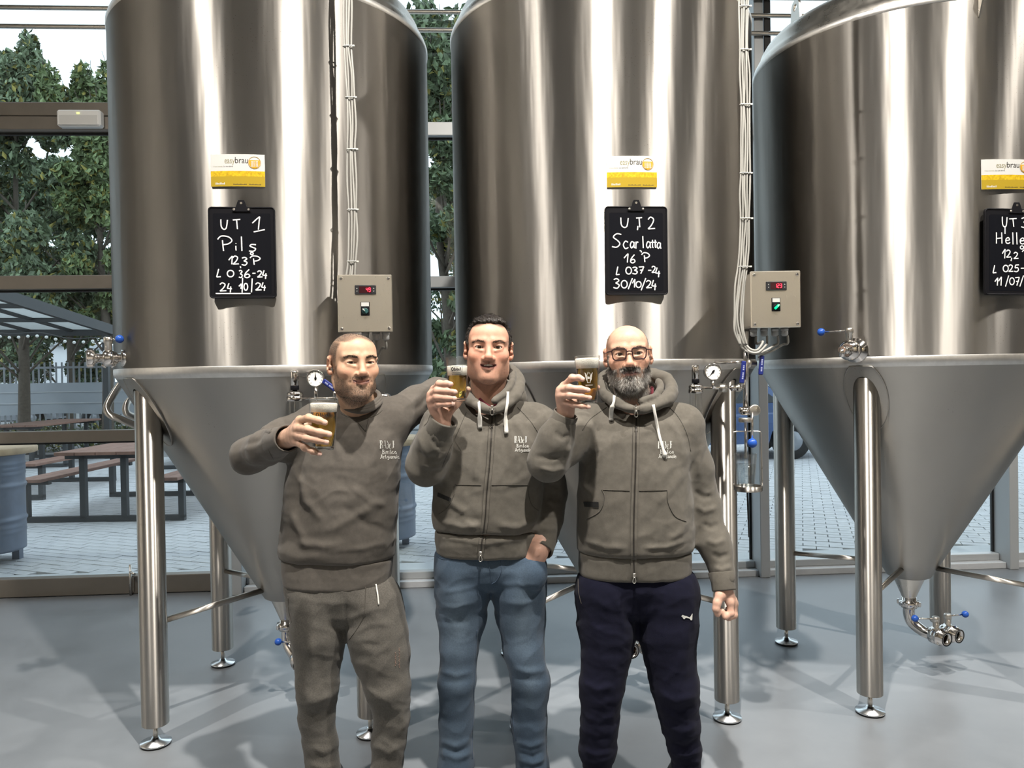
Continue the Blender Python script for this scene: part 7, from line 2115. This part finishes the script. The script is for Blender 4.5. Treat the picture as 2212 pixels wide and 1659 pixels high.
def jcol(V):
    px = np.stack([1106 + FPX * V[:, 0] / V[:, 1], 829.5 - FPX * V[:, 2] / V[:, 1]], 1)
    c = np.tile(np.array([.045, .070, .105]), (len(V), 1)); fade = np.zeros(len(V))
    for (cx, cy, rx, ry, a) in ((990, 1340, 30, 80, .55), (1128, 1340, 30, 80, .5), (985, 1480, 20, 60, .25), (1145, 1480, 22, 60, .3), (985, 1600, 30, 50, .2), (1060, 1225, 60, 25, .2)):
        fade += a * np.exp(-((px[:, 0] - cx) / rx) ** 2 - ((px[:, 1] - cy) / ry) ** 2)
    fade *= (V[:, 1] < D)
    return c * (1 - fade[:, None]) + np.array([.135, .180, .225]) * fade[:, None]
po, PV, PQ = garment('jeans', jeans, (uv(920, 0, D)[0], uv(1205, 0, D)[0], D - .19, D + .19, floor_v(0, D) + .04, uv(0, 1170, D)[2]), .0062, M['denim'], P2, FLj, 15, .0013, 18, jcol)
dp = Decal((PV, PQ))
for L_ in ([(1052, 1205), (1058, 1230), (1062, 1262)], [(1082, 1208), (1082, 1235), (1072, 1255), (1060, 1262)], [(940, 1190), (950, 1205), (970, 1208), (983, 1195)], [(1130, 1197), (1150, 1204), (1178, 1205)],
           [(1030, 1360), (1026, 1440), (1022, 1530), (1020, 1640)], [(1108, 1460), (1107, 1540), (1115, 1600)]): seam(dp, L_, 'jeans_seam', M['jseam'], po, .0014)
for (x0, x1) in ((944, 1026), (1116, 1186)):
    pass
shoes(P2, [(984, .02, -.2), (1152, .02, .25)], D)
beer_glass(987, 989, 771, 868, .0372, .0290, G2, 790, 811, 'half drunk beer glass with black label held by the dark-haired man', 'label')

# ================================================================== man 3: bald, glasses, grey beard
D = 2.70
P3 = empty('person', world_foot(1380, D), 'bald man with glasses and grey beard in zip hoodie and navy sweatpants', 'person', 'three men toasting')
H3 = Head(1358.5, 764, 2.575, math.radians(-6), math.radians(2), math.radians(-3.5), sc=1.0, top=-.010, mouth='calm', chin=-.003, wide=.985, eyeh=.0056, fat=.98)
ST3 = dict(skin=(.60, .385, .275), handskin=(.58, .36, .275), flush=.3, stubble=.6, stubcol=(.28, .25, .22), scalp=0.0, lip=(.48, .22, .20))
G3 = 2.46
fing3 = [F_([(1219, 833, 0), (1236, 816, -.036), (1250, 816, -.043), (1258, 819, -.046)], G3), F_([(1210, 843, 0), (1230, 838, -.038), (1254, 840, -.043), (1270, 843, -.0435)], G3),
         F_([(1209, 855, 0), (1230, 854, -.038), (1255, 856, -.041), (1273, 859, -.041)], G3), F_([(1213, 868, .01), (1240, 874, -.028), (1256, 877, -.035), (1270, 879, -.033)], G3)]
th3 = F_([(1233, 872, .02), (1258, 856, .058), (1281, 843, .055), (1290, 837, .036)], G3)
wr3 = uv(1222, 894, G3 + .03)
E3 = 2.62
fing3l = [F_([(1577, 1302, -.018), (1579, 1325, -.024), (1567, 1332, -.030), (1560, 1320, -.026)], E3), F_([(1583, 1304, .004), (1585, 1329, .0), (1574, 1334, -.006), (1567, 1322, -.004)], E3),
          F_([(1586, 1304, .024), (1586, 1327, .022), (1576, 1331, .016), (1570, 1320, .016)], E3), F_([(1585, 1302, .042), (1584, 1321, .042), (1576, 1324, .038), (1571, 1315, .036)], E3)]
th3l = F_([(1556, 1286, -.022), (1549, 1302, -.032), (1547, 1315, -.036), (1550, 1327, -.034)], E3)
wr3l = uv(1563, 1270, E3)
arm3R = ([uv(1258, 925, D), uv(1180, 1000, 2.52), wr3], [.050, .040, .027])
arm3L = ([uv(1474, 925, D), uv(1518, 1090, D + .02), wr3l], [.048, .040, .027])
rows3 = [(893, 1295, 1450, .075, .085), (912, 1262, 1482, .105, .105), (950, 1252, 1492, .13, .12), (1010, 1250, 1488, .145, .125), (1080, 1247, 1492, .155, .13), (1140, 1245, 1495, .158, .132), (1178, 1246, 1494, .152, .13), (1188, 1249, 1491, .147, .126)]
band3 = [(1185, 1249, 1491, .142, .124), (1215, 1250, 1490, .138, .122), (1240, 1251, 1489, .134, .12)]
leg3a = [(1310, 1275, 67, -.018), (1312, 1360, 63, -.012), (1311, 1400, 55, -.015), (1300, 1480, 48, -.02), (1295, 1560, 41, .0), (1291, 1620, 40, .02), (1290, 1648, 30, .02)]
leg3b = [(1441, 1275, 68, -.018), (1441, 1360, 66, -.012), (1444, 1400, 57, -.015), (1458, 1480, 51, -.02), (1470, 1560, 42, .0), (1480, 1620, 36, .02), (1482, 1648, 30, .02)]
box3 = (uv(1120, 0, D)[0], uv(1625, 0, D)[0], G3 - .09, D + .20, floor_v(.4, D), uv(0, 675, D)[2])
b3o, BV, BQ, BN = body(P3, H3, (H3.P(0, .022, -.075), uv(1374, 900, D + .02), .060, .064), px_rows(inner(rows3 + band3, 12), D), [arm3R, arm3L], [lchain(leg3a, D), lchain(leg3b, D)],
    [(wr3, fing3, th3, .0104, .027), (wr3l, fing3l, th3l, .0108, .028)], D, ST3, box3, [(*bb(fing3 + [th3, [wr3]], .02), .0025), (*bb(fing3l + [th3l, [wr3l]], .02), .003)])
for q in (-1, 1): eye(H3, q, P3, (.06, .0), (.04, .025, .016))
brows(P3, H3, BV, BQ, BN, [(.07, .055, .045)], 23, 650, .0026)
nails(P3, [(f[2], f[3]) for f in fing3], .0098, (0.1, -1, .1))
bm3 = H3.beard_mask(BV)
fl3 = lambda P: np.tile(-H3.R[:, 2] - .2 * H3.R[:, 1], (len(P), 1))
L3 = H3.local(BV); dark = np.exp(-((L3[:, 0]) / .016) ** 2) * (L3[:, 2] > -.125) + np.exp(-((L3[:, 2] + .0525) / .010) ** 2)
s_ = strands(BV, BQ, BN, bm3, 17000, .0085, .00030, 51, fl3, [(.56, .54, .50), (.46, .44, .41), (.64, .62, .58), (.22, .20, .18)], .45, .45)
raw_mesh('grey_beard', cam2w(s_[0]), s_[1], M['hairs'], P3, False, world_loc(P3), s_[2])
s_ = strands(BV, BQ, BN, bm3 * np.clip(dark, 0, 1), 3600, .0095, .00036, 52, fl3, [(.05, .042, .036), (.09, .075, .065)], .4, .5)
raw_mesh('dark_moustache', cam2w(s_[0]), s_[1], M['hairs'], P3, False, world_loc(P3), s_[2])
sm = H3.scalp_mask(BV, .3) * (np.abs(L3[:, 0]) > .05)
s_ = strands(BV, BQ, BN, sm, 5000, .003, .0002, 53, fl3, [(.2, .18, .16), (.12, .11, .1)], .4, .5)
raw_mesh('cropped_hair', cam2w(s_[0]), s_[1], M['hairs'], P3, False, world_loc(P3), s_[2])
# glasses
gl = CMB(); 
def rim(q):
    o = []
    for (sx, sz, a0) in ((1, 1, 0), (-1, 1, 90), (-1, -1, 180), (1, -1, 270)):
        for k in range(5):
            a = math.radians(a0 + k * 22.5); r = .008 if sz > 0 else .012
            x = sx * (.0245 - r) + r * math.cos(a); z = sz * (.0185 - r) + r * math.sin(a)
            x *= 1 - .10 * (z < 0)
            o.append((q * .0335 + x, -.0995 + .020 * ((abs(q * .0335 + x) - .0335) / .05) ** 1 * .35, z - .001))
    return o
fr = None
for q in (-1, 1):
    gl.tube([H3.P(*p) for p in rim(q)], .0021, 8, closed=True)
    gl.tube(smooth_path([H3.P(q * .0575, -.0965, .011), H3.P(q * .070, -.088, .010), H3.P(q * .077, -.04, .006), H3.P(q * .079, .005, .008), H3.P(q * .077, .022, -.006)], 5), .0020, 8)
gl.tube(smooth_path([H3.P(-.0105, -.1005, .006), H3.P(0, -.1035, .009), H3.P(.0105, -.1005, .006)], 4), .0022, 8)
fr = gl.build('eyeglasses', M['acetate'], P3, 'dark brown framed eyeglasses')
for q in (-1, 1):
    R_ = [H3.P(*p) for p in rim(q)]; n = len(R_); off = H3.R @ np.array([0, .0012, 0])
    CMB().add([p - off * .5 for p in R_] + [p + off * .5 for p in R_], [tuple(range(n)), tuple(reversed(range(n, 2 * n)))]).build('lens', M['lens'], fr)

nc3 = (H3.P(0, .03, -.10), uv(1374, 855, D - .04), .066, .064)
def hood3(f):
    hooded(f, rows3, D, [((1330, 900, .02), (1262, 918, 0), .058, .070), ((1415, 897, .02), (1474, 915, 0), .058, .070)],
           [([(1260, 925, D - .02), (1212, 968, 2.60), (1182, 998, 2.53)], [.070, .064, .060]), ([(1182, 998, 2.53), (1200, 950, 2.51), (1214, 918, 2.495)], [.060, .055, .045]),
            ([(1474, 925, D), (1500, 1010, D + .015), (1519, 1090, D + .02)], [.072, .062, .056]), ([(1519, 1090, D + .02), (1545, 1180, D - .03), (1561, 1245, E3 + .01)], [.056, .050, .041])], nc3)
FL3 = [([(1265, 1010), (1262, 1050), (1285, 1075)], 6, 8), ([(1270, 960), (1275, 1010), (1262, 1060)], -5, 8), ([(1480, 1010), (1450, 1060), (1420, 1090)], 4, 9), ([(1490, 1120), (1470, 1150), (1440, 1170)], 5, 8), ([(1255, 1165), (1310, 1182), (1360, 1184)], 5, 6), ([(1385, 1184), (1440, 1182), (1490, 1165)], 6, 6),
       ([(1285, 900), (1270, 940), (1262, 980)], 5, 7), ([(1440, 895), (1470, 950), (1482, 1010)], 5, 8), ([(1150, 985), (1185, 990), (1215, 985)], -5, 6), ([(1160, 1010), (1195, 1018), (1225, 1008)], 6, 6), ([(1215, 1010), (1225, 985), (1230, 960)], 6, 5), ([(1228, 1015), (1240, 985), (1244, 955)], -5, 5), ([(1195, 930), (1215, 945), (1235, 940)], -5, 5),
       ([(1500, 1060), (1520, 1075), (1540, 1070)], -6, 6), ([(1500, 1090), (1522, 1105), (1550, 1095)], 6, 6), ([(1515, 1130), (1535, 1140), (1558, 1130)], -5, 6), ([(1525, 1165), (1545, 1175), (1570, 1165)], 5, 6), ([(1535, 1195), (1555, 1205), (1578, 1195)], -6, 6), ([(1540, 1225), (1560, 1232), (1582, 1222)], 6, 6), ([(1520, 960), (1510, 1000), (1512, 1040)], 4, 6)]
so, SV, SQ = garment('hoodie', hood3, (box3[0], box3[1], G3 - .04, D + .22, uv(0, 1275, D)[2], uv(0, 850, D)[2]), .0060, M['hoodie'], P3, FL3, 23, .0011, 18)
def band_3(f):
    f.loft(px_rows(band3, D), .006, n=2.5, cap=.01)
wo, WV, WQ = garment('waistband', band_3, (uv(1235, 0, D)[0], uv(1505, 0, D)[0], D - .18, D + .16, uv(0, 1255, D)[2], uv(0, 1175, D)[2]), .006, M['hoodie'], so, [], 4, .0006, 25)
ho, HV2, HQ2 = hood_roll(D, [(1374, 886, -.122, .008), (1402, 880, -.112, .014), (1440, 864, -.068, .020), (1450, 838, 0, .022), (1428, 816, .05, .023), (1365, 808, .085, .023), (1310, 815, .05, .022), (1300, 832, 0, .020), (1311, 854, -.065, .018), (1342, 876, -.112, .014)],
          [(1385, 868, -.115), (1412, 856, -.085), (1426, 838, -.04), (1422, 822, 0)], (uv(1265, 0, D)[0], uv(1490, 0, D)[0], D - .18, D + .21, uv(0, 910, D)[2], uv(0, 775, D)[2]), so, None)
dec = Decal((SV, SQ), (WV, WQ), (HV2, HQ2))
zl = [(1375, 876), (1374, 930), (1373, 1000), (1371, 1060), (1369, 1130), (1369, 1200), (1370, 1246)]
strip(dec, zl, .020, 'zip_placket', M['hoodie'], so, .001, .003)
strip(dec, zl, .0045, 'zipper', M['zip'], so, .0035, .003)
for dx in (-7, 7): seam(dec, [(x + dx, y) for x, y in zl[:-1]], 'placket_seam', M['seam'], so, .0012)
zip_pull(dec, 1374, 884, so); zip_pull(dec, 1370, 1243, so)
for L_ in ([(1300, 1058), (1360, 1060)], [(1380, 1060), (1442, 1059)], [(1300, 1058), (1306, 1075), (1295, 1105), (1265, 1122)], [(1442, 1059), (1443, 1085), (1458, 1115), (1482, 1126)]):
    seam(dec, L_, 'pocket_seam', M['seam'], so, .0019)
for L_ in ([(1310, 880), (1275, 905), (1258, 930)], [(1440, 875), (1465, 900), (1485, 940), (1492, 975)]): seam(dec, L_, 'raglan_seam', M['seam'], so, .0013)
strip(dec, [(1261, 1089), (1293, 1090)], .017, 'pocket_zip', M['darkslot'], so, .001, .002)
drawcord(dec, so, [(1327, 854), (1326, 868), (1321, 885), (1320, 908)], .0078, .5); drawcord(dec, so, [(1411, 874), (1418, 910), (1425, 945), (1437, 986)], .0080, .18)
embroidery(dec, so, 1421, 969, 16)
sleeve_cuff(so, uv(1209, 925, 2.50), uv(1223, 893, 2.485), .0465, .040, M['hoodie'])
sleeve_cuff(so, uv(1558, 1235, E3 + .015), uv(1564, 1276, E3 - .002), .044, .0385, M['hoodie'])
CMB().tube(smooth_path([uv(1408, 838, D + .0), uv(1405, 860, D - .06), uv(1388, 874, D - .09)], 5), .008, 8).build('maroon_undershirt', M['maroon'], P3)
def navy(f):
    f.loft(px_rows([(1225, 1252, 1488, .122, .118), (1260, 1246, 1508, .126, .13), (1295, 1246, 1509, .110, .13), (1330, 1258, 1498, .085, .12)], D), .03, cap=.03)
    px_leg(f, leg3a, D); px_leg(f, leg3b, D)
FLn = [([(1260, 1300), (1290, 1380), (1310, 1450)], 2.6, 9), ([(1255, 1470), (1290, 1490), (1330, 1480)], 5.9, 8), ([(1258, 1500), (1295, 1515), (1330, 1500)], -3.9, 7), ([(1262, 1545), (1295, 1560), (1330, 1545)], 3.9, 7), ([(1258, 1590), (1290, 1600), (1325, 1590)], -3.9, 6), ([(1258, 1620), (1290, 1630), (1325, 1620)], 5.2, 6),
       ([(1420, 1495), (1460, 1515), (1505, 1500)], 5.9, 8), ([(1428, 1525), (1465, 1540), (1505, 1525)], -3.9, 7), ([(1440, 1570), (1475, 1580), (1510, 1565)], 4.5, 7), ([(1452, 1605), (1482, 1615), (1512, 1600)], -3.9, 6), ([(1455, 1625), (1485, 1632), (1512, 1622)], 5.2, 6), ([(1480, 1400), (1460, 1450), (1430, 1480)], 3.2, 8), ([(1376, 1280), (1378, 1330), (1376, 1375)], -3.9, 5), ([(1320, 1270), (1340, 1320), (1355, 1370)], 3.2, 8), ([(1430, 1270), (1410, 1320), (1390, 1370)], 3.2, 8), ([(1500, 1290), (1496, 1330), (1500, 1370)], 3.9, 6)]
po, PV, PQ = garment('sweatpants', navy, (uv(1225, 0, D)[0], uv(1535, 0, D)[0], D - .19, D + .19, floor_v(.4, D) + .07, uv(0, 1215, D)[2]), .0065, M['navy'], P3, FLn, 25, .0014, 16)
dp = Decal((PV, PQ), (WV, WQ))
cat_ = [(0, .62), (.10, .78), (.20, .72), (.30, .66), (.46, .62), (.60, .50), (.74, .40), (.86, .66), (.97, .98), (1.0, .94), (.92, .60), (.86, .34), (.98, .18), (.96, .02), (.86, .0), (.90, .14), (.74, .24), (.62, .30), (.48, .36), (.38, .34), (.26, .16), (.18, .20), (.28, .40), (.20, .46), (.10, .44), (.02, .50)]
V_ = [dp.hit(1472 + 24 * a, 1340 - 15 * b, .002) for a, b in cat_]
if all(v is not None for v in V_):
    cen = sum(v[0] for v in V_) / len(V_)
    bmx = bmesh.new(); vv_ = [bmx.verts.new(v[0]) for v in V_]; bmx.faces.new(vv_); bmesh.ops.triangulate(bmx, faces=bmx.faces[:])
    bmx.verts.index_update()
    CMB().add([v.co[:] for v in bmx.verts], [tuple(q.index for q in f.verts) for f in bmx.faces]).build('leaping_cat_emblem', M['thread'], po, 'white leaping cat emblem')
    bmx.free()
seam(dp, [(1249, 1250), (1250, 1280), (1256, 1305)], 'pocket_seam', M['seam'], po, .0014)
for (x, y, h_) in ((1290, 1645, 27), (1482, 1645, 27)):
    a = uv(x, y - 22, D + .02); b = uv(x, y + 12, D + .025)
    sleeve_cuff(po, a, b, .054, .050, M['navy'], 'ankle_cuff')
shoes(P3, [(1290, .02, -.2), (1484, .02, .3)], D)
beer_glass(1268, 1271, 769, 872, .0420, .0290, G3, 774, 796, 'full beer glass with thick foam held by the bald man', 'shield')
